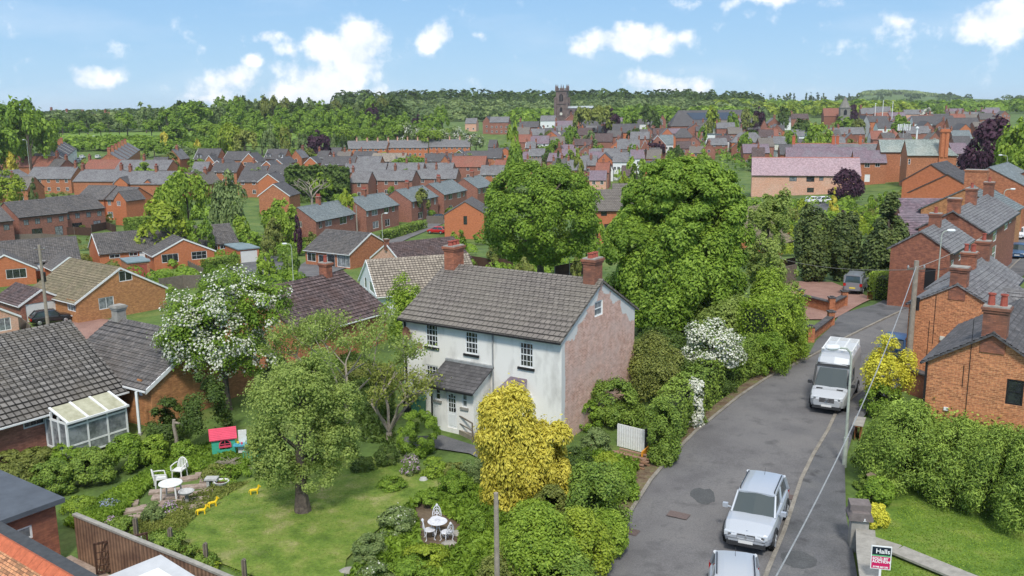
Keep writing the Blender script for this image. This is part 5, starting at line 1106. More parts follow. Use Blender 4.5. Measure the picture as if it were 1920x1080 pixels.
# ---------------------------------------------------------------- the town: (left px, eave py, D, width px, ridge, rise, height, wall, roof, auto windows, stacks, label)
TOWN=[
(962,291,330,9,'x',2.6,5,'brick_r','s_grey',(1,0,2),0,'slate roofed house left of the tall green town trees'),
(991,292,335,28,'x',2.8,5,'brick_r','s_grey',(4,0,2),1,'slate house with white edged gable left of the dark spruce'),
(985,277,350,18,'x',2.6,5,'brick_r','s_grey',(0,0,0),2,'slate cottage roof behind the white edged gable'),
(1052,284,350,22,'x',2.8,5,'brick_r','s_purple',(2,0,1),2,'purple slate house right of the dark spruce'),
(1017,250,430,20,'x',2.6,5,'cream','s_dark',(1,0,1),0,'cream house with dark roof on the bank below the church'),
(1003,247,435,13,'y',2.8,5,'brick_v','s_dark',(1,0,1),0,'orange gable on the bank below the church'),
(997,248,440,7,'y',2.0,4,'white','s_dark',(1,0,1),0,'small white gable at the left end of the bank'),
(1041,245,450,29,'x',2.6,5,'cream','s_grey',(4,0,2),1,'cream rendered cottage row with grey roof below the church'),
(1013,226,560,27,'x',3,5,'white','s_grey',(3,0,1),0,'white house with grey roof left of the church tower'),
(973,238,520,35,'x',3,5,'brick_b','s_dark',(0,0,0),1,'low dark roofs left of the church'),
(1040,237,480,38,'x',3,6,'brick_r','s_purple',(4,0,2),2,'red brick house under the church tower'),
(1077,232,470,14,'y',1.4,5,'brick_v','s_dark',(2,0,2),0,'vivid orange block with two dark openings below the church'),
(1090,236,468,34,'x',3,5,'brick_r','s_dark',(3,0,1),1,'dark roofed house right of the vivid orange block'),
(1088,243,440,8,'y',3,5,'brick_v','s_dark',(0,0,0),0,'orange round topped gable below the church nave'),
(1098,247,430,20,'x',3,5,'brick_r','s_grey',(2,0,1),0,'grey house with two white dormers, left one'),
(1121,248,430,27,'x',3.2,5,'brick_r','s_grey',(2,0,1),0,'grey house with two white dormers, right one'),
(1120,231,480,65,'x',3,5,'brick_r','s_purple',(8,0,1),3,'long purple slate terrace below the copper beech'),
(1190,232,480,20,'x',2.6,5,'white','s_dark',(2,0,1),1,'white house with dark roof right of the copper beech'),
(1148,248,415,48,'x',4,7,'brick_v','s_dark',(4,0,1),0,'tall brown roofed brick hall with four bays'),
(1098,265,385,48,'x',3.5,4,'brick_r','t_maroon',(0,0,0),0,'brick hall with near black roof and three white windows'),
(1157,278,345,40,'x',4,6,'brick_r','s_grey',(4,0,2),3,'slate roofed brick house with red stack and flue pole'),
(1217,271,340,30,'y',4,7,'brick_r','s_green',(2,0,2),0,'gabled brick house with white bargeboards in mid town'),
(1203,275,335,12,'y',3,6,'brick_r','s_grey',(1,0,2),1,'narrow brick gable beside the white bargeboard house'),
(1237,270,345,24,'x',4,6,'white','s_green',(3,0,2),0,'white walled range with green grey roof in mid town'),
(1104,293,330,56,'x',3,5,'brick_r','s_grey',(0,0,0),1,'pale grey slate range with white dormer'),
(1087,309,300,30,'x',3,6,'brick_r','s_grey',(1,0,2),1,'dark brick house left of the white building'),
(1098,308,292,19,'y',2,6,'brick_b','s_grey',(2,0,2),1,'narrow brick house with hipped slate left of the orange gable'),
(1117,303,300,32,'y',3,6,'brick_v','s_dark',(1,0,2),0,'vivid orange gable attached to the white building'),
(1149,303,290,28,'x',3,6.5,'white','s_grey',(4,0,2),0,'white town building with dark framed windows'),
(1132,318,280,17,'y',2.6,4,'white','t_maroon',(1,0,1),0,'low white gable in front of the white town building'),
(1117,323,285,16,'x',2.4,4,'brick_b','t_maroon',(0,0,0),0,'dark roofed low range in front of the orange gable'),
(1063,318,280,34,'x',3,5,'brick_r','s_grey',(2,0,1),1,'grey roofed house just right of the round sycamore top'),
(1105,337,262,30,'x',2.4,5,'brick_p','s_purple',(2,0,2),0,'pink brick cottage between the sycamore and the white building'),
(1213,233,450,28,'x',3,5,'brick_r','s_grey',(2,0,2),2,'red house with two bay windows left of the long warehouse'),
(1238,226,490,10,'y',3,6,'brick_r','s_dark',(1,0,1),0,'brick gable joining the long warehouse'),
(1254,232,430,22,'y',3,5,'brick_r','s_grey',(1,0,1),0,'small brick gable before the warehouse'),
(1243,250,400,50,'x',2.5,4,'brick_b','s_purple',(0,0,0),2,'low purple roofs before the warehouse'),
(1220,262,370,24,'y',3,6,'brick_r','s_dark',(2,0,2),1,'brick block with cream windows mid town'),
(1235,257,360,30,'y',4,6,'brick_v','s_grey',(2,0,1),0,'round headed orange gable mid town'),
(1262,257,365,36,'x',4,5,'brick_r','s_dark',(2,0,1),0,'long dark hipped roof right of the round headed gable'),
(1290,241,385,26,'y',2.5,7,'brick_r','s_dark',(1,0,2),0,'plain red brick block with white windows mid town'),
(1305,245,390,16,'x',2.5,6,'brick_r','s_dark',(2,0,2),1,'brick block joined to the plain red one'),
(1318,238,430,22,'x',2.8,5,'brick_b','s_dark',(0,0,0),2,'dark roofs behind the half timbered gable'),
(1331,240,385,14,'y',3,6,'white','s_dark',(1,0,1),0,'half timbered white gable in the town'),
(1344,240,380,32,'x',2.6,8,'brick_r','s_grey',(3,0,2),1,'red brick block right of the half timbered gable'),
(1376,238,375,26,'x',2.4,7,'brick_r','s_green',(2,0,2),0,'red brick block with grey green roof'),
(1363,229,440,42,'x',3,4,'white','s_grey',(0,0,0),0,'pale hipped roof above the brick blocks'),
(1350,218,480,14,'y',3,5,'brick_r','s_grey',(2,0,1),0,'small pyramid roofed turret house in the town'),
(1323,226,470,26,'x',3,5,'brick_r','t_maroon',(2,0,1),3,'maroon roofs with cream windows in the town centre'),
(1404,231,430,20,'x',3,5,'white','s_grey',(2,0,1),0,'white gabled house right of the pale hipped roof'),
(1424,243,400,16,'y',5,6,'brick_r','t_red',(0,0,0),0,'tall red gable right of the white gabled house'),
(1403,247,400,22,'x',2.5,5,'brick_r','s_dark',(2,0,1),1,'dark roofed yard buildings by the red gable'),
(1324,252,350,50,'flat',0,5,'white','felt',(0,0,0),0,'flat roofed white building behind the horse chestnut'),
(1372,266,320,58,'x',4,5,'brick_v','s_grey',(5,0,1),0,'long grey hipped roof with orange walls behind the horse chestnut'),
(1394,286,300,46,'x',3,5,'brick_b','s_purple',(3,0,1),0,'purple brown roof behind the mauve one'),
(1440,231,430,22,'y',3,6,'brick_r','s_grey',(2,0,2),1,'grey roofed brick house left of the tall town trees'),
(1446,244,400,20,'y',3,6,'brick_r','s_grey',(2,0,2),0,'gabled brick house with white striped corner'),
(1466,228,450,16,'x',3,5,'white','s_grey',(1,0,1),1,'white walled cottage with grey roof, right part of town'),
(1484,222,470,30,'x',3,5,'brick_r','t_maroon',(2,0,1),1,'maroon roofed cottages with white gable'),
(1491,246,390,20,'y',4,5,'brick_r','s_dark',(1,0,2),0,'pinkish brick gable left of the big green town tree'),
(1442,269,345,52,'x',3,4,'cream','s_grey',(3,0,1),0,'wide grey hall roof with white eaves left of the big town tree'),
(1457,284,320,34,'flat',0,4,'white','s_dark',(4,0,1),0,'glass fronted extension with dark flat roof'),
(1556,252,380,18,'x',3,5,'brick_r','s_grey',(1,0,1),2,'grey roofed house right of the big town tree'),
(1572,251,385,46,'x',3,5,'brick_b','s_grey',(5,0,1),1,'long low grey roof among trees'),
(1545,217,620,28,'x',5,6,'brick_b','t_red',(0,0,0),0,'long red church roof beside the spire'),
(1465,217,560,20,'x',3,5,'brick_r','t_red',(0,0,0),1,'red roofs behind the dark town trees'),
(1615,213,560,32,'x',4,6,'brick_r','s_grey',(4,0,2),1,'grey block with flagpoles near the domed beech'),
(1640,209,600,28,'x',4,6,'brick_p','s_grey',(4,0,2),0,'pale grey roofed block above the flagpoles'),
(1626,228,500,36,'x',3,5,'brick_v','s_dark',(4,0,1),1,'tan walled shops with dark roof right side of town'),
(1616,232,470,14,'y',4,9,'grey','s_dark',(1,0,2),0,'slender grey turret with pointed roof'),
(1646,240,430,40,'x',3,5,'white','s_dark',(3,0,1),1,'white walls under dark roofs behind the turret'),
(1663,256,370,26,'x',3,5,'brick_r','t_red',(0,0,0),2,'maroon pyramid roof behind the phone masts'),
(1700,250,350,24,'x',3,5,'brick_r','s_grey',(0,0,0),0,'blue grey roof by the white flue'),
(1716,249,345,26,'x',3,5,'brick_r','s_grey',(1,0,1),1,'red ended grey roof right of the white flue'),
(1713,231,430,70,'x',4,5,'white','s_dark',(9,0,1),0,'long white balconied range with dark roof'),
(1729,238,405,18,'y',2.6,6,'brick_r','s_dark',(2,0,2),0,'brick gable bay in the white balconied range'),
(1780,238,400,52,'x',4.5,5,'brick_o','s_dark',(4,0,1),0,'dark roofed brick range right of the balconies'),
(1799,243,385,20,'y',2.6,5,'brick_v','s_dark',(1,0,1),0,'brick gable bay in the dark roofed range'),
(1788,259,345,32,'x',3,5,'brick_r','s_green',(3,0,1),1,'grey green roofed house below the dark range'),
(1791,272,310,30,'x',3,5,'brick_r','s_dark',(2,0,1),0,'purple roofed house with skylights by the copper beech'),
(1787,287,280,28,'x',3,5,'brick_r','s_purple',(2,0,2),0,'red house with white windows behind the lichened roof'),
(1697,214,620,36,'x',3,6,'brick_p','s_grey',(2,0,1),0,'pale roofed buildings left of the cream blossom tree'),
(1776,214,620,30,'x',4,5,'brick_r','s_purple',(3,0,1),1,'distant red and grey houses right of the blossom tree'),
(1808,219,600,26,'x',3,5,'brick_v','s_grey',(2,0,1),1,'distant orange houses near the copper beech'),
(1745,223,560,48,'x',3,5,'brick_r','s_dark',(0,0,0),2,'distant low grey roof line behind the white range'),
(1850,211,640,24,'x',4,5,'brick_r','s_grey',(2,0,1),0,'distant grey shed roof above the copper beech'),
(1690,196,1100,22,'flat',0,6,'white','felt2',(0,0,0),0,'distant long white factory on the far ridge'),
(905,228,560,14,'y',3,7,'brick_r','s_dark',(1,0,2),0,'tall pink brick block left of the town'),
(872,231,560,20,'x',3,5,'brick_p','s_grey',(2,0,1),0,'pale house among trees left of the tall pink block'),
(918,229,565,34,'x',3,7,'brick_r','s_grey',(4,0,2),0,'long pink brick block behind the chestnut row'),
(915,275,420,14,'x',3,5,'brick_r','s_dark',(1,0,1),0,'dark roofed house by the end of the chestnut row'),
(700,226,620,10,'y',3,6,'brick_p','s_dark',(1,0,1),0,'pink house glimpsed between the park trees'),
(92,211,820,12,'x',3,5,'brick_r','s_dark',(1,0,1),1,'distant house at the far left skyline'),
(120,215,790,24,'x',3,5,'cream','s_grey',(2,0,1),1,'distant pale houses left of the park skyline'),
(150,217,780,22,'x',3,5,'brick_r','s_grey',(2,0,1),1,'distant red houses left of the park skyline'),
(192,217,780,24,'x',3,5,'brick_p','t_red',(2,0,1),1,'distant pink houses on the park skyline'),
(330,222,720,12,'y',3,5,'white','s_dark',(1,0,1),0,'distant white gable behind the park trees'),
(283,218,720,10,'y',3,5,'white','s_dark',(1,0,1),0,'distant small white gable behind the playing field'),
]
for (px,py,D,wp,rd_,rs,h,wl_,rf_,au,nc,lab) in TOWN:
    q=at(px,py,h)[1]; D=min(max(q,D*.72),D*1.3)
    LX=wp*D/F*1.03; LY=9 if rd_!='y' else 12
    pk=[(.03,),(.97,),(.5,)][:nc] if rd_=='x' else [(.08,),(.8,)][:min(nc,2)]
    sc=max(1,D/420); hz=(0,0)
    if 'hipped' in lab and rd_=='x': hz=(LY*.4,LY*.4)
    if 'pyramid' in lab: hz=(min(LX,LY)*.45,)*2
    H=house(lab,(px,py),h,-8,LX,LY,rd_ if rd_!='flat' else 'flat',rs,wl_,rf_,D=D,auto=au if au[0] else None,chim=[(c[0],1.2*sc,.9*sc,.7*sc,2) for c in pk],hip=hz,barge='white' if 'bargeboard' in lab or 'white edged' in lab else None)
    if 'two white dormers' in lab: dormer(H,.3); dormer(H,.72)
    if 'with white dormer' in lab: dormer(H,.3)
# warehouse with solar panels
H=house('long low warehouse with dark solar panels on its grey brown roof',(1258,236),4,-5,48,26,'x',8.5,'brick_b','s_dark',D=520,name='warehouse',cat='warehouse',hip=(5,5))
mb=MB(); hh=4+.25; 
def wp_(x,f): return (x,-.3+13.3*f,4-.2+8.7*f+.25)
mb.face([wp_(13,.38),wp_(37,.38),wp_(33.5,.82),wp_(9.5,.82)]); mb.build('solar_panels',mat('solar_panel',(.03,.05,.08),rough=.35,kind='plain'),H['t'])
# ---------------------------------------------------------------- the church
cx,cy,cz=gx(1054,600); zt=atD(1054,168,600)[2]; ch=thing('church',(cx,cy,cz),R(-14),'dark sandstone church with tall pinnacled tower','church')
TH=zt-cz; s=3.6; mb=MB()
for z0,z1,k in ((-2,TH*.30,1.06),(TH*.30,TH*.62,1.0),(TH*.62,TH-.6,.97)): mb.box((-s*k,-s*k,z0),(s*k,s*k,z1))
for z in (TH*.30,TH*.62,TH-.9): mb.box((-s*1.12,-s*1.12,z),(s*1.12,s*1.12,z+.45))
for a_ in (-1,1):
    for b_ in (-1,1): mb.box((a_*s-.9 if a_<0 else a_*s-.5,b_*s-.9 if b_<0 else b_*s-.5,-2),(a_*s+.5 if a_<0 else a_*s+.9,b_*s+.5 if b_<0 else b_*s+.9,TH*.8))
for i in range(6):
    f=-s+2*s*(i+.5)/6
    for q in ((f-.4,-s,f+.4,-s+.5),(f-.4,s-.5,f+.4,s),(-s,f-.4,-s+.5,f+.4),(s-.5,f-.4,s,f+.4)): mb.box((q[0],q[1],TH-.5),(q[2],q[3],TH+.9))
mb.build('tower',M['stone'],ch)
mb=MB()
for x,y in ((-s,-s),(s,-s),(-s,s),(s,s),(0,-s),(0,s),(-s,0),(s,0)):
    mb.box((x-.32,y-.32,TH-.5),(x+.32,y+.32,TH+1.6)); mb.cyl((x,y,TH+1.6),(x,y,TH+3.4),.4,.04,6)
mb.build('pinnacles',M['stone'],ch)
bk=M['black']; mb=MB()
mb.prism([(-1.2,TH*.70),(1.2,TH*.70),(1.2,TH*.84),(0,TH*.91),(-1.2,TH*.84)],-s-.12,-s-.02); mb.box((-.18,-s-.2,TH*.70),(.18,-s-.1,TH*.9),1)
mb.prism([(-.8,TH*.42),(.8,TH*.42),(.8,TH*.5),(0,TH*.55),(-.8,TH*.5)],-s-.12,-s-.02); mb.build('belfry_window',[bk,M['stone']],ch)
mb=MB(); mb.lathe((0,0,0),[(0,0),(.9,.01),(.9,.1),(0,.1)],14); ck=mb.build('clock',M['cream'],ch); ck.location=(0,-s-.25,TH*.36); ck.rotation_euler=(R(90),0,0)
mb=MB(); NL=21; mb.box((s,-8,-2),(s+NL,8,8.0)); mb.box((s,-4.4,8),(s+NL-4,4.4,12.2))
for i in range(5): mb.box((s+2+i*4.2,-8.7,-2),(s+2.9+i*4.2,-8,8.6))
for i in range(9): mb.box((s+1+i*2.1,-8.1,8),(s+1.9+i*2.1,-7.8,8.9))
mb.build('nave',M['stone'],ch)
mb=MB()
for i in range(4): x=s+4.3+i*4.2; mb.prism([(x-1,2.2),(x+1,2.2),(x+1,5.2),(x,6.6),(x-1,5.2)],-8.12,-8.02)
for i in range(4): x=s+3+i*3.6; mb.prism([(x-.9,9),(x+.9,9),(x+.9,10.6),(x,11.3),(x-.9,10.6)],-4.5,-4.42)
mb.build('nave_windows',bk,ch)
mb=MB(); mb.prism([(-4.8,12.2),(4.8,12.2),(0,13.6)],0,NL-4); r=mb.build('roof',mat('lead_roof',(.40,.44,.44),rough=.5,scale=.5),ch); r.rotation_euler=(0,0,R(-90)); r.location=(s,0,0)
# small spired church further right
cx,cy,cz=gx(1582,620); sp_=thing('spired_church',(cx,cy,cz),R(-10),'small grey stone church tower with a short spire beside the domed dark beech','church'); zt=atD(1582,181,620)[2]-cz
mb=MB(); mb.box((-3.2,-3.2,-2),(3.2,3.2,zt*.62)); mb.box((-3.6,-3.6,zt*.6),(3.6,3.6,zt*.62)); mb.build('tower',mat('grey_stone',(.25,.23,.20),scale=.6),sp_)
mb=MB(); mb.cyl((0,0,zt*.62),(0,0,zt),3.6,.1,8); mb.build('spire',MATS['grey_stone'],sp_)
mb=MB(); mb.prism([(-1,zt*.36),(1,zt*.36),(1,zt*.5),(0,zt*.56),(-1,zt*.5)],-3.35,-3.22); mb.build('belfry_window',bk,sp_)
# masts, flagpoles and flues in the town
def pole_px(name,label,px,D,top,r=.12,m='white',cat='pole',extra=None):
    g=gx(px,D); zt=atD(px,top,D)[2]-g[2]; t=thing(name,g,0,label,cat); mb=MB(); mb.cyl((0,0,-.3),(0,0,zt),r,r*.7,8); mb.cyl((0,0,-.3),(0,0,.5),r*2,r*2,8); mb.build('shaft',M[m],t)
    mb=MB(); mb.lathe((0,0,zt),[(r*1.6,0),(r*1.6,r),(0,r*2)],8); mb.build('cap',M[m],t); return t,zt
for px,D,tp,l in ((1639,560,195,'left'),(1653,565,190,'middle'),(1671,560,192,'right')): pole_px('flagpole','%s flagpole by the grey roofed block in the town'%l,px,D,tp,.25,'white','flagpole')
pole_px('flue','white flue rising from the blue grey roof',1716,345,241,.4,'white','flue')
t,zt=pole_px('phone_mast','phone mast cluster with white panel antennas above the flat roofs',1690,330,232,.15,'grey','mast')
mb=MB()
for i in range(7): x=-2.1+i*.7; mb.box((x-.18,-.3+.15*(i%3),zt-2.4),(x+.18,-.1+.15*(i%3),zt-.1))
mb.box((-2.3,-.05,zt-1.6),(2.3,.05,zt-1.4),1); mb.build('antenna',[M['white'],M['grey']],t)
def goal(px,D,wid,label):
    g=gx(px,D); t=thing('goal_posts',g,R(-5),label,'goal'); mb=MB(); w2=wid/2
    mb.box((-w2-.1,-.1,0),(-w2+.1,.1,2.9)); mb.box((w2-.1,-.1,0),(w2+.1,.1,2.9)); mb.build('post',M['white'],t); mb=MB(); mb.box((-w2-.1,-.1,2.8),(w2+.1,.1,3.0)); mb.build('crossbar',M['white'],t)
goal(175,500,7.3,'white football goal at the left end of the playing field'); goal(231,497,7.3,'white football goal at the right end of the playing field')

# ---------------------------------------------------------------- closely packed back rows of the town and estates
BUILT=[(o.location.x,o.location.y) for o in COL.objects if o.type=='EMPTY' and o.get('category') in('house','bungalow','church','warehouse')]
rdt=random.Random(21)
def packed(where,px0,px1,D,n,roofs,walls,a=-8,h=5,LX=None,W=8):
    step=(px1-px0)/n; k=0
    for i in range(n):
        px=px0+step*i+rdt.uniform(-.1,.1)*step; d=D*rdt.uniform(.965,1.035); x,y,z=gx(px,d); L=(LX or step*d/F)*rdt.uniform(.86,1.0)
        if any(abs(x+L*.5-bx-4)<L*.5+3.5 and abs(y+4-by-4)<9.5 for bx,by in BUILT): continue
        rl=rdt.choice(roofs); wl2=rdt.choice(walls); hh=h*rdt.uniform(.85,1.2); tp='x' if rdt.random()<.78 else 'y'
        u,v=proj(x,y,z+hh); rn={'t_brown':'weathered brown tiled','s_grey':'grey slate','s_dark':'dark slate','s_purple':'purple slate','t_dark':'brown tiled','t_maroon':'maroon tiled','t_red':'red tiled','s_green':'green grey slate'}[rl]
        wn_={'white':'white walled','cream':'cream walled','brick_r':'brick','brick_b':'dark brick','brick_v':'orange brick','brick_o':'orange brick'}[wl2]
        house('%s %s house%s, %s in %s'%(wn_,rn,', gable forward' if tp=='y' else '',['first','second','third','fourth','fifth','sixth','seventh','eighth','ninth','tenth','eleventh','twelfth'][k],where),(u,v),hh,a+rdt.uniform(-9,9),L if tp=='x' else min(L,7.5),W,tp,rdt.uniform(2.4,3.4),wl2,rl,D=y,auto=(max(1,int(L/3.2)),0,2),chim=[(rdt.choice((.03,.5,.97)),1.2,.9,.7,2)] if rdt.random()<.75 else [])
        BUILT.append((x,y)); k+=1
RO=('s_grey','s_dark','s_purple','t_dark','t_brown','t_maroon','t_red'); WO=('brick_r','brick_r','brick_b','brick_r','white','brick_v')
for w_,a0,a1,d,n in (('row nearest the round sycamore top',1040,1215,300,7),('row behind the white town building',985,1230,325,9),('row level with the pale slate range',970,1240,360,10),('row just below the black roofed hall',985,1240,392,10),('row level with the brown roofed hall',960,1400,425,12),
    ('row above the cream cottages',965,1250,455,10),('row in front of the warehouse',1240,1450,400,8),('row under the warehouse',1230,1450,440,8),('row at the church foot',960,1260,490,10),('top row beside the warehouse',1300,1470,500,7),('highest row under the wood',1060,1440,540,11),
    ('row behind the purple slate range',1410,1560,330,6),('row below the dark town trees',1400,1560,375,6),('row left of the spire trees',1410,1580,440,7),('row below the spire trees',1560,1700,400,6),('row right of the phone masts',1690,1810,380,5),('row beyond the balconied range',1680,1850,470,7),('far right row near the blossom tree',1620,1860,540,9),('farthest right row under the horizon trees',1640,1900,640,9)):
    packed(w_,a0,a1,d,n,RO,WO)
ES=('s_dark','t_dark','t_brown','t_maroon','s_grey')
for w_,a0,a1,d,n in (('row by the tan range',630,850,350,8),('row behind the wide orange gable',545,640,365,4),('row under the dormer houses',360,540,300,6),('row left of the cypress block',330,520,262,6),('far left street row',-40,300,262,7),('row above the slate houses',0,120,330,4),('row right of the receding terraces',255,345,330,3)):
    packed(w_,a0,a1,d,n,ES,('brick_v','brick_r','brick_o'),h=4.8)
def ordw(n):
    o=['','first','second','third','fourth','fifth','sixth','seventh','eighth','ninth','tenth','eleventh','twelfth','thirteenth','fourteenth','fifteenth','sixteenth','seventeenth','eighteenth','nineteenth']
    if n<20: return o[n]
    t=['','','twenty','thirty','forty','fifty','sixty','seventy','eighty','ninety'][n//10]
    return t+' '+o[n%10] if n%10 else t[:-1]+'ieth'
# ---------------------------------------------------------------- far woods: one mass each
def wood(label,px0,px1,D0,D1,H,hw,leaf,n,per=60,kind=None,cone=False,ls=None,name='wood',Dpow=1):
    px=rng.uniform(px0,px1,n); D=D0+(D1-D0)*rng.random(n)**Dpow; x=(px-U0)/F*D; z=terr(x,D); hh=H*rng.uniform(.7,1.25,n); r=hw*rng.uniform(.6,1.4,n)
    N_=n*per; k=np.repeat(np.arange(n),per); d=rng.normal(size=(N_,3)); d/=np.linalg.norm(d,axis=1,keepdims=True); d[:,2]=np.abs(d[:,2])*1.3-.4; d[:,1]=-np.abs(d[:,1])*.9+.15
    if cone: zz=rng.random(N_); d[:,0]*=(1-zz); d[:,1]*=(1-zz); P=np.stack([x[k]+d[:,0]*r[k]*.6,D[k]+d[:,1]*r[k]*.6,z[k]+zz*hh[k]*1.25],1)
    else: P=np.stack([x[k]+d[:,0]*r[k],D[k]+d[:,1]*r[k],z[k]+hh[k]*.5+d[:,2]*hh[k]*.5],1)
    Nn=d+rng.normal(size=(N_,3))*.35+np.array([0,0,.4]); tint=.5+np.repeat(rng.uniform(-.35,.35,n),per)+rng.normal(0,.15,N_)
    o=mobj(name,leafmesh(name,P,Nn,ls or hw*.55,tint,LF[leaf],.8)); tag(o,label,'woodland',kind='stuff'); return o
wood('dark wooded ridge across the skyline',640,1420,950,1250,19,7.5,'dark',520,70)
wood('mid green wood below the skyline ridge',730,1420,720,960,11,7,'grey',420,70)
wood('bright green wood behind the church and warehouse',960,1400,640,760,9.5,6.5,'green',230,70)
wood('yellow green wood on the right horizon',1330,1700,800,1250,12,8,'lime',260,60)
wood('mixed green wood on the right horizon',1380,1920,900,1500,13,9,'green',420,60)
wood('dark hedgerow trees on the far right horizon',1560,1960,1000,2200,11,10,'dark',220,50)
wood('line of small pointed conifers on the right horizon',1400,1600,1500,1700,19,7,'conif',70,40,cone=True)
wood('wooded hill on the right horizon',1610,1790,2350,2750,8,13,'grey',330,40)
wood('distant wood behind the park on the left',-60,760,900,1200,8,8,'dark',260,50)
wood('dark park woodland behind the tree line',330,760,585,680,15,6.5,'dark',200,80)
wood('scrub and hedges below the playing field',95,420,430,475,4.5,3.5,'green',240,50)
wood('low bushes on the bank below the church',1000,1110,395,425,3.5,2.6,'green',130,50)
wood('garden greenery among the town roofs',960,1440,320,560,3.6,2.6,'green',190,40)
wood('garden greenery among the right hand roofs',1440,1800,300,600,4,2.6,'olive',150,40)
wood('garden greenery among the left hand estates',330,930,210,420,2.2,1.8,'green',190,40)
wood('garden greenery among the left hand streets',0,330,200,420,2.2,1.8,'olive',90,40)
wood('trees beyond the playing field',90,420,585,640,11,5.5,'grey',120,80)
wood('garden shrubs between the bungalows and the brown terrace',225,560,118,185,1.7,1.3,'green',90,110,ls=.42)
wood('garden shrubs left of the brick terrace yards',-40,235,135,190,1.5,1.2,'olive',45,100,ls=.42)
wood('garden shrubs behind the sycamore fences',860,1120,108,160,1.7,1.3,'green',60,110,ls=.4)
wood('garden shrubs between the conifers and the mauve roofed hall',1390,1690,112,185,1.9,1.4,'lime',80,120,ls=.42)
wood('dark garden shrubs before the mauve roofed hall',1400,1680,120,205,2.2,1.6,'green',70,120,ls=.5)
wood('rough growth in the gardens behind the semis',440,640,150,185,1.6,1.3,'green',90,70,ls=.5)
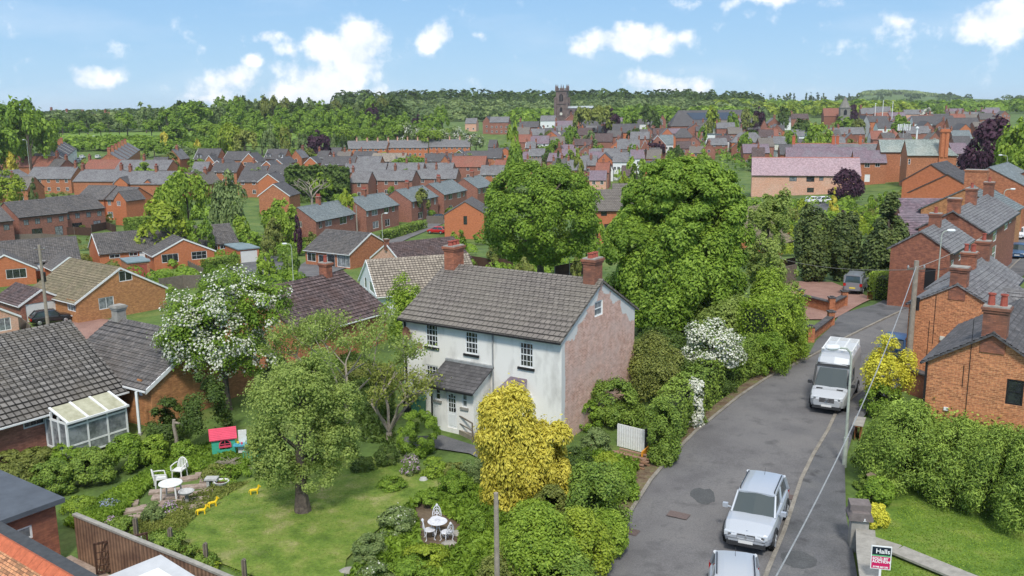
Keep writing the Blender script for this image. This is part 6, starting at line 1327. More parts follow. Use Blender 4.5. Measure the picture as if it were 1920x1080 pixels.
# ---------------------------------------------------------------- middle distance trees: (px, D, top row, half width px, leaf, kind, label)
MT=[
(24,330,192,46,'green','round','big green park tree at the left edge'),
(62,320,183,42,'green','round','tallest leafy tree of the left edge clump'),
(5,300,212,44,'green','round','rounded tree at the very left edge'),
(88,345,205,28,'green','round','green tree right of the tallest left clump tree'),
(33,420,178,13,'dark','loose','flat topped dark pine above the left clump, left one'),
(60,420,178,15,'dark','loose','flat topped dark pine above the left clump, right one'),
(357,180,303,42,'bright','round','bright lime green tree in the left middle'),
(322,165,330,30,'bright','round','smaller bright green tree left of the lime green one'),
(430,172,322,36,'grey','round','grey green willowy tree right of the lime green one'),
(310,150,362,58,'lime','dome','wide yellow green tree above the clipped hedge block'),
(378,150,385,28,'green','dome','green bushy tree below the lime green one'),
(20,235,322,32,'lime','round','yellow green tree at the left edge before the slate houses'),
(67,230,332,13,'conif','cone','small dark conifer before the slate house with white windows'),
(600,380,240,24,'purple','round','copper beech by the estate'),
(537,370,241,14,'willow','column','golden weeping willow by the estate'),
(565,375,235,16,'grey','loose','thin grey green tree between the willow and copper beech'),
(437,360,225,26,'lime','round','light green broad tree left of the willow'),
(462,350,238,24,'willow','round','olive tree left of the willow'),
(412,375,232,20,'green','round','dark green tree right of the playing field'),
(508,372,232,17,'grey','round','grey green tree just left of the willow'),
(625,400,250,10,'grey','column','slim grey tree right of the copper beech'),
(645,410,255,10,'dark','column','dark slim conifer at the left end of the long terrace'),
(962,300,222,16,'bright','column','bright green tree at the left edge of the town, upper'),
(967,270,262,20,'green','round','green tree at the left edge of the town, lower'),
(1192,235,290,24,'bright','column','bright green tree by the white town building'),
(1170,215,322,14,'lime','dome','lime green bush in front of the white town building'),
(1048,230,279,13,'conif','cone','dark spruce behind the round sycamore'),
(1084,240,275,17,'willow','loose','pale blossoming tree right of the dark spruce'),
(1072,420,232,15,'green','round','green tree among the houses below the church'),
(1105,430,240,18,'grey','dome','grey green bush mass right of the cream cottages'),
(1146,560,202,13,'purple','round','copper beech right of the church nave'),
(1178,560,200,16,'green','round','green tree right of the church copper beech'),
(1218,600,196,17,'dark','round','dark green tree before the wood, mid town'),
(1090,640,197,16,'willow','round','pale green willow behind the church nave, left'),
(1130,660,194,22,'willow','round','pale green willow behind the church nave, right'),
(1335,560,200,16,'lime','dome','light green tree right of the warehouse'),
(1372,560,208,12,'green','round','green tree behind the turret house'),
(1402,560,204,14,'olive','round','olive tree right of the turret house'),
(1420,575,198,11,'purple','round','dark purple tree at the edge of the town'),
(1530,300,221,34,'bright','dome','big bright green tree in the right of the town'),
(1468,520,200,14,'dark','round','dark tree behind the red roofs, left'),
(1500,440,222,20,'dark','round','dark green trees behind the red roofs'),
(1484,360,240,14,'green','round','green tree by the brick gable, right of town'),
(1597,620,193,13,'purple','dome','domed dark copper beech beside the small spire'),
(1580,470,216,24,'green','round','green trees below the spire, left'),
(1606,460,222,17,'olive','round','green trees below the spire, right'),
(1684,440,202,24,'green','dome','green conical tree mass left of the balconied range'),
(1592,330,258,20,'olive','dome','rounded hedge tree behind the slate range'),
(1738,640,199,13,'blos','dome','cream blossoming tree on the right skyline'),
(1730,600,213,8,'purple','round','small purple tree below the cream blossom tree'),
(1762,620,204,13,'green','round','green tree right of the cream blossom tree'),
(1835,560,210,12,'dark','round','dark green tree at the right before the copper beech'),
(1584,195,309,36,'purple','dome','purple plum tree in front of the mauve roofed hall'),
(1562,175,354,13,'gold','cone','golden conifer beside the purple plum tree'),
(1475,150,385,34,'olive','dome','olive bushes in front of the car park'),
(1545,150,388,26,'green','dome','green garden bushes behind the dark conifers, left'),
(1600,140,395,24,'lime','dome','yellow green garden bushes behind the dark conifers'),
(1632,150,390,20,'olive','dome','garden shrubs left of the purple outbuilding'),
(1580,150,392,10,'purple','dome','dark red garden shrub behind the conifers'),
(1850,190,205,60,'purple','dome','drooping copper beech at the right'),
(1838,185,262,24,'purple','round','lower limb mass of the drooping copper beech'),
(1905,165,205,46,'bright','round','bright yellow green tree at the right edge'),
(1902,150,260,34,'bright','round','bright green tree below it at the right edge'),
(1860,170,300,32,'dark','dome','dark shrubbery by the street lamps'),
(1440,135,372,30,'apple','round','olive green tree beside the buff roofed bungalow'),
(650,190,354,20,'lime','dome','round yellow green bush behind the second semi'),
(533,170,362,34,'bright','dome','bright green bush mass left of the first semi'),
(560,150,398,10,'purple','dome','dark red shrub by the first semi'),
(515,165,405,22,'olive','dome','olive shrub below the bright green bush mass'),
(548,128,450,20,'hedge','dome','rounded clipped bush by the bungalow street lamp'),
(499,125,463,22,'bright','dome','bright clipped dome bush at the drive'),
(720,350,284,24,'lime','round','light green tree before the red roofed house'),
(760,340,292,26,'green','round','green tree in the middle of the estate roofs'),
(735,230,338,8,'green','dome','small garden tree by the brick pair'),
(900,175,430,16,'green','dome','green bushes by the plain orange house'),
(1080,95,478,14,'olive','dome','olive bush behind the dark panel fence'),
(985,85,478,32,'olive','dome','olive shrub behind the white house roof'),
(330,400,258,22,'green','round','green tree below the playing field, right'),
(345,385,272,26,'grey','round','grey green tree below the playing field, far right'),
(290,410,262,20,'green','round','green tree below the playing field, middle'),
(155,440,262,12,'green','dome','green bush between the receding terraces'),
(190,445,262,9,'purple','dome','small copper bush between the receding terraces'),
(375,330,296,22,'green','round','round tree left of the dormer house'),
(300,340,300,26,'grey','dome','bush mass with white blossom left of the dormer houses'),
(130,470,262,10,'dark','dome','dark bush at the top of the left terrace'),
(25,300,280,16,'gold','dome','yellow shrub at the left before the park trees'),
(310,425,244,10,'gold','dome','yellow shrub at the right end of the playing field'),
(372,410,250,8,'gold','dome','yellow shrub between park trees'),
(945,420,268,12,'green','round','green tree by the orange gable near the chestnut row'),
(925,560,246,14,'dark','round','dark tree below the tall pink block'),
(1055,310,289,16,'green','dome','garden tree right of the spruce'),
(1680,135,405,20,'olive','dome','garden shrub by the purple slate outbuilding'),
]
for px,D,top,hw,lf,kd,lab in MT:
    if 1050<px<1450 and D>500: D,top,hw=485,top-2,hw*1.15
    ptree(lab,px,D,top,hw,lf,kd,low=.03 if kd in('dome','cone') else .08)
# park tree line, left to right
PK=[(118,560,215,16,'dark'),(140,570,206,14,'grey'),(165,560,208,17,'dark'),(205,565,212,12,'dark'),(112,520,222,18,'green'),(150,510,225,19,'green'),(190,520,228,17,'green'),(225,515,224,15,'grey'),(275,560,192,17,'grey'),(240,520,208,22,'green'),(285,520,222,17,'green'),(315,530,198,22,'green'),(345,560,188,15,'dark'),
 (372,510,188,36,'green'),(415,520,190,22,'grey'),(440,540,182,20,'green'),(480,520,200,18,'green'),(455,560,178,13,'green'),(500,580,178,12,'olive'),(515,575,177,13,'olive'),(530,540,195,19,'green'),(565,520,198,22,'green'),(600,520,196,20,'green'),(630,500,200,22,'green'),(655,500,196,20,'green'),(684,490,205,22,'green'),(700,560,192,13,'purple'),(724,480,212,24,'green'),(757,490,208,20,'green'),(785,500,212,15,'purple'),(812,480,212,23,'green'),(830,520,194,15,'green'),(790,470,222,18,'green'),(580,500,212,20,'green'),(545,505,212,20,'green'),(506,500,214,22,'green'),(385,470,222,26,'green'),(430,500,210,22,'green'),(468,505,212,20,'green')]
PK+=[(x,430+(x*7)%40,222+(x*13)%16,27,('green','green','bright','green')[x%4]) for x in (333,398,425,455,492,522,585,612,642,668,705,740,775,806,838)]
PK+=[(x,600+(x*7)%40,177+(x*11)%12,15,('green','grey','dark','olive')[x%4]) for x in range(420,760,23)]
for i,(px,D,top,hw,lf) in enumerate(sorted(PK)):
    ptree('%s park tree, %s, %s from the left along the treeline'%({'bright':'fresh green','dark':'dark','grey':'grey green','green':'green','olive':'thin olive','purple':'copper leaved'}[lf],'tall' if top<200 else 'lower',ordw(i+1)),px,D,top,hw,lf,'round',group=None)
for i,(px,hw) in enumerate(((757,20),(785,18),(808,16),(830,17),(855,18),(878,16),(893,18))):
    t=ptree('%s candle flowered chestnut of the row behind the long terrace'%nth[i].replace('nearest','leftmost').replace('second','second from left').replace('third','third from left').replace('fourth','fourth from left').replace('fifth','fifth from left').replace('sixth','sixth from left').replace('seventh','rightmost'),px,450-i*3,[229,236,240,242,237,244,250][i],hw,'grey','round',group='flowering chestnuts behind the long terrace')
    P,Nn,T=crown_pts('round',(1,1,1),30,500,i+400); c=[c for c in t.children if c.name.startswith('crown')][0]
    b=mobj('blossom',leafmesh('blossom',P*1.03,Nn,.11,T,LF['blos']),t); b.location=c.location; b.scale=c.scale
rt=random.Random(5); xs_=sorted(rt.uniform(965,1440) for _ in range(30))
for i,px in enumerate(xs_):
    D=rt.choice((345,375,410,440,470,500)); lf=rt.choice(('green','green','dark','grey','olive','bright','purple')); g_=gx(px,D); tp=proj(g_[0],g_[1],g_[2]+rt.uniform(7.5,12))[1]
    ptree('%s tree among the town roofs, %s from the left there'%({'green':'round green','dark':'dark green','grey':'grey green','olive':'olive','bright':'bright green','purple':'copper'}[lf],ordw(i+1)),px,D,tp,rt.uniform(8,15),lf,'round')
xs_=sorted(rt.uniform(250,900) for _ in range(26))
for i,px in enumerate(xs_):
    D=rt.choice((215,250,300,330,370,400)); lf=rt.choice(('green','green','lime','grey','olive','bright')); g_=gx(px,D); tp=proj(g_[0],g_[1],g_[2]+rt.uniform(5,9.5))[1]
    ptree('%s garden tree between the estate roofs, %s from the left there'%({'green':'green','lime':'yellow green','grey':'grey green','olive':'olive','bright':'bright green'}[lf],ordw(i+1)),px,D,tp,rt.uniform(11,19)*250/D+4,lf,'round')
for i,(px,D,tp,hw,lf) in enumerate(((470,150,418,24,'green'),(505,142,440,18,'olive'),(455,165,395,20,'bright'),(520,175,372,26,'green'),(585,150,432,14,'olive'),(860,140,420,18,'green'),(930,130,445,22,'olive'),(1100,120,440,22,'green'),(1120,140,402,16,'bright'),(1420,160,368,24,'green'),(1500,165,372,18,'lime'),(1640,160,352,16,'green'),(1665,130,392,16,'bright'),(1690,175,352,20,'olive'),(1668,185,350,14,'green'))):
    ptree('%s bush filling the gardens, %s from the left of that scatter'%({'green':'green','lime':'yellow green','olive':'olive','bright':'bright green'}[lf],ordw(i+1)),px,D,tp,hw,lf,'dome',cat='bush',name='bush')
# ---------------------------------------------------------------- near trees
tree('huge horse chestnut with drooping leaf layers right of the white house',1268,64,262,665,142,'chest','layer',n=76000,ls=.27,nl=150,dy=.85,spread=.25,aspect=.5,droop=.2,extra=((-85,-30,75,95),(68,-50,78,122),(0,-110,130,80)),inner=.12,trunk=.5)
tree('dense round sycamore behind the white house roof',1013,100,298,500,114,'green','ball',n=60000,ls=.32,nl=260,trunk=.45,spread=.2,inner=.25)
wh=lambda P,c,r: (P[:,2]>c[2]-r[2]*.6)&((np.sin(P[:,0]*3.1+P[:,2]*2)+np.sin(P[:,1]*2.7+P[:,2]*3.3)+np.sin(P[:,2]*4.1-P[:,0]*2))>-.5+1.0*(P[:,0]>1.5))
tree('white flowering hawthorn between the bungalows and the garden',428,49,505,735,112,'green','round',n=19000,ls=.15,nl=60,spread=.4,parts2=[('blos',.60,.13,'blossom',wh)],trunk=.2,extra=((-65,25,65,70),(80,-45,60,60),(-20,-50,60,50),(50,60,60,60)))
shrub('ivy covered dark shrub below the white flowering hawthorn',398,838,52,150,'dark',n=5000,ls=.16,kind='round')
shrub('dark holly like shrub right of the carport',318,830,48,92,'dark',n=4500,ls=.16)
tree('leaning apple tree with dark trunk on the garden lawn',568,34.5,645,925,98,'apple','round',n=27000,ls=.105,nl=70,trunk=.27,py=960,inner=.3,spread=.42,extra=((-66,62,42,52),(75,50,50,80),(10,-80,75,50),(-45,105,50,60),(95,-30,40,50),(30,110,55,45)),limbs=8,seed=31)
sparse_tree('straggly half bare tree with grey branches before the maroon roofed bungalow',652,45,575,760,120,seed=5,leaf='apple',n=10000,ls=.13,trunk=.13,lvl=4)
sparse_tree('second straggly tree with catkin green leaves beside the white house',730,43,655,830,66,seed=11,leaf='willow',n=3200,ls=.14,trunk=.16,lvl=3)
tree('small fresh green tree at the left corner of the white house',762,56,512,690,44,'bright','round',n=7000,ls=.15,nl=44,trunk=.1)
shrub('clipped round bush in front of the white house porch',784,850,44,86,'green',n=9000,ls=.10,kind='ball',nl=90,spread=.1)
tree('golden yellow conifer with drooping sprays in front of the white house',958,35,722,985,70,'gold','column',n=20000,ls=.17,nl=110,aspect=.38,droop=.8,trunk=.2,extra=((82,45,62,112),(34,20,56,100),(-30,-60,50,70)),inner=.12)
shrub('broad russet tinged yew beside the brick gable',1225,745,80,130,'olive',n=11000,ls=.16,nl=70,kind='dome')
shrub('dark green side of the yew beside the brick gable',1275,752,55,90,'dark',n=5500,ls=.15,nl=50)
shrub('mixed shrub below the brick gable corner',1150,792,68,92,'hedge',n=8000,ls=.14,nl=60)
shrub('thin grey leaved shrub against the pink brick gable',1105,770,30,80,'grey',n=1800,ls=.12,kind='loose')
shrub('white flowered climber against the white house corner',1075,765,34,80,'green',n=2600,ls=.13,kind='loose',parts2=[('blos',.10,.16,'blossom',None)])
shrub('ivy clad gatepost mass by the road bend',1242,868,42,126,'hedge',n=9500,ls=.12,nl=60,kind='column')
wt=lambda P,c,r: P[:,2]>c[2]-r[2]*.5
tree('white may blossom tree arching over the roadside hedge',1330,50,602,705,62,'green','round',n=7000,ls=.13,nl=60,parts2=[('blos',.85,.12,'blossom',wt)],trunk=.12,extra=((-48,30,28,26),(30,20,36,36)))
shrub('trail of white blossom hanging down the hedge to the kerb',1306,800,22,96,'green',n=1900,ls=.12,parts2=[('blos',.85,.12,'blossom',None)],kind='column')
# roadside hedge
hp=[at(*q)[:2] for q in ((1272,850),(1310,792),(1352,752),(1395,722),(1440,695))]
hedge('dark clipped hedge along the inside of the road bend',[(p[0]-.7,p[1]+.4) for p in hp],1.3,2.2,'hedge',n=16000,ls=.13)
hp=[at(*q)[:2] for q in ((1440,692),(1478,682),(1505,662))]
hedge('tall bright ivy hedge at the drive entrance',[(p[0]-.9,p[1]+.6) for p in hp],2.2,4.0,'bright',n=11000,ls=.17,rough=.3)
tree('mixed bright green trees above the tall ivy hedge',1440,62,500,675,60,'bright','round',n=12000,ls=.2,nl=70,dy=.8)
tree('yellow green scrub tree below the horse chestnut',1368,60,545,680,62,'apple','round',n=10000,ls=.2,nl=60,trunk=.15)
tree('feathery light green ash on the right of the horse chestnut',1432,72,335,600,52,'apple','loose',n=9500,ls=.24,nl=70,extra=((10,-60,40,60),(0,50,60,60)),trunk=.2)
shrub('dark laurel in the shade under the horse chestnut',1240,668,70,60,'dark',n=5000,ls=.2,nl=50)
# roadside shrubbery, bottom
for (px,py,hw,hp_,lf,n,lab) in [(1010,1110,95,190,'bright',13000,'big leafy maple sapling below the golden conifer'),(1118,1000,80,165,'hedge',12000,'green hedge shrub by the road below the stacked timber'),(1080,1075,85,150,'lime',12000,'yellow green hedge shrub by the lower road'),(1160,935,42,80,'green',6000,'leafy hedge corner closest to the kerb'),
    (1075,900,55,70,'dark',5500,'dark shrub behind the golden conifer'),(950,1120,70,110,'olive',6000,'brownish shrub at the bottom beside the timber pole'),(1035,985,50,90,'olive',6500,'olive shrub among the roadside hedge'),(1140,1040,50,100,'bright',7500,'bright hedge shrub nearest the lower kerb'),(1060,1130,80,120,'hedge',6500,'hedge shrub at the bottom edge by the road')]:
    shrub(lab,px,py,hw,hp_,lf,n=n,ls=.13,nl=60,spread=.35)
for (px,py,hw,hp_,lf,n,lab) in [(1118,846,34,50,'grey',3500,'grey shrub left of the small white shed'),(1100,800,40,56,'green',4500,'green shrub between golden conifer and gable'),(1168,790,44,40,'hedge',4500,'ivy shrub hanging over the small white shed'),(1085,950,60,60,'green',6500,'green shrub in the middle of the roadside bank'),(1135,890,46,44,'lime',5000,'light green shrub just below the board stack'),(1000,1000,60,70,'bright',6500,'broad leaved sapling right under the golden conifer'),(1290,790,40,60,'hedge',5000,'hedge mass behind the white blossom trail'),(1340,735,46,60,'dark',5000,'dark hedge mass under the may blossom'),(1395,705,46,66,'hedge',5500,'hedge mass under the ash tree'),(1440,700,44,90,'green',6500,'leafy hedge mass where the road bends'),(1480,680,40,110,'bright',6500,'bright ivy mass by the drive entrance')]:
    shrub(lab,px,py,hw,hp_,lf,n=n,ls=.13,nl=60,spread=.35)
shrub('green undergrowth before the maroon roofed bungalow wall',600,722,62,74,'green',n=5000,ls=.16)
shrub('olive undergrowth behind the straggly trees',672,735,52,66,'olive',n=3600,ls=.16)
shrub('grey green bush left of the straggly tree',520,740,46,84,'grey',n=3600,ls=.16)
# garden beds
for (px,py,hw,hp_,lf,n,lab,p2) in [(690,1050,45,60,'grey',3600,'pale green lavender bank by the lawn, lower part',None),(745,1000,48,60,'grey',3800,'pale green lavender bank by the lawn, upper part',[('blos',.03,.06,'blossom',None)]),(795,1062,60,48,'lime',5200,'yellow green heather mound before the iron table',None),(770,1090,60,50,'green',3200,'leafy plants at the foot of the heather mound',None),
    (700,1095,50,45,'grey',2600,'grey green plants at the bottom of the bed',[('blos',.04,.06,'blossom',None)]),(800,950,36,34,'green',2600,'green plants behind the iron chairs',None),(855,930,45,60,'green',3600,'dark green shrub left of the golden conifer',None),(893,1000,28,52,'green',3000,'green plants right of the iron table',None),(890,905,36,60,'grey',2600,'spiky grey plant beside the golden conifer',None),
    (735,915,36,22,'green',1500,'small plants at the top edge of the lawn',None),(815,890,34,36,'bright',2600,'bright green perennial below the round bush',None),(770,888,24,44,'grey',1700,'pale flowered shrub left of the path',[('lilac',.16,.07,'blossom',None)]),(850,890,34,26,'olive',1700,'low foliage by the path',None),
    (230,1000,40,34,'hedge',2600,'low dark shrubs along the timber fence, left part',None),(300,1035,62,44,'hedge',5200,'low dark shrubs along the timber fence, middle part',None),(370,1065,46,44,'hedge',3600,'low dark shrubs along the timber fence, right part',None),(385,1068,34,24,'lime',1500,'yellow leaved plant by the fence posts',None),
    (288,975,24,42,'grey',2200,'tall grey green plant on the patio edge',None),(318,960,20,22,'green',900,'lilac flowering plant by the bird bath',[('lilac',.3,.06,'blossom',None)]),(205,955,22,22,'grey',900,'blue forget me nots on the patio edge',[('blue',.3,.05,'blossom',None)]),(212,985,16,20,'green',700,'lilac flowers near the timber fence',[('lilac',.3,.06,'blossom',None)]),
    (150,958,42,32,'bright',2600,'low bright foliage beside the flat roofed extension',None),(405,900,34,34,'olive',2200,'plants around the white planter',None),(430,900,50,26,'green',1500,'low growth under the brush pile',None),(680,880,34,26,'dark',1600,'dark low shrubs under the straggly tree',None),(725,870,30,44,'dark',2000,'dark stump growth under the straggly tree',None)]:
    shrub(lab,px,py,hw,hp_,lf,n=n,ls=.10,nl=34,parts2=p2,spread=.25)
# left hedge bank
for (px,py,hw,hp_,lf,n,lab) in [(25,930,60,72,'olive',7000,'olive hedge bush at the left edge above the flat roof'),(95,925,55,74,'hedge',6500,'dark hedge bush left of the little stems'),(175,905,56,72,'hedge',7500,'tall hedge bush in front of the lean-to'),(240,880,50,80,'green',6000,'green hedge bush left of the dark holly'),(70,870,45,36,'olive',4500,'hedge bush behind the olive one'),(130,860,45,34,'green',4200,'hedge bush below the bungalow window'),
    (290,868,38,60,'bright',4000,'bright hedge bush by the weathered post'),(345,860,28,40,'green',2400,'small bush beside the weathered post'),(15,880,36,40,'olive',2600,'low bush at the left edge below the brick wall')]:
    shrub(lab,px,py,hw,hp_,lf,n=n,ls=.14,nl=44,spread=.25)
# right side cypress hedge and shrubs
hedge('dense cypress bank filling the right hand hedge',[(16.8,38.6),(20.8,36.6),(27,33)],2.6,2.3,'leyl',n=26000,ls=.15,rough=.5)
for (px,py,hw,hp_,n,lab) in [(1695,912,105,185,17000,'feathery cypress at the left end of the right hand hedge'),(1790,938,90,185,14000,'feathery cypress second from the left in the right hand hedge'),(1860,968,85,200,13000,'feathery cypress second from the right in the right hand hedge'),(1925,1000,75,240,11000,'feathery cypress at the right edge of the picture'),(1660,860,50,100,7000,'smaller cypress behind the pavement lamp'),(1745,850,70,110,7000,'cypress behind the hedge under the brick gable'),(1900,860,70,105,6500,'cypress top under the dark framed window')]:
    shrub(lab,px,py,hw,hp_,'leyl',n=n,ls=.16,nl=100,spread=.4,aspect=.3,kind='dome',group='feathery cypresses on the right')
tree('yellow leaved privet tree in front of the brick houses',1660,46,635,760,48,'yellow','round',n=6500,ls=.13,nl=50,trunk=.08)
shrub('green lower half of the yellow privet tree',1650,778,42,80,'green',n=5000,ls=.14,nl=40)
shrub('dark ivy at the pavement edge beside the lamp',1622,872,30,50,'dark',n=3000,ls=.12)
shrub('leaf litter and ivy mound behind the pavement',1618,915,22,30,'hedge',n=1600,ls=.1)
shrub('rounded green shrub behind the stone gate pier',1645,945,42,62,'green',n=5000,ls=.12,nl=40)
shrub('bright yellow euonymus beside the stone gate pier',1642,990,27,58,'yellow',n=3000,ls=.09,nl=34)
# dark conifers behind the drive
tree('dark cypress left of the three behind the drive',1522,90,390,528,40,'conif','column',n=12000,ls=.32,nl=70,trunk=.15)
tree('middle dark cypress of the three behind the drive',1580,90,400,528,38,'conif','column',n=12000,ls=.32,nl=70,trunk=.15)
tree('large dark spruce on the right of the three behind the drive',1660,86,364,536,62,'conif','cone',n=18000,ls=.34,nl=110,trunk=.2)
hp=[at(*q)[:2] for q in ((1652,566),(1724,534))]
hedge('bright clipped box hedge beside the grey van',[(p[0]+.2,p[1]+.9) for p in hp],1.8,2.3,'bright',n=7000,ls=.15)
hp=[at(*q)[:2] for q in ((238,437),(282,433))]
hedge('tall square clipped hedge behind the long bungalow',hp,3,3.2,'hedge',n=5000,ls=.3)
hp=[at(*q)[:2] for q in ((385,512),(444,500))]
hedge('clipped rectangular hedge in front of the long bungalow',hp,1.6,1.9,'hedge',n=5000,ls=.2)
hp=[at(*q)[:2] for q in ((722,450),(792,428))]
hedge('hedge along the front gardens of the semis',hp,2.2,1.7,'hedge',n=5000,ls=.3)
hp=[at(*q)[:2] for q in ((540,378),(655,376))]
hedge('very tall dark cypress block behind the first semi',hp,5,9.0,'dark',n=15000,ls=.7,rough=.6)
sparse_tree('dead bare tree in front of the tall cypress block',588,195,318,372,30,seed=9,dead=True,n=0,trunk=.3,lvl=3,name='dead_tree')
hp=[at(*q)[:2] for q in ((985,500),(1048,492))]
hedge('clipped hedge under the round sycamore',hp,1.5,2.0,'hedge',n=4000,ls=.22)
# grass tufts on the rough bank: stuff
def tufts(label,poly,n,h,leaf,name='long_grass'):
    P=[Vector(at(*q)[:2]) for q in poly]; xs=[p.x for p in P]; ys=[p.y for p in P]; pts=[]
    def inside(x,y):
        c=False
        for i in range(len(P)):
            a,b=P[i],P[(i+1)%len(P)]
            if (a.y>y)!=(b.y>y) and x<(b.x-a.x)*(y-a.y)/(b.y-a.y)+a.x: c=not c
        return c
    while len(pts)<n:
        x,y=random.uniform(min(xs),max(xs)),random.uniform(min(ys),max(ys))
        if inside(x,y): pts.append((x,y))
    A=np.array(pts); z=terr(A[:,0],A[:,1])+rng.random(n)*h; C=np.stack([A[:,0],A[:,1],z],1)
    ti=.5+.3*np.sin(A[:,0]*1.7)*np.cos(A[:,1]*1.3)+rng.normal(0,.15,n)
    o=mobj(name,leafmesh(name,C,rng.normal(size=(n,3))*np.array([1,1,.4])+np.array([0,0,.5]),h*1.1,ti,LF[leaf],.35)); tag(o,label,'grass',kind='stuff')
tufts('rough long grass on the bank above the patio',[(120,985),(200,930),(330,850),(395,835),(470,870),(440,900),(360,885),(280,915),(230,965),(170,1000)],26000,.22,'green')
tufts('weedy growth around the patio and fence',[(180,1010),(300,960),(395,915),(470,905),(380,960),(330,1010),(420,1060),(330,1050)],9000,.13,'olive')
tufts('leafy undergrowth in the lower garden beds',[(640,1110),(690,1030),(770,945),(785,985),(790,1030),(860,1035),(862,985),(820,960),(790,930),(850,915),(900,900),(930,960),(1000,1010),(1080,1080),(1060,1120)],18000,.26,'green')
tufts('undergrowth below the roadside hedge',[(1000,900),(1100,850),(1200,870),(1190,900),(1150,960),(1090,1060),(1000,1060)],12000,.35,'green')
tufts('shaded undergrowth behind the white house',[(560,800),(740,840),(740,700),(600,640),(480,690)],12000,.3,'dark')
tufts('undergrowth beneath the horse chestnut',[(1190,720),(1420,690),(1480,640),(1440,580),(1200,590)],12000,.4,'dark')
tufts('short uneven turf of the garden lawn',[(480,1100),(400,1050),(305,985),(335,948),(420,920),(520,885),(640,860),(735,866),(820,893),(845,912),(800,928),(740,968),(690,1008),(640,1060),(600,1110)],46000,.055,'green')
tufts('long edge grass of the right hand lawn',[(1650,1000),(1700,935),(1925,1000),(1925,1085),(1640,1085)],20000,.07,'bright')
# ---------------------------------------------------------------- fences, walls, poles
def fence(label,xy,h,m='timber_f',th=.05,posts=2.0,cap=None,name='fence',pm='timber',ph=.12,base=None,pw=.1,cat='fence'):
    P=[Vector(p) for p in xy]; o=P[0]; z0=tz(o.x,o.y); t=thing(name,(o.x,o.y,z0),0,label,cat); pn=MB()
    for a,b in zip(P,P[1:]):
        n=max(1,int((b-a).length/posts)); d=(b-a).normalized(); nr=Vector((-d.y,d.x))*th/2
        for i in range(n):
            p=a+(b-a)*i/n; q=a+(b-a)*(i+1)/n; zp=tz(p.x,p.y)-z0; zq=tz(q.x,q.y)-z0
            A=[(p.x-o.x+nr.x,p.y-o.y+nr.y),(q.x-o.x+nr.x,q.y-o.y+nr.y),(q.x-o.x-nr.x,q.y-o.y-nr.y),(p.x-o.x-nr.x,p.y-o.y-nr.y)]; zz=[zp,zq,zq,zp]
            L_=(q-p).length
            for (i0,i1) in ((0,1),(2,3)): pn.face([(*A[i0],zz[i0]-.2),(*A[i1],zz[i1]-.2),(*A[i1],zz[i1]+h),(*A[i0],zz[i0]+h)],0,[(0,0),(L_,0),(L_,h),(0,h)])
            pn.face([(*A[k],zz[k]+h) for k in range(4)],0)
            if cap:
                n2=nr*2.2; B=[(p.x-o.x+n2.x,p.y-o.y+n2.y),(q.x-o.x+n2.x,q.y-o.y+n2.y),(q.x-o.x-n2.x,q.y-o.y-n2.y),(p.x-o.x-n2.x,p.y-o.y-n2.y)]
                pn.face([(*B[k],zz[k]+h+.05) for k in range(4)],1); pn.face([(*B[0],zz[0]+h-.03),(*B[1],zz[1]+h-.03),(*B[1],zz[1]+h+.05),(*B[0],zz[0]+h+.05)],1); pn.face([(*B[2],zz[2]+h-.03),(*B[3],zz[3]+h-.03),(*B[3],zz[3]+h+.05),(*B[2],zz[2]+h+.05)],1)
            if pm:
                mb=MB(); mb.box((p.x-o.x-pw/2,p.y-o.y-pw/2,zp-.3),(p.x-o.x+pw/2,p.y-o.y+pw/2,zp+h+ph)); mb.build('post',M[pm],t)
    pn.build('panel',[M[m],M[cap or m]],t); return t
def pts(*L): return [at(*q)[:2] for q in L]
fence('tall weathered board fence with stone coping between the garden and the lower left yard',[(-16.1,31.0),(-12.6,28.5),(-8.2,25.6),(-5.0,23.4)],1.75,'timber_f',.08,2.2,cap='conc',pm=None)
for i,(px,py,tp) in enumerate(((257,1010,992),(322,1030,1012),(388,1060,1030),(460,1092,1054))):
    g=at(px,py+6); t=thing('fence_post',g,0,'%s short grey post among the shrubs along the board fence'%['leftmost','second from left','third from left','rightmost'][i],'post',group='old garden posts'); mb=MB(); mb.box((-.07,-.07,-.3),(.07,.07,.95)); mb.build('post_shaft',M['timber'],t); mb=MB(); mb.prism([(-.07,.95),(.07,.95),(0,1.0)],-.07,.07); mb.build('post_top',M['timber'],t)
fence('dark brown panel fence behind the sycamore bungalows',pts((868,498),(915,506),(962,508)),1.7,'timber_d',.06,2.4,pm=None)
fence('dark panel fence with white concrete posts right of the sycamore',pts((1040,528),(1068,523),(1097,512)),1.8,'timber_d',.06,2.6,pm='conc',ph=.25)
fence('weathered fence behind the gable bungalow',pts((300,547),(345,540),(378,540)),1.8,'timber',.06,2.2)
fence('grey timber fence beside the bungalow driveway',pts((103,592),(124,588)),1.8,'timber',.06,2.2)
fence('board fence by the cottage at the left edge',pts((35,612),(60,634)),1.3,'timber',.06,2.0)
fence('low picket fence in front of the long bungalow wing',pts((351,499),(385,516)),.9,'timber',.05,1.2)
fence('dark garden fences behind the brown terrace',pts((92,442),(140,440),(172,442)),1.7,'timber_d',.06,3)
fence('second dark fence behind the brown terrace',pts((172,436),(200,430),(218,437)),1.7,'timber_d',.06,3)
fence('grey boarded fence below the brown terrace',pts((28,456),(80,454),(130,458)),1.8,'timber',.06,3)
fence('olive painted fence by the third semi',pts((800,420),(832,420)),1.9,'leaf_olive' if 'leaf_olive' in M else 'timber',.06,3,pm=None)
fence('grey fence in shadow left of the dark conifers',pts((1450,540),(1492,530)),1.9,'timber',.08,2,pm='conc',ph=.5)
fence('brown fence above the grey one left of the dark conifers',pts((1455,520),(1490,514)),1.8,'timber_d',.06,2,pm=None)
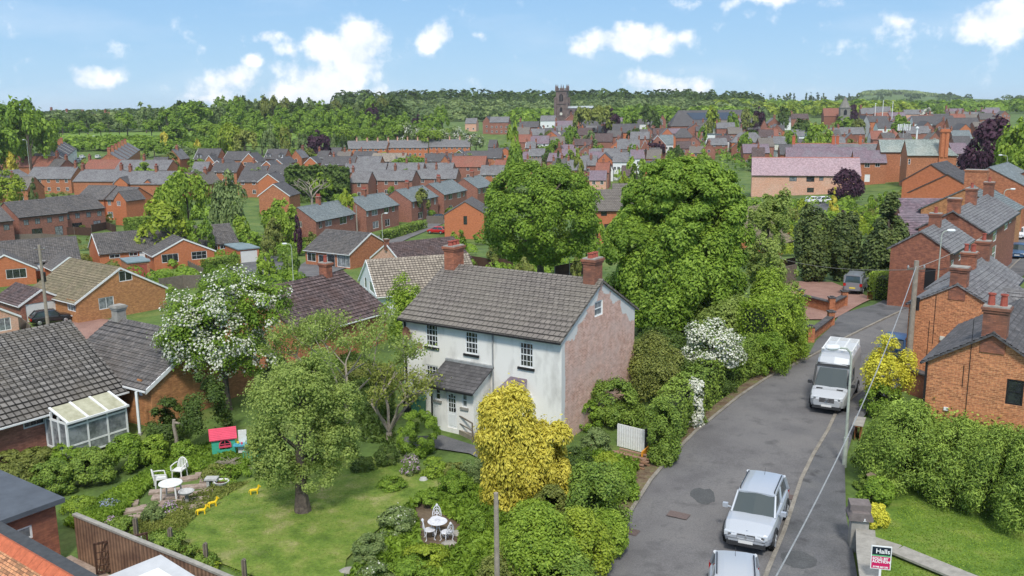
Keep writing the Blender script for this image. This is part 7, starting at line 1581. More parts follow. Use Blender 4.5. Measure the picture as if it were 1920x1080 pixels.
fence('long grey fence at the far end of the long bungalow',pts((450,460),(475,456),(500,458)),1.7,'timber',.06,3)
fence('small orange timber gate and fence beside the lean-to',pts((243,772),(256,782)),1.6,'timber_f',.06,1.5)
def bwall(label,xy,h,m='brick_o',th=.23,cap='s_dark',name='brick_wall',piers=(),pw=.45,ph=.35,cat='wall'):
    t=fence(label,xy,h,m,th,3,cap=cap,name=name,pm=None,cat=cat); o=t.location
    for k in piers:
        p=Vector(xy[k]); z=tz(p.x,p.y)-o.z; mb=MB(); a,b=p.x-o.x,p.y-o.y; mb.box((a-pw/2,b-pw/2,z-.3),(a+pw/2,b+pw/2,z+h+ph)); mb.box((a-pw/2-.06,b-pw/2-.06,z+h+ph),(a+pw/2+.06,b+pw/2+.06,z+h+ph+.08),1); mb.box((a-pw/4,b-pw/4,z+h+ph+.08),(a+pw/4,b+pw/4,z+h+ph+.16),1); mb.build('pier',[M[m],M[cap]],t)
    return t
bwall('brick drive wall with dark capped piers, upper one behind',pts((1500,572),(1558,587),(1582,574)),.9,piers=(0,1,2))
bwall('brick drive wall with dark capped piers, lower one by the road',pts((1519,640),(1557,610)),.7,piers=(0,1))
bwall('single short brick pier beside the clipped box hedge',pts((1628,562),(1634,561)),.7,'brick_o')
bwall('dark brick garden wall behind the yellow privet',pts((1695,733),(1745,752)),1.4,'brick_b',piers=())
bwall('low grey stone garden wall along the pavement',[(12.8,30.7),(12.15,28.9),(10.3,23),(8.3,16.5)],.85,'conc',th=.3,cap='conc',name='stone_wall')
bwall('low stone edging crossing the right hand lawn',[(13.0,31.3),(13.9,30.4),(15.4,28.3),(17.5,26)],.2,'conc',th=.35,cap='conc',name='stone_wall')
bwall('short brick wall stub beside the pavement lamp',pts((1606,826),(1612,808)),.7,'brick_s',cap='conc')
# stone gate pier with a sloped coping and white number plate
gp=at(1607,1028); t=thing('gate_pier',gp,R(-12),'grey stone gate pier with heavy coping and the number one on it','gate pier'); mb=MB(); mb.box((-.30,-.30,-.3),(.30,.30,1.25)); mb.build('shaft',M['conc'],t)
mb=MB(); mb.box((-.42,-.42,1.25),(.42,.42,1.38)); mb.prism([(-.42,1.38),(.42,1.38),(.30,1.55),(-.30,1.55)],-.42,.42); mb.box((-.36,-.2,1.55),(.36,.42,1.78)); mb.build('coping',mat('dark_stone',(.20,.17,.16),scale=5,bump=.3),t)
mb=MB(); mb.box((.10,-.445,1.27),(.14,-.425,1.37)); mb.box((.07,-.445,1.27),(.17,-.425,1.285)); mb.build('number',M['white'],t)
g=at(1633,935); t=thing('gate_post',g,0,'squat brown stone post half hidden behind the yellow euonymus','post'); mb=MB(); mb.box((-.16,-.16,-.2),(.16,.16,1.0)); mb.build('shaft',mat('brown_stone',(.24,.18,.12),scale=5),t); mb=MB(); mb.prism([(-.2,1.0),(.2,1.0),(0,1.1)],-.2,.2); mb.build('cap',MATS['brown_stone'],t)
# poles
def tpole(label,px,D,top,r=.14,name='utility_pole',arm=True,lean=0.0):
    g=gx(px,D); zt=atD(px,top,D)[2]-g[2]; t=thing(name,g,0,label,'utility pole'); mb=MB(); mb.cyl((0,0,-.5),(lean,0,zt),r*1.15,r*.8,12); mb.build('shaft',barkl,t,smooth=False)
    if arm:
        mb=MB(); mb.box((lean-.5,-.05,zt-.5),(lean+.5,.05,zt-.4)); mb.build('cross_arm',M['timber'],t)
        mb=MB(); [mb.lathe((lean+x,0,zt-.4),[(.05,0),(.06,.08),(.03,.14),(0,.15)],8) for x in (-.45,.45,0)]; mb.build('insulators',M['grey'],t)
    if arm: mb=MB(); mb.box((r,-.1,zt*.62),(r+.14,.1,zt*.72)); mb.build('junction_box',M['black'],t)
    return (g[0]+lean,g[1],g[2]+zt)
P1=tpole('leaning weathered utility pole in front of the small brick garage',93,88,459,.16,lean=0)
P2=tpole('tall weathered utility pole beside the orange brick houses',1700,50,489,.16)
P3=tpole('plain timber pole rising from the roadside hedge at the bottom',934,24.5,924,.085,arm=False)
P4=tpole('thin timber pole in front of the second semi',671,172,385,.13,arm=False)
def lamp(label,px,D,top,side=-1,reach=1.0,r=.07,name='street_lamp'):
    g=gx(px,D); zt=atD(px,top,D)[2]-g[2]; t=thing(name,g,0,label,'street lamp'); mb=MB(); mb.cyl((0,0,-.3),(0,0,1.4),r*1.5,r*1.5,10); mb.cyl((0,0,1.4),(0,0,zt-.5),r,r*.65,10)
    arc=[(0,0,zt-.5),(side*reach*.08,0,zt-.2),(side*reach*.3,0,zt-.03),(side*reach*.75,0,zt)]; mb.path(arc,r*.6,8); mb.build('column',M['metal_g'],t,smooth=True)
    mb=MB(); x=side*reach; mb.lathe((0,0,0),[(0,.14),(.14,.12),(.17,.02),(.16,-.03)],12); h=mb.build('lamp_head',M['white'],t,smooth=True); h.scale=(2.0,1,1); h.location=(x,0,zt)
    mb=MB(); mb.lathe((0,0,0),[(.15,-.03),(.10,-.10),(0,-.12)],12); l=mb.build('lens',M['lens'],h,smooth=True)
lamp('green grey street lamp on the pavement by the white van',1583,38.8,652,-1,.85)
lamp('street lamp in front of the brick end house',1752,68,433,1,.7,.06)
lamp('street lamp outside the bungalow with the striped lawn',551,118,457,-1,.9,.06)
lamp('farther street lamp beside the chapel',1878,150,291,-1,1.2,.08); lamp('street lamp beside the parked cars at the right',1873,118,355,1,1.1,.08)
lamp('slim street lamp in front of the semis',718,165,400,1,.8,.07); lamp('street lamp by the left receding terrace',60,300,262,-1,1,.1)
# overhead wires
def wire(label,a,b,sag,r=.02,n=14,m='grey'):
    mb=MB(); A,B=Vector(a),Vector(b); P=[A.lerp(B,i/n)-Vector((0,0,sag*4*(i/n)*(1-i/n))) for i in range(n+1)]; mb.path(P,r,5); tag(mb.build('overhead_wire',M[m],None),label,'wire')
g_=atD(1455,1080,22); wire('thick overhead cable sweeping down from the tall utility pole over the pavement',(P2[0],P2[1],P2[2]-.3),atD(1428,1130,20),1.0,.022,m='grey')
wire('overhead wire from the tall utility pole to the post by the dark fence',(P2[0],P2[1],P2[2]-.5),atD(1461,484,84),.4,.02,m='conc')
wire('overhead wire from the tall utility pole towards the street terrace',(P2[0],P2[1],P2[2]-.4),atD(1846,441,84),.2,.02,m='conc')
wire('second overhead wire to the street terrace',(P2[0],P2[1],P2[2]-.6),atD(1786,500,72),.1,.015,m='black')
g=gx(1459,84); t=thing('timber_post',g,0,'pale timber post at the end of the overhead wire by the dark fence','post'); zt=atD(1459,482,84)[2]-g[2]; mb=MB(); mb.cyl((0,0,-.3),(0,0,zt),.22,.18,10); mb.build('shaft',M['timber'],t); mb=MB(); mb.cyl((0,0,zt),(0,0,zt+.08),.2,.12,10); mb.build('cap',M['timber'],t)
# ---------------------------------------------------------------- corner roofs and camper, lower left
A=atD(0,1003,26.2); d=R(-37); ca,sa=math.cos(d),math.sin(d)
t=thing('outbuilding',(A[0]-ca*3,A[1]-sa*3,A[2]),d,'terracotta tiled roof with orange ridge tiles cutting the lower left corner','outbuilding')
mb=MB(); slope(mb,(0,-4.2,-2.4),(14,-4.2,-2.4),(14,-.05,0),(0,-.05,0),.1,.08,0,.008); mb.build('roof',M['t_terra'],t)
mb=MB()
for i in range(31):
    x=i*.45; mb.face([(x,-.34,-.16),(x+.44,-.34,-.16),(x+.44,-.05,.06),(x,-.05,.06)]); mb.face([(x,-.05,.06),(x+.44,-.05,.06),(x+.44,.06,.0),(x,.06,.0)])
mb.build('ridge_tiles',M['ridge_o'],t); mb=MB(); mb.box((0,.05,-.25),(14,.5,-.04)); mb.build('coping',mat('dark_lead',(.07,.075,.08),scale=5,bump=.3),t)
mb=MB(); mb.box((0.2,-3.8,-3.2),(13.8,.3,-.5)); mb.build('wall',M['brick_b'],t)
# yard: camper roof, gate frame, folded chair
yd=tag(sheet('yard',[(-20,26),(-16.5,31.2),(-12.8,28.4),(-8.3,25.5),(-4,21),(-12,18)],.05,G_slab,1.2),kind='structure')
A=at(322,1108,2.5); cz_=tz(A[0],A[1]); t=thing('campervan',(A[0],A[1],cz_),R(-40),'white roofed campervan seen from above behind the board fence','campervan')
mb=MB(); mb.prism([(-2.6,.35),(2.2,.35),(2.5,1.1),(2.1,1.55),(1.2,2.35),(-2.4,2.45),(-2.6,2.2)],-1.0,1.0); bd=mb.build('body',M['camper'],t); bv=bd.modifiers.new('bevel','BEVEL'); bv.width=.12; bv.segments=3
mb=MB(); mb.face([(2.13,-.85,1.56),(2.13,.85,1.56),(1.28,.85,2.33),(1.28,-.85,2.33)]); mb.face([(1.25,-.85,2.38),(1.25,.85,2.38),(.75,.85,2.41),(.75,-.85,2.41)]); mb.build('windscreen',M['glass'],t)
mb=MB(); mb.box((-1.5,-.42,2.40),(-.35,.42,2.55)); hb=mb.build('roof_hatch',M['white'],t); hb.modifiers.new('b','BEVEL').width=.05; mb=MB(); mb.lathe((.1,.3,2.41),[(.18,0),(.17,.09),(.1,.13),(0,.14)],14); mb.build('roof_vent',M['black'],t)
for x in (-1.7,1.6):
    for y in (-1,1): mb=MB(); mb.cyl((x,y*.82,.34),(x,y*1.0,.34),.34,.34,16); mb.cyl((x,y*1.0,.34),(x,y*1.01,.34),.2,.2,12,1); mb.build('wheel',[M['black'],M['grey']],t)
g=at(232,1068); t=thing('metal_gate_frame',g,R(28),'rusty timber lattice frame leaning against the board fence','frame'); mb=MB()
for z in (.05,1.15): mb.box((-.9,-.03,z),(.9,.03,z+.08))
for x in (-.9,.82): mb.box((x,-.03,.05),(x+.08,.03,1.2))
mb.build('rail',M['timber_d'],t); mb=MB()
for i in range(7): mb.cyl((-.8+i*.23,0,.1),(-.6+i*.23,0,1.15),.02,.02,6)
for i in range(3): mb.cyl((-.85,0,.35+i*.25),(.85,0,.35+i*.25),.02,.02,6)
mb.build('lattice',M['timber_d'],t)
g=at(258,1058); t=thing('folded_chair',g,R(20),'folded white garden chair leaning in the yard corner','chair'); mb=MB(); mb.path([(-.22,0,0),(-.2,.12,1.05),(.2,.12,1.05),(.22,0,0)],.02,6); mb.build('frame',M['white'],t); mb=MB(); mb.box((-.19,.05,.45),(.19,.07,.95)); mb.build('seat',M['grey'],t)
# ---------------------------------------------------------------- garden furniture
wp=mat('white_plastic',(.76,.76,.74),rough=.35,kind='noise',col2=(.66,.65,.62),scale=7)
iron=mat('white_iron',(.72,.72,.76),rough=.45,kind='noise',scale=9)
g=at(322,935); t=thing('garden_table',g,0,'round white plastic table on the patio slabs','table')
mb=MB(); mb.lathe((0,0,.70),[(0,0),(.48,0),(.50,.02),(.48,.045),(0,.045)],28); mb.build('tabletop',wp,t)
for x,y in ((.3,.3),(-.3,.3),(.3,-.3),(-.3,-.3)): mb=MB(); mb.cyl((x*1.15,y*1.15,0),(x*.95,y*.95,.70),.035,.045,8); mb.build('leg',wp,t)
def pchair(loc,rz,label):
    t=thing('garden_chair',loc,rz,label,'chair',group='white plastic garden chairs'); mb=MB(); mb.box((-.24,-.22,.40),(.24,.24,.44)); mb.build('seat',wp,t)
    for x,y in ((.22,.2),(-.22,.2),(.22,-.24),(-.22,-.24)): mb=MB(); mb.cyl((x*1.1,y*1.15,0),(x,y,.42),.025,.035,6); mb.build('leg',wp,t)
    mb=MB(); arc=[(.26*math.cos(a),-.22-.05*math.sin(a)-.10,.44+.44*math.sin(a)) for a in [math.pi*i/12 for i in range(13)]]; mb.path(arc,.03,6)
    for i in range(6):
        x=-.19+i*.076; mb.cyl((x,-.24,.43),(x*1.0,-.34,.44+.42*math.sqrt(max(0,1-(x/.26)**2))),.022,.022,5)
    mb.build('backrest',wp,t)
    for s in(-1,1): mb=MB(); mb.path([(s*.25,-.28,.68),(s*.29,-.05,.66),(s*.29,.2,.62),(s*.27,.23,.42)],.028,6); mb.build('armrest',wp,t)
    return t
g=at(303,912); pchair(g,R(-62),'white plastic chair left of the round patio table'); g=at(337,896); pchair(g,R(168),'white plastic chair behind the round patio table')
# bird bath, planter, stones, playhouse etc
g=at(351,945); t=thing('bird_bath',g,0,'grey stone bird bath on the patio corner','bird bath'); mb=MB(); mb.lathe((0,0,0),[(.22,0),(.20,.06),(.08,.10),(.07,.4),(.12,.45)],16); mb.build('pedestal',M['conc'],t,smooth=True); mb=MB(); mb.lathe((0,0,.42),[(.0,.02),(.12,0),(.28,.08),(.33,.17),(.30,.17),(.24,.10),(0,.06)],20); mb.build('bowl',mat('pale_stone',(.50,.50,.48),scale=7),t,smooth=True)
g=at(416,912); t=thing('planter',g,0,'white bowl planter beside the low shrubs','planter'); mb=MB(); mb.lathe((0,0,0),[(.12,0),(.20,.03),(.32,.22),(.34,.26),(.30,.26),(.2,.1),(0,.1)],18); mb.build('bowl',wp,t,smooth=True); mb=MB(); mb.lathe((0,0,.16),[(0,.06),(.28,.02)],14); mb.build('soil',M['timber_d'],t)
g=at(398,912); t=thing('stone_stool',g,0,'pale stone pedestal left of the white bowl planter','pedestal'); mb=MB(); mb.box((-.2,-.15,0),(-.08,.15,.34)); mb.box((.08,-.15,0),(.2,.15,.34)); mb.build('leg',MATS['pale_stone'],t); mb=MB(); mb.box((-.28,-.2,.34),(.28,.2,.42)); mb.build('seat',MATS['pale_stone'],t)
g=at(420,850); t=thing('playhouse',g,R(20),"children's green plastic playhouse with pink red roof",'playhouse')
gr=mat('green_plastic',(.07,.40,.27),rough=.4,kind='plain'); pk_=mat('pink_plastic',(.70,.08,.14),rough=.4,kind='noise',col2=(.58,.07,.12)); 
mb=MB(); hw_,hd=.55,.42
def wl_(mb,P0,T,N_,Wd,top,ops): wallface(mb,P0,T,N_,Wd,top,ops,0,0,.05)
mb.X=None; wallface(mb,(-hw_,-hd,0),(1,0,0),(0,-1,0),2*hw_,lambda s:.95,[(.38,.35,.86,.80)],0,0,.05)
wallface(mb,(-hw_,-hd,0),(0,1,0),(-1,0,0),2*hd,lambda s:.95+.32*(1-abs(s-hd)/hd),[(.22,.02,.62,.86)],0,0,.05)
wallface(mb,(-hw_,hd,0),(1,0,0),(0,1,0),2*hw_,lambda s:.95,[],0); wallface(mb,(hw_,-hd,0),(0,1,0),(1,0,0),2*hd,lambda s:.95+.32*(1-abs(s-hd)/hd),[],0)
for z in (.15,.3,.45,.6,.75): mb.box((-hw_-.006,-hd-.008,z),(-hw_+.36,-hd-.001,z+.012)); mb.box((-hw_+.9,-hd-.008,z),(hw_,-hd-.001,z+.012))
mb.build('wall',gr,t); mb=MB(); slope(mb,(-hw_-.1,-hd-.1,.90),(hw_+.1,-hd-.1,.90),(hw_+.1,0,1.34),(-hw_-.1,0,1.34),.09,.03,0,.012); slope(mb,(-hw_-.1,hd+.1,.90),(hw_+.1,hd+.1,.90),(hw_+.1,0,1.34),(-hw_-.1,0,1.34),.09,.03,0,.012); mb.build('roof',pk_,t)
mb=MB(); arc=[(.07+.27*math.cos(a),-hd-.02,.55+.29*math.sin(a)) for a in [math.pi*i/12 for i in range(13)]]; mb.path(arc,.03,6); mb.box((-.22,-hd-.06,.46),(.36,-hd+.02,.54)); mb.box((-.2,-hd-.03,.62),(.34,-hd-.01,.65)); mb.box((.05,-hd-.03,.5),(.08,-hd-.01,.82)); mb.build('window',pk_,t)
mb=MB(); mb.box((-hw_+.05,-hd+.08,.01),(hw_-.05,hd-.08,.02)); mb.build('floor',M['black'],t)
g=at(456,848); t=thing('toy_kitchen',g,R(10),'white and blue toy kitchen next to the playhouse','toy'); mb=MB(); mb.box((-.22,-.05,.0),(.2,.2,.45)); mb.box((-.2,.12,.45),(.2,.2,1.1)); mb.build('cabinet',wp,t); mb=MB(); mb.box((-.42,-.28,.40),(.28,.1,.48)); mb.lathe((-.25,-.15,.48),[(.1,0),(.1,.05),(0,.05)],10); mb.build('worktop',mat('blue_plastic',(.10,.38,.48),kind='plain',rough=.4),t); mb=MB(); mb.lathe((-.2,-.1,.5),[(.06,0),(.07,.1),(0,.1)],8,0); mb.lathe((-.02,-.15,.48),[(.05,0),(.05,.1),(0,.1)],8,1); mb.build('pots',[mat('yellow_plastic',(.75,.55,.03),rough=.4,kind='plain'),pk_],t)
g=at(473,865); t=thing('play_fence',g,R(5),'low green and yellow toy fence in front of the toy kitchen','toy'); mb=MB(); [mb.cyl((-.4+i*.13,0,0),(-.4+i*.13,0,.5),.018,.018,6) for i in range(7)]; mb.build('bars',gr,t); mb=MB(); mb.path([(-.42,0,.5),(-.1,0,.52),(.42,0,.62)],.03,6); mb.build('rail',gr,t)
g=at(432,878); t=thing('brush_pile',g,0,'heap of cut branches below the playhouse','brush pile'); mb=MB()
for i in range(110):
    a=random.uniform(0,3.14); x,y=random.gauss(0,.35),random.gauss(0,.22); L=random.uniform(.25,.6); z=max(.02,.38-(x*x+y*y)*1.4)*random.random(); mb.cyl((x-math.cos(a)*L,y-math.sin(a)*L*.6,z*.6),(x+math.cos(a)*L,y+math.sin(a)*L*.6,z+random.uniform(0,.15)),.016,.01,4,0,False)
mb.build('branches',barkl,t)
g=at(331,847); t=thing('dead_post',g,0,'weathered tree stump post with a short side limb','tree stump'); mb=MB(); mb.path([(0,0,-.1),(.05,0,.7),(-.03,0,1.35),(0,.02,1.7)],.10,8,taper=.8); mb.build('trunk',barkl,t); mb=MB(); mb.path([(0,0,1.55),(.3,0,1.5),(.45,.05,1.35)],.07,7,taper=.6); mb.build('limb',barkl,t)
g=at(794,901); mb=MB(); rd=random.Random(2); mb.lathe((0,0,0),[(.0,.17),(.14,.14),(.2,.05),(.18,-.02)],9); o=mb.build('garden_stone',MATS['pale_stone'],None,loc=g); tag(o,'pale round stone at the top corner of the lawn','stone')
# rockery stones
for i,(px,py,s,l) in enumerate(((857,1002,.3,'upper'),(842,1020,.25,'middle'),(832,1040,.28,'lower'),(655,1072,.3,'lawn side'),(668,1083,.25,'bottom'))):
    g=at(px,py); mb=MB(); mb.lathe((0,0,0),[(0,s*.5),(s*.6,s*.42),(s,s*.15),(s*.9,-.05)],8); o=mb.build('rockery_stone',M['conc'],None,loc=g); o.scale=(1.3,.8,1); tag(o,'%s rockery stone edging the lower garden bed'%l,'stone',group='rockery stones')
# patio slabs as separate stones
def slabs():
    n=0
    for (x0,y0,nx_,ny_) in ((290,925,7,4),(235,950,5,3),(330,905,5,2)):
        for i in range(nx_):
            for j in range(ny_):
                px=x0+i*15+j*9+random.uniform(-2,2); py=y0+j*11-i*(4 if x0!=290 else 2)+random.uniform(-1.5,1.5)
                if px>392 or random.random()<(.04 if x0==290 else .3): continue
                yield px,py
mb=MB(); k=0; base=at(330,935)
for px,py in slabs():
    g=at(px,py); a=random.uniform(-.15,.15)+.3; s=.24*random.uniform(.8,1.1); c_,s2=math.cos(a)*s,math.sin(a)*s; x,y,z=g[0]-base[0],g[1]-base[1],g[2]-base[2]+.09
    q=[(x-c_+s2,y-s2-c_),(x+c_+s2,y+s2-c_),(x+c_-s2,y+s2+c_),(x-c_-s2,y-s2+c_)]; mb.face([(*p,z) for p in q])
    for i in range(4): mb.face([(*q[i],z-.12),(*q[(i+1)%4],z-.12),(*q[(i+1)%4],z),(*q[i],z)])
tag(mb.build('patio',G_slab,None,loc=base),kind='structure')
# yellow toy ponies
yel=mat('pony_yellow',(.80,.55,.02),rough=.35,kind='plain')
def pony(px,py,rz,label):
    g=at(px,py); t=thing('toy_pony',g,rz,label,'toy pony',group='yellow toy ponies'); t.scale=(.78,)*3; mb=MB()
    mb.path([(-.20,0,.27),(-.1,0,.30),(.1,0,.29),(.18,0,.31),(.25,0,.42),(.27,0,.50)],.085,8,taper=.62); mb.path([(.26,0,.50),(.36,0,.44)],.055,8,taper=.7)
    for x in(-.17,.15):
        for y in(-.06,.06): mb.path([(x,y,.27),(x+(.02 if x>0 else -.02),y*1.2,.13),(x,y*1.4,0)],.035,6)
    mb.build('body',yel,t,smooth=True); mb=MB(); mb.path([(-.2,0,.32),(-.27,0,.26),(-.28,0,.14)],.03,6,taper=.5); mb.build('tail',yel,t); mb=MB(); mb.box((.2,-.012,.38),(.28,.012,.56)); mb.cyl((.27,.04,.52),(.27,.05,.59),.02,.005,5); mb.cyl((.27,-.04,.52),(.27,-.05,.59),.02,.005,5); mb.build('mane',yel,t)
pony(378,966,R(20),'yellow toy pony nearest the fence shrubs'); pony(399,952,R(35),'yellow toy pony between the other two ponies'); pony(477,928,R(15),'yellow toy pony left of the apple tree')
# white iron table and chairs
g=at(821,1008); t=thing('iron_table',g,0,'ornate round white iron table in the lower garden','table'); mb=MB(); mb.lathe((0,0,.66),[(.10,0),(.36,0),(.38,.015),(.36,.03),(.10,.03)],26)
for i in range(14):
    a=i*math.pi/7; mb.box((0,0,0),(0,0,0)) if 0 else mb.cyl((0,0,.672),(math.cos(a)*.36,math.sin(a)*.36,.672),.018,.018,4)
mb.build('tabletop',iron,t)
for i in range(3): a=i*2.094; c_,s2=math.cos(a),math.sin(a); mb=MB(); mb.path([(c_*.07,s2*.07,.66),(c_*.05,s2*.05,.4),(c_*.14,s2*.14,.18),(c_*.27,s2*.27,.0)],.022,6); mb.build('leg',iron,t)
def ichair(px,py,rz,label):
    g=at(px,py); t=thing('iron_chair',g,rz,label,'chair',group='white iron garden chairs'); mb=MB(); mb.lathe((0,0,.40),[(0,0),(.20,0),(.22,.015),(.2,.03),(0,.03)],18); mb.build('seat',iron,t)
    for x,y in ((.14,.14),(-.14,.14),(.14,-.14),(-.14,-.14)): mb=MB(); mb.path([(x,y,.40),(x*1.25,y*1.25,.25),(x*1.05,y*1.05,.1),(x*1.5,y*1.5,0)],.018,5); mb.build('leg',iron,t)
    mb=MB(); arc=[(.17*math.cos(a),-.2-.06*math.sin(a),.42+.40*math.sin(a)) for a in [math.pi*i/12 for i in range(13)]]; mb.path(arc,.022,6)
    mb.path([(.10*math.cos(a),-.235,.60+.12*math.sin(a)) for a in [math.pi*i/6 for i in range(13)]],.016,5); mb.path([(0,-.21,.42),(0,-.25,.8)],.016,5); mb.path([(-.12,-.21,.45),(0,-.24,.62),(.12,-.21,.45)],.015,5); mb.lathe((0,-.26,.80),[(.05,0),(.06,.04),(.03,.09),(0,.11)],8); mb.build('backrest',iron,t)
ichair(818,990,R(175),'white iron chair behind the round iron table'); ichair(806,1012,R(-75),'white iron chair left of the round iron table'); ichair(838,1016,R(40),'white iron chair right of the round iron table')
# white corrugated garage panel and timber stack under the golden conifer
a=at(1157,836); b=at(1209,850); n=24; h_=1.12
t=thing('white_gate',(a[0],a[1],a[2]),math.atan2(b[1]-a[1],b[0]-a[0]),'white boarded gate between the ivy gatepost mass and the shrubs','gate'); Lw=math.hypot(b[0]-a[0],b[1]-a[1])
mb=MB()
for i in range(n):
    x0,x1=Lw*i/n,Lw*(i+1)/n; o=.02*(i%2); mb.face([(x0,o,0),(x1,.02-o,0),(x1,.02-o,h_),(x0,o,h_)])
mb.box((0,.03,0),(Lw,.08,h_)); mb.build('board_panel',wp,t); mb=MB(); mb.box((Lw,-.04,-.1),(Lw+.09,.1,h_+.1)); mb.build('gatepost',M['black'],t)
g=at(1185,868); t=thing('timber_stack',g,R(-38),'stack of brown boards and rubble by the garage entrance','timber stack')
for i in range(9): mb=MB(); y=-.5+i*.12; z=.04+.10*(i%4); mb.box((-1.0+.1*(i%3),y,z),(.9-.12*(i%2),y+.11,z+.06)); mb.build('board',[mat('board_a',(.30,.17,.10),scale=6),mat('board_b',(.36,.22,.15),scale=6)][i%2],t)
g=at(1210,862); t=thing('orange_barrier',g,R(60),'orange plastic barrier end beside the board stack','barrier'); mb=MB(); mb.box((-.45,-.03,.3),(.45,.03,.55)); mb.build('panel',mat('orange_plastic',(.75,.32,.03),rough=.4,kind='plain'),t); mb=MB(); mb.box((-.4,-.15,0),(-.3,.15,.3)); mb.box((.3,-.15,0),(.4,.15,.3)); mb.build('feet',M['black'],t)
g=at(1103,842); t=thing('red_tub',g,0,'small red plastic tub beside the golden conifer','tub'); mb=MB(); mb.lathe((0,0,0),[(.12,0),(.16,.22),(.18,.23),(.17,.25),(.15,.23),(.12,.05)],14); mb.build('tub',pk_,t); mb=MB(); mb.path([(.17,0,.22),(0,0,.33),(-.17,0,.22)],.01,5); mb.build('handle',M['white'],t)
mb=MB(); g=at(1128,852)
g=at(1128,856); t=thing('paved_base',g,R(-38),'low pink stone step by the board stack','step'); mb=MB(); mb.box((-.7,-.4,0),(.7,.4,.12)); mb.build('slab',G_block,t); mb=MB(); mb.box((-.6,-.3,.12),(.2,.2,.2)); mb.build('upper_slab',G_block,t)
g=at(899,812); t=thing('potted_plant',g,0,'small shrub in a terracotta pot beside the ramp','potted plant'); mb=MB(); mb.lathe((0,0,0),[(.16,0),(.22,.35),(.25,.36),(.25,.41),(.2,.4)],14); mb.build('flower_pot',M['pot'],t,smooth=True); P,Nn,T=crown_pts('round',(.35,.35,.3),14,700,77); mobj('foliage',leafmesh('foliage',P+np.array([0,0,.65]),Nn,.09,T,LF['olive']),t)
for i,(px,py,cc,lab) in enumerate(((770,775,'black','black wheelie bin in the corner left of the porch'),(785,778,'green','green wheelie bin next to the black bin by the porch'),(558,478,'green','green wheelie bin at the drive of the glazed bungalow'))):
    g=at(px,py); t=thing('wheelie_bin',g,R(-34),lab,'bin'); mcol=M['black'] if cc=='black' else mat('bin_green',(.05,.16,.10),rough=.5,kind='plain'); mb=MB(); mb.prism([(-.24,.08),(.24,.08),(.29,.98),(-.29,.98)],-.28,.3); mb.build('body',mcol,t); mb=MB(); mb.prism([(-.31,.98),(.31,.98),(.27,1.07),(-.27,1.07)],-.34,.33); mb.build('lid',mcol,t)
g=at(55,848); t=thing('barbecue',g,0,'black covered barbecue against the left brick wall','barbecue'); mb=MB(); mb.lathe((0,0,.6),[(0,0),(.26,.08),(.3,.25),(.26,.4),(0,.5)],14); mb.build('bowl',M['black'],t,smooth=True)
for a in (0,2.1,4.2): mb=MB(); mb.cyl((math.cos(a)*.25,math.sin(a)*.25,0),(math.cos(a)*.1,math.sin(a)*.1,.65),.02,.02,6); mb.build('leg',M['grey'],t)
# manhole cover
g=at(1272,968); mb=MB(); mb.box((-.42,-.26,0),(.42,.26,.008)); o=mb.build('manhole_cover',mat('manhole_iron',(.16,.12,.11),scale=12,bump=.3),None,loc=(g[0],g[1],g[2]+.055)); o.rotation_euler=(0,0,R(-30)); tag(o,'rectangular iron manhole cover in the carriageway','manhole cover')
for px,py,l in ((1175,1000,'left'),(1497,935,'right')):
    g=at(px,py); mb=MB(); [mb.box((-.2,-.2+.08*i,0),(.2,-.16+.08*i,.012)) for i in range(6)]; mb.box((-.23,-.22,-.01),(.23,.24,.004)); o=mb.build('gully_grate',MATS['manhole_iron'],None,loc=(g[0]+(.22 if l=='left' else -.25),g[1],g[2]+.05)); o.rotation_euler=(0,0,R(-30)); tag(o,'small iron gully grate at the %s hand kerb'%l,'drain cover')
# pavement repair patch and cover strip
def ring_(px,py,rx,ry,n=26,j=.08): 
    g=at(px,py); return [(g[0]+math.cos(2*math.pi*i/n)*rx*random.uniform(1-j,1+j),g[1]+math.sin(2*math.pi*i/n)*ry*random.uniform(1-j,1+j)) for i in range(n)]
tag(sheet('pavement_patch',ring_(1497,1054,.62,.66),.108,groundmat('dark_tarmac',[(.075,.078,.08),(.095,.098,.10)],1,fine=16),.3),kind='structure')
tag(sheet('road_patch',ring_(1318,930,.55,.85,n=16,j=.2),.027,MATS.get('x') or bpy.data.materials['dark_tarmac'],.4),kind='structure')
# ---------------------------------------------------------------- auction sign
g=gx(1645,27.0); zt=atD(1647,1024,27.0)[2]; t=thing('sale_sign',(g[0],g[1],g[2]),R(-14),'estate agent board reading Halls sold by auction on a white post','sign')
zb=zt-g[2]; Wd,Hd=.62,.80; mb=MB(); mb.box((-.035,-.02,-.3),(.035,.02,zb-Hd)); mb.build('post',M['white'],t)
bt=mb=MB(); mb.box((-Wd/2,-.02,zb-Hd),(Wd/2,.02,zb)); bd=mb.build('board',M['white'],t)
def flat(name,x0,z0,x1,z1,m,dy): mb=MB(); mb.box((x0,-.02-dy,z0),(x1,-.02-dy+.004,z1)); return mb.build(name,m,bd)
navy=mat('sign_navy',(.012,.02,.035),rough=.4,kind='plain'); crim=mat('sign_crimson',(.55,.015,.11),rough=.4,kind='plain'); sgr=mat('sign_green',(.10,.42,.16),rough=.4,kind='plain')
flat('top_panel',-Wd/2+.03,zb-.30,Wd/2-.03,zb-.03,navy,.006); flat('green_stripe',-Wd/2+.03,zb-.345,Wd/2-.03,zb-.305,sgr,.006); flat('crimson_panel',-Wd/2+.03,zb-Hd+.03,Wd/2-.03,zb-.36,crim,.006)
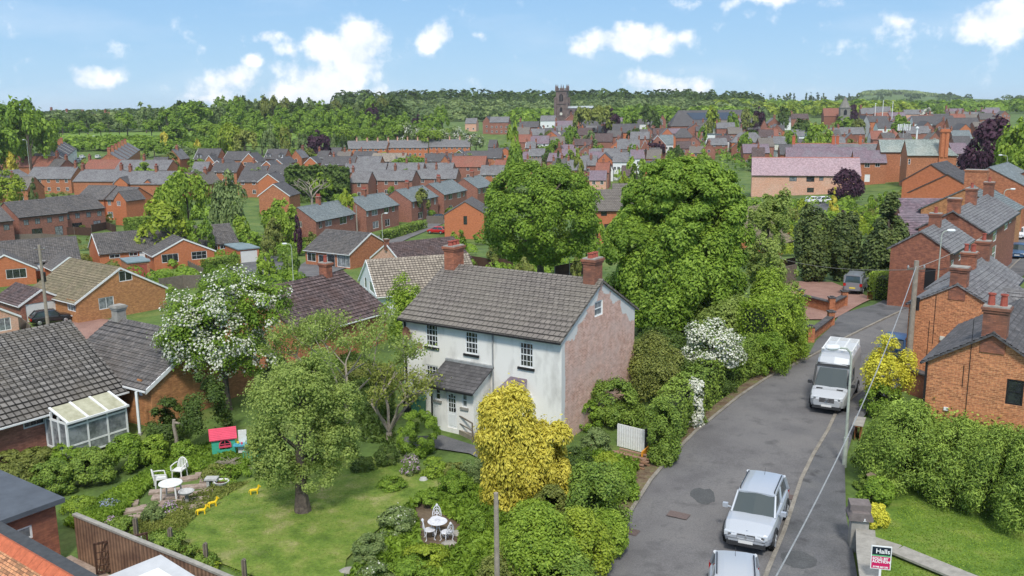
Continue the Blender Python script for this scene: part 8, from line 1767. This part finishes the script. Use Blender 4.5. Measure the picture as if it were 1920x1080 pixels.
def text(s,x,z,size,m,parent,name='lettering',dy=.012,align='LEFT',bold=.0):
    c=bpy.data.curves.new(name,'FONT'); c.body=s; c.size=size; c.extrude=.002; c.offset=bold; c.align_x=align; c.resolution_u=3; tmp=bpy.data.objects.new(name,c); COL.objects.link(tmp)
    dg=bpy.context.evaluated_depsgraph_get(); me=bpy.data.meshes.new_from_object(tmp.evaluated_get(dg)); bpy.data.objects.remove(tmp); me.materials.clear(); me.materials.append(m)
    o=bpy.data.objects.new(name,me); COL.objects.link(o); o.parent=parent; o.location=(x,-.02-dy,z); o.rotation_euler=(R(90),0,0); return o
wpl=mat('sign_white',(.85,.85,.85),rough=.4,kind='plain')
text('Halls',.26,zb-.24,.22,wpl,bd,align='RIGHT',bold=.003); text('SOLD BY',-.26,zb-.47,.12,wpl,bd,bold=.004); text('AUCTION',-.26,zb-.57,.12,wpl,bd,bold=.004); text('01948 663 230',.0,zb-.74,.075,wpl,bd,align='CENTER',bold=.003)
# ---------------------------------------------------------------- vehicles
silver=mat('paint_silver',(.50,.52,.54),rough=.32,kind='plain',metal=.35,spec=.6); silver2=mat('paint_pale_silver',(.50,.53,.57),rough=.28,kind='plain',metal=.35,spec=.6)
grey_p=mat('paint_grey',(.28,.30,.33),rough=.3,kind='plain',metal=.4,spec=.6); black_p=mat('paint_black',(.015,.015,.018),rough=.2,kind='plain',spec=.7); red_p=mat('paint_red',(.45,.02,.02),rough=.3,kind='plain'); white_p=mat('paint_white',(.75,.76,.77),rough=.3,kind='plain',spec=.6); blue_p=mat('paint_blue',(.07,.14,.26),rough=.3,kind='plain',metal=.3)
tyre=mat('tyre',(.02,.02,.02),rough=.9,kind='plain'); rim=mat('alloy',(.45,.46,.47),rough=.35,kind='plain',metal=.7); chrome=mat('chrome',(.7,.71,.72),rough=.15,kind='plain',metal=1); trim=mat('dark_trim',(.035,.036,.038),rough=.6,kind='plain')
cglass=mat('car_glass',(.035,.05,.05),rough=.04,kind='plain',spec=1.0); lampg=mat('headlamp_glass',(.55,.58,.60),rough=.1,kind='plain',spec=.9); redl=mat('tail_lamp',(.40,.01,.01),rough=.2,kind='plain'); plate=mat('number_plate',(.7,.7,.68),rough=.5,kind='plain'); platey=mat('rear_plate',(.75,.60,.08),rough=.5,kind='plain')
def interp(st,x,k):
    for a,b in zip(st,st[1:]):
        if a[0]<=x<=b[0]:
            f=(x-a[0])/(b[0]-a[0]); f=f*f*(3-2*f) if k!='lin' else f; return [a[i]+(b[i]-a[i])*f for i in range(1,len(a))]
    return list(st[-1][1:]) if x>st[-1][0] else list(st[0][1:])
def loft(mb,rings,mi=0,close=True):
    for A,B in zip(rings,rings[1:]):
        n=len(A)
        for i in range(n-1): mb.face([A[i],A[i+1],B[i+1],B[i]],mi)
    if close: mb.face(rings[0],mi); mb.face(rings[-1][::-1],mi)
def car(label,loc,rz,L=4.5,Wd=1.85,belt=None,green=None,paint=silver,H=1.65,name='car',cat='car',wb=(-1.35,1.4),wr=.34,simple=False,van=False,group=None,rails=False,clad=False,plate_c=plate,lower=.30):
    """x forward. belt: (x, z of the bonnet/belt line, half width); green: (x0 windscreen foot, x1 windscreen top, x2 roof end, x3 rear glass foot)"""
    t=thing(name,loc,rz,label,cat,group); hl=L/2
    n=26; rings=[]
    for i in range(n+1):
        x=-hl+L*i/n; zb,hw=interp(belt,x,'s'); e=min(1,(hl-abs(x))/.55); hw2=hw*(.80+.20*math.sqrt(max(0,1-(1-e)**2))); lo=lower+.12*(1-e)
        arch=0
        rings.append([(x,-hw2*.93,lo),(x,-hw2*.99,lo+.14),(x,-hw2,(lo+zb)/2+.04),(x,-hw2*.985,zb-.13),(x,-hw2*.93,zb-.03),(x,-hw2*.78,zb+.012),(x,-hw2*.35,zb+.035),(x,0,zb+.04),(x,hw2*.35,zb+.035),(x,hw2*.78,zb+.012),(x,hw2*.93,zb-.03),(x,hw2*.985,zb-.13),(x,hw2,(lo+zb)/2+.04),(x,hw2*.99,lo+.14),(x,hw2*.93,lo)])
    mb=MB(); loft(mb,rings); mb.face([r[0] for r in rings]+[r[-1] for r in rings[::-1]])
    b=mb.build('body',paint,t,smooth=True)
    x0,x1,x2,x3=green; zb0=interp(belt,x0,'s')[0]; zb3=interp(belt,x3,'s')[0]; hw=interp(belt,0,'s')[1]; gw=hw*.93; rw=hw*.76; 
    def gl(x,f):  # greenhouse ring at fraction f of height
        return gw+(rw-gw)*f
    G=[(x0,-gw*.93,zb0-.02),(x0+.06,0,zb0+.03),(x0,gw*.93,zb0-.02)]
    gb=MB(); zr=H-.07; e=.0
    A=[(x0,-gw*.90,zb0),(x0+.07,0,zb0+.02),(x0,gw*.90,zb0)]; B=[(x1,-rw*.96,zr),(x1+.08,0,zr+.03),(x1,rw*.96,zr)]
    for i in (0,1): gb.face([A[i],A[i+1],B[i+1],B[i]])
    gb.build('windscreen',cglass,t,smooth=True)
    gb=MB(); zm=interp(belt,0,'s')[0]-.02
    for s in(-1,1): gb.face([(x0,s*gw*.91,zb0-.01),(x3,s*gw*.91,zb3-.01),(x2,s*rw*.97,zr),(x1,s*rw*.97,zr)])
    gb.build('side_glass',cglass,t)
    gb=MB(); gb.face([(x3,-gw*.90,zb3),(x3,gw*.90,zb3),(x2,rw*.96,zr),(x2,-rw*.96,zr)]); gb.build('rear_glass',cglass,t)
    # roof skin and pillars
    rb=MB(); m_=8; R2=[]
    for i in range(m_+1):
        x=x2-.06+(x1+.12-x2)*i/m_; c=.05*math.sin(math.pi*i/m_)
        R2.append([(x,-rw*1.0,zr-.02),(x,-rw*.97,zr+.03+c*.5),(x,-rw*.55,zr+.06+c),(x,0,zr+.07+c),(x,rw*.55,zr+.06+c),(x,rw*.97,zr+.03+c*.5),(x,rw*1.0,zr-.02)])
    loft(rb,R2)
    for s in(-1,1):
        for (xa,za,xb,wd) in ((x0,zb0,x1,.05),(x3,zb3,x2,.09)):
            rb.cyl((xa,s*gw*.92,za-.02),(xb,s*rw*.985,zr+.01),wd,wd*.8,6)
        xm=(x0+x3)/2+.05; xm2=(x1+x2)/2+.05; rb.cyl((xm,s*gw*.925,interp(belt,xm,'s')[0]-.02),(xm2,s*rw*.985,zr),.045,.04,6)
    rb.build('roof',paint,t,smooth=True)
    for x in wb:
        for s in(-1,1):
            hwx=interp(belt,x,'s')[1]; mb=MB(); mb.cyl((x,s*(hwx-.22),wr),(x,s*(hwx+.012),wr),wr,wr,20); w_=mb.build('wheel',tyre,t); mb=MB(); mb.cyl((x,s*(hwx+.01),wr),(x,s*(hwx+.022),wr),wr*.66,wr*.6,14)
            for k in range(5): a=k*1.257; mb.box((0,0,0),(0,0,0)) if 0 else mb.cyl((x,s*(hwx+.024),wr),(x+math.cos(a)*wr*.6,s*(hwx+.024),wr+math.sin(a)*wr*.6),.035,.03,4)
            mb.build('rim',rim,w_)
            mb=MB(); arc=[(x+math.cos(a)*(wr+.06),s*(hwx+.0),wr+math.sin(a)*(wr+.06)) for a in [math.pi*i/10 for i in range(11)]]; mb.path(arc,.05 if clad else .035,5); mb.build('wheel_arch',trim if clad else paint,t)
    if simple: return t
    xf=hl; zf,hf=interp(belt,hl-.3,'s')
    for s in(-1,1):
        mb=MB(); y=s*hf*.68; mb.box((xf-.42,y-.20,zf-.22),(xf-.055,y+.17,zf-.08)); o=mb.build('headlight',lampg,t); o.modifiers.new('b','BEVEL').width=.05
        mb=MB(); mb.lathe((0,0,0),[(0,.06),(.06,.05),(.08,0)],10); e=mb.build('lamp_lens',chrome,o); e.location=(xf-.06,y,zf-.15); e.rotation_euler=(0,R(90),0)
        mb=MB(); mb.path([(x0-.25,s*hw*.93,zb0+.04),(x0-.22,s*(hw+.06),zb0+.08)],.03,6); mb.box((x0-.30,min(s*(hw+.05),s*(hw+.24)),zb0+.03),(x0-.16,max(s*(hw+.05),s*(hw+.24)),zb0+.19)); o=mb.build('wing_mirror',paint if not van else trim,t); o.modifiers.new('b','BEVEL').width=.03
        mb=MB(); yy=s*hw*.82; mb.box((-hl-.01,yy-.13,zb3-.30),(-hl+.12,yy+.10,zb3-.05)); mb.build('tail_light',redl,t)
        if rails: mb=MB(); mb.path([(x1-.1,s*rw*.9,zr+.06),(x1-.2,s*rw*.9,zr+.12),(x2+.25,s*rw*.9,zr+.12),(x2+.1,s*rw*.9,zr+.06)],.022,6); mb.build('roof_rail',black_p,t)
        mb=MB()
        for xd in ((x0+x3)/2+.05,): mb.box((xd-.006,s*hw*.999-.004,lower+.2),(xd+.006,s*hw*.999+.004,zm-.1))
        for xd in (xm+.25,xm-.75): mb.box((xd-.1,min(s*hw*.99,s*hw*1.02),zm-.22),(xd+.06,max(s*hw*.99,s*hw*1.02),zm-.19))
        mb.build('door_handle',trim,t)
    mb=MB(); mb.box((xf-.10,-hf*.80,lower+.0),(xf+.02,hf*.80,lower+.16)); o=mb.build('bumper',trim if clad or van else paint,t); o.modifiers.new('b','BEVEL').width=.05
    mb=MB(); mb.box((xf+.018,-.26,lower+.12),(xf+.03,.26,lower+.23)); mb.build('number_plate',plate_c,t); mb=MB(); mb.box((-hl-.02,-.26,lower+.3),(-hl-.005,.26,lower+.42)); mb.build('rear_number_plate',platey,t)
    mb=MB(); 
    for s in(-1,1):
        if van: mb.box((xf-.09,-hf*.42 if s<0 else 0,zf-.34),(xf+.01,0 if s<0 else hf*.42,zf-.12))
        else:
            mb.box((xf-.10,s*.17-.14,zf-.25),(xf-.01,s*.17+.14,zf-.10)); 
    mb.build('grille',trim,t); mb=MB()
    if van:
        for z in (zf-.31,zf-.24,zf-.17): mb.box((xf-.05,-hf*.42,z),(xf+.02,hf*.42,z+.025))
        mb.path([(xf+.03,.10*math.cos(a),zf-.23+.10*math.sin(a)) for a in [math.pi*i/8 for i in range(17)]],.012,5)
        for k in range(3): a=math.pi/2+k*2.094; mb.cyl((xf+.03,0,zf-.23),(xf+.03,.1*math.cos(a),zf-.23+.1*math.sin(a)),.010,.010,4)
    elif rails:
        for s in (-1,1):
            for k in range(7): y=s*.17-.12+k*.04; mb.box((xf-.03,y-.006,zf-.24),(xf,y+.006,zf-.11))
            mb.path([(xf-.0,s*.17-.15,zf-.26),(xf,s*.17-.15,zf-.09),(xf,s*.17+.15,zf-.09),(xf,s*.17+.15,zf-.26),(xf,s*.17-.15,zf-.26)],.012,5)
        mb.lathe((xf-.22,0,zf-.02),[(.05,0),(.05,.015),(0,.018)],12)
    else: mb.box((xf-.04,-.3,zf-.18),(xf,.3,zf-.16))
    mb.build('badge_and_bars',chrome,t)
    mb=MB(); mb.cyl((x2+.35,0,zr+.1),(x2+.15,0,zr+.32),.008,.005,5); mb.build('aerial',trim,t)
    return t
SUVB=[(-2.3,.95,.88),(-1.9,1.02,.91),(-.3,1.03,.93),(.9,1.02,.93),(1.5,.99,.91),(2.0,.88,.87),(2.3,.70,.82)]
def fwd(px0,py0,px1,py1): a,b=at(px0,py0),at(px1,py1); return math.atan2(b[1]-a[1],b[0]-a[0])
g=at(1424,975); car('silver off road estate car parked facing the camera beside the pavement',(g[0]-.35,g[1]-.85,g[2]+.03),R(-115),4.57,1.86,SUVB,(.95,.30,-1.75,-2.15),silver2,1.67,'suv','car',(-1.38,1.42),.37,rails=True,clad=True,lower=.34)
HB=[(-1.95,.88,.80),(-1.5,.93,.84),(-.2,.93,.86),(.8,.92,.86),(1.3,.86,.84),(1.7,.76,.80),(1.95,.60,.74)]
g=at(1372,1075); car('silver hatchback cut off at the bottom edge, below the off road estate car',(g[0]-.6,g[1]-2.8,g[2]+.03),R(-103),3.95,1.72,HB,(.85,.2,-1.45,-1.85),silver,1.50,'hatchback','car',(-1.15,1.25),.30,rails=True)
# tall panel van with roof rack
g=at(1570,735); VB=[(-3.0,1.5,.98),(1.2,1.5,.98),(1.5,1.32,.96),(2.1,1.18,.94),(2.55,1.05,.90),(2.85,.80,.86)]
vt=car('white high roofed panel van with slatted roof rack parked facing the camera',(g[0]-.7,g[1]-1.5,g[2]+.03),R(-118),5.7,1.96,[(-2.85,1.3,.97),(1.2,1.3,.97),(1.55,1.28,.96),(2.1,1.15,.94),(2.5,1.04,.90),(2.85,.82,.84)],(1.75,1.05,-2.78,-2.84),silver,2.15,'panel_van','van',(-1.75,1.85),.35,van=True,clad=True,lower=.34)
for c in list(vt.children):
    if c.name.split('.')[0] in('side_glass','rear_glass','roof','aerial'): bpy.data.objects.remove(c)
mb=MB(); sec=lambda x,zt,hw:[(x,-hw,1.22),(x,-hw*.97,zt-.45),(x,-hw*.90,zt-.12),(x,-hw*.78,zt),(x,0,zt+.05),(x,hw*.78,zt),(x,hw*.90,zt-.12),(x,hw*.97,zt-.45),(x,hw,1.22)]
loft(mb,[sec(-2.83,2.62,.96),sec(-2.6,2.70,.97),sec(.3,2.72,.97),sec(.8,2.62,.95),sec(1.02,2.30,.93)]); mb.build('cargo_body',silver,vt,smooth=True)
mb=MB(); mb.face([(1.70,-.90,1.30),(1.05,-.91,2.05),(.1,-.96,2.05),(.1,-.985,1.35)]); mb.face([(1.70,.90,1.30),(1.05,.91,2.05),(.1,.96,2.05),(.1,.985,1.35)]); mb.build('side_glass',cglass,vt)
mb=MB(); mb.face([(1.06,-.86,2.16),(1.06,.86,2.16),(1.0,.84,2.36),(1.0,-.84,2.36)]); mb.cyl((1.75,-.89,1.25),(1.03,-.89,2.2),.05,.05,6); mb.cyl((1.75,.89,1.25),(1.03,.89,2.2),.05,.05,6); mb.build('visor_band',trim,vt)
mb=MB()
for y in(-.78,.78,-.27,.27): mb.box((-2.7,y-.025,2.86),(.15,y+.025,2.90))
for i in range(13): x=-2.68+i*.235; mb.box((x-.03,-.8,2.90),(x+.03,.8,2.925))
for x in(-2.5,-1.3,.0):
    for y in(-.8,.8): mb.box((x-.03,y-.03,2.62),(x+.03,y+.03,2.88))
mb.cyl((.18,-.8,2.92),(.18,.8,2.92),.035,.035,8); mb.build('roof_rack',M['white'],vt)
mb=MB()
for y in (-.52,.52): mb.box((1.95,y-.16,1.19),(2.08,y+.16,1.215))
mb.build('bonnet_vent',trim,vt)
# compact grey van on the drive, rear towards the camera
g=at(1597,553); gv=car('grey compact van parked on the block paving before the dark conifers',(g[0]+.9,g[1]+1.6,g[2]+.05),R(62),4.3,1.72,[(-2.15,1.12,.84),(.9,1.10,.86),(1.4,.98,.84),(1.9,.84,.80),(2.15,.66,.76)],(1.15,.55,-2.0,-2.12),grey_p,1.82,'compact_van','van',(-1.3,1.3),.31,clad=True,lower=.3)
mb=MB(); mb.box((-2.1,-.80,1.1),(-.9,-.71,1.72)); mb.box((-2.1,.71,1.1),(-.9,.80,1.72)); mb.build('side_panel',grey_p,gv)
SAL=[(-2.1,.90,.82),(-.2,.94,.86),(.8,.92,.86),(1.3,.87,.84),(1.8,.78,.80),(2.1,.60,.74)]
def simple(label,px,py,rz,paint,L=4.2,H=1.5,group=None,**k):
    g=at(px,py); return car(label,(g[0],g[1],g[2]+.05),R(rz),L,1.75,SAL,(.95,.3,-1.4,-1.95),paint,H,'parked_car','car',(-1.25,1.3),.31,simple=k.pop('simple',True),group=group,**k)
simple('blue grey car half hidden between the utility pole and the yellow privet',1680,668,58,blue_p,simple=False)
simple('black car parked before the small brick garage',97,606,35,black_p,simple=False)
simple('dark blue car parked in the street below the white car',1908,482,-122,blue_p,simple=False)
simple('white car parked farther up the street',1908,446,-122,white_p,simple=False)
simple('third parked car at the right edge of the street',1916,468,-122,red_p) if 0 else None
simple('red and white marked car beside the plain orange house',819,438,160,red_p)
simple('black car in the drive between the semis',826,413,20,black_p)
simple('white car in the car park beneath the purple plum tree',1526,381,20,white_p); simple('second white car beside the golden conifer',1547,381,20,white_p)
for i,(px,py,p_) in enumerate(((150,302,silver),(155,297,white_p),(146,306,grey_p),(184,297,white_p))): simple('%s parked between the receding terraces'%['silver car','white car, farthest,','grey car, nearest,','white car by the right hand terrace'][i],px,py,100,p_,H=1.5)
for i,(px,py,p_) in enumerate(((1058,263,red_p),(1066,264,silver),(1073,264,grey_p),(1081,264,black_p))): simple('%s car in the town car park below the cream cottages'%['red','silver','grey','black'][i],px,py,20,p_)
# ---------------------------------------------------------------- air
mb=MB(); mb.box((-7500,-45,-45),(7500,7500,75)); hz=mb.build('haze',bpy.data.materials.new('haze_air')); tag(hz,'thin summer haze over the whole town','haze',kind='stuff')
m=bpy.data.materials['haze_air']; m.use_nodes=True; nt2=m.node_tree; nt2.nodes.clear(); ho=nt2.nodes.new('ShaderNodeOutputMaterial'); hv=nt2.nodes.new('ShaderNodeVolumePrincipled'); hv.inputs['Color'].default_value=(.88,.93,1,1); hv.inputs['Density'].default_value=.00008; nt2.links.new(hv.outputs[0],ho.inputs['Volume'])
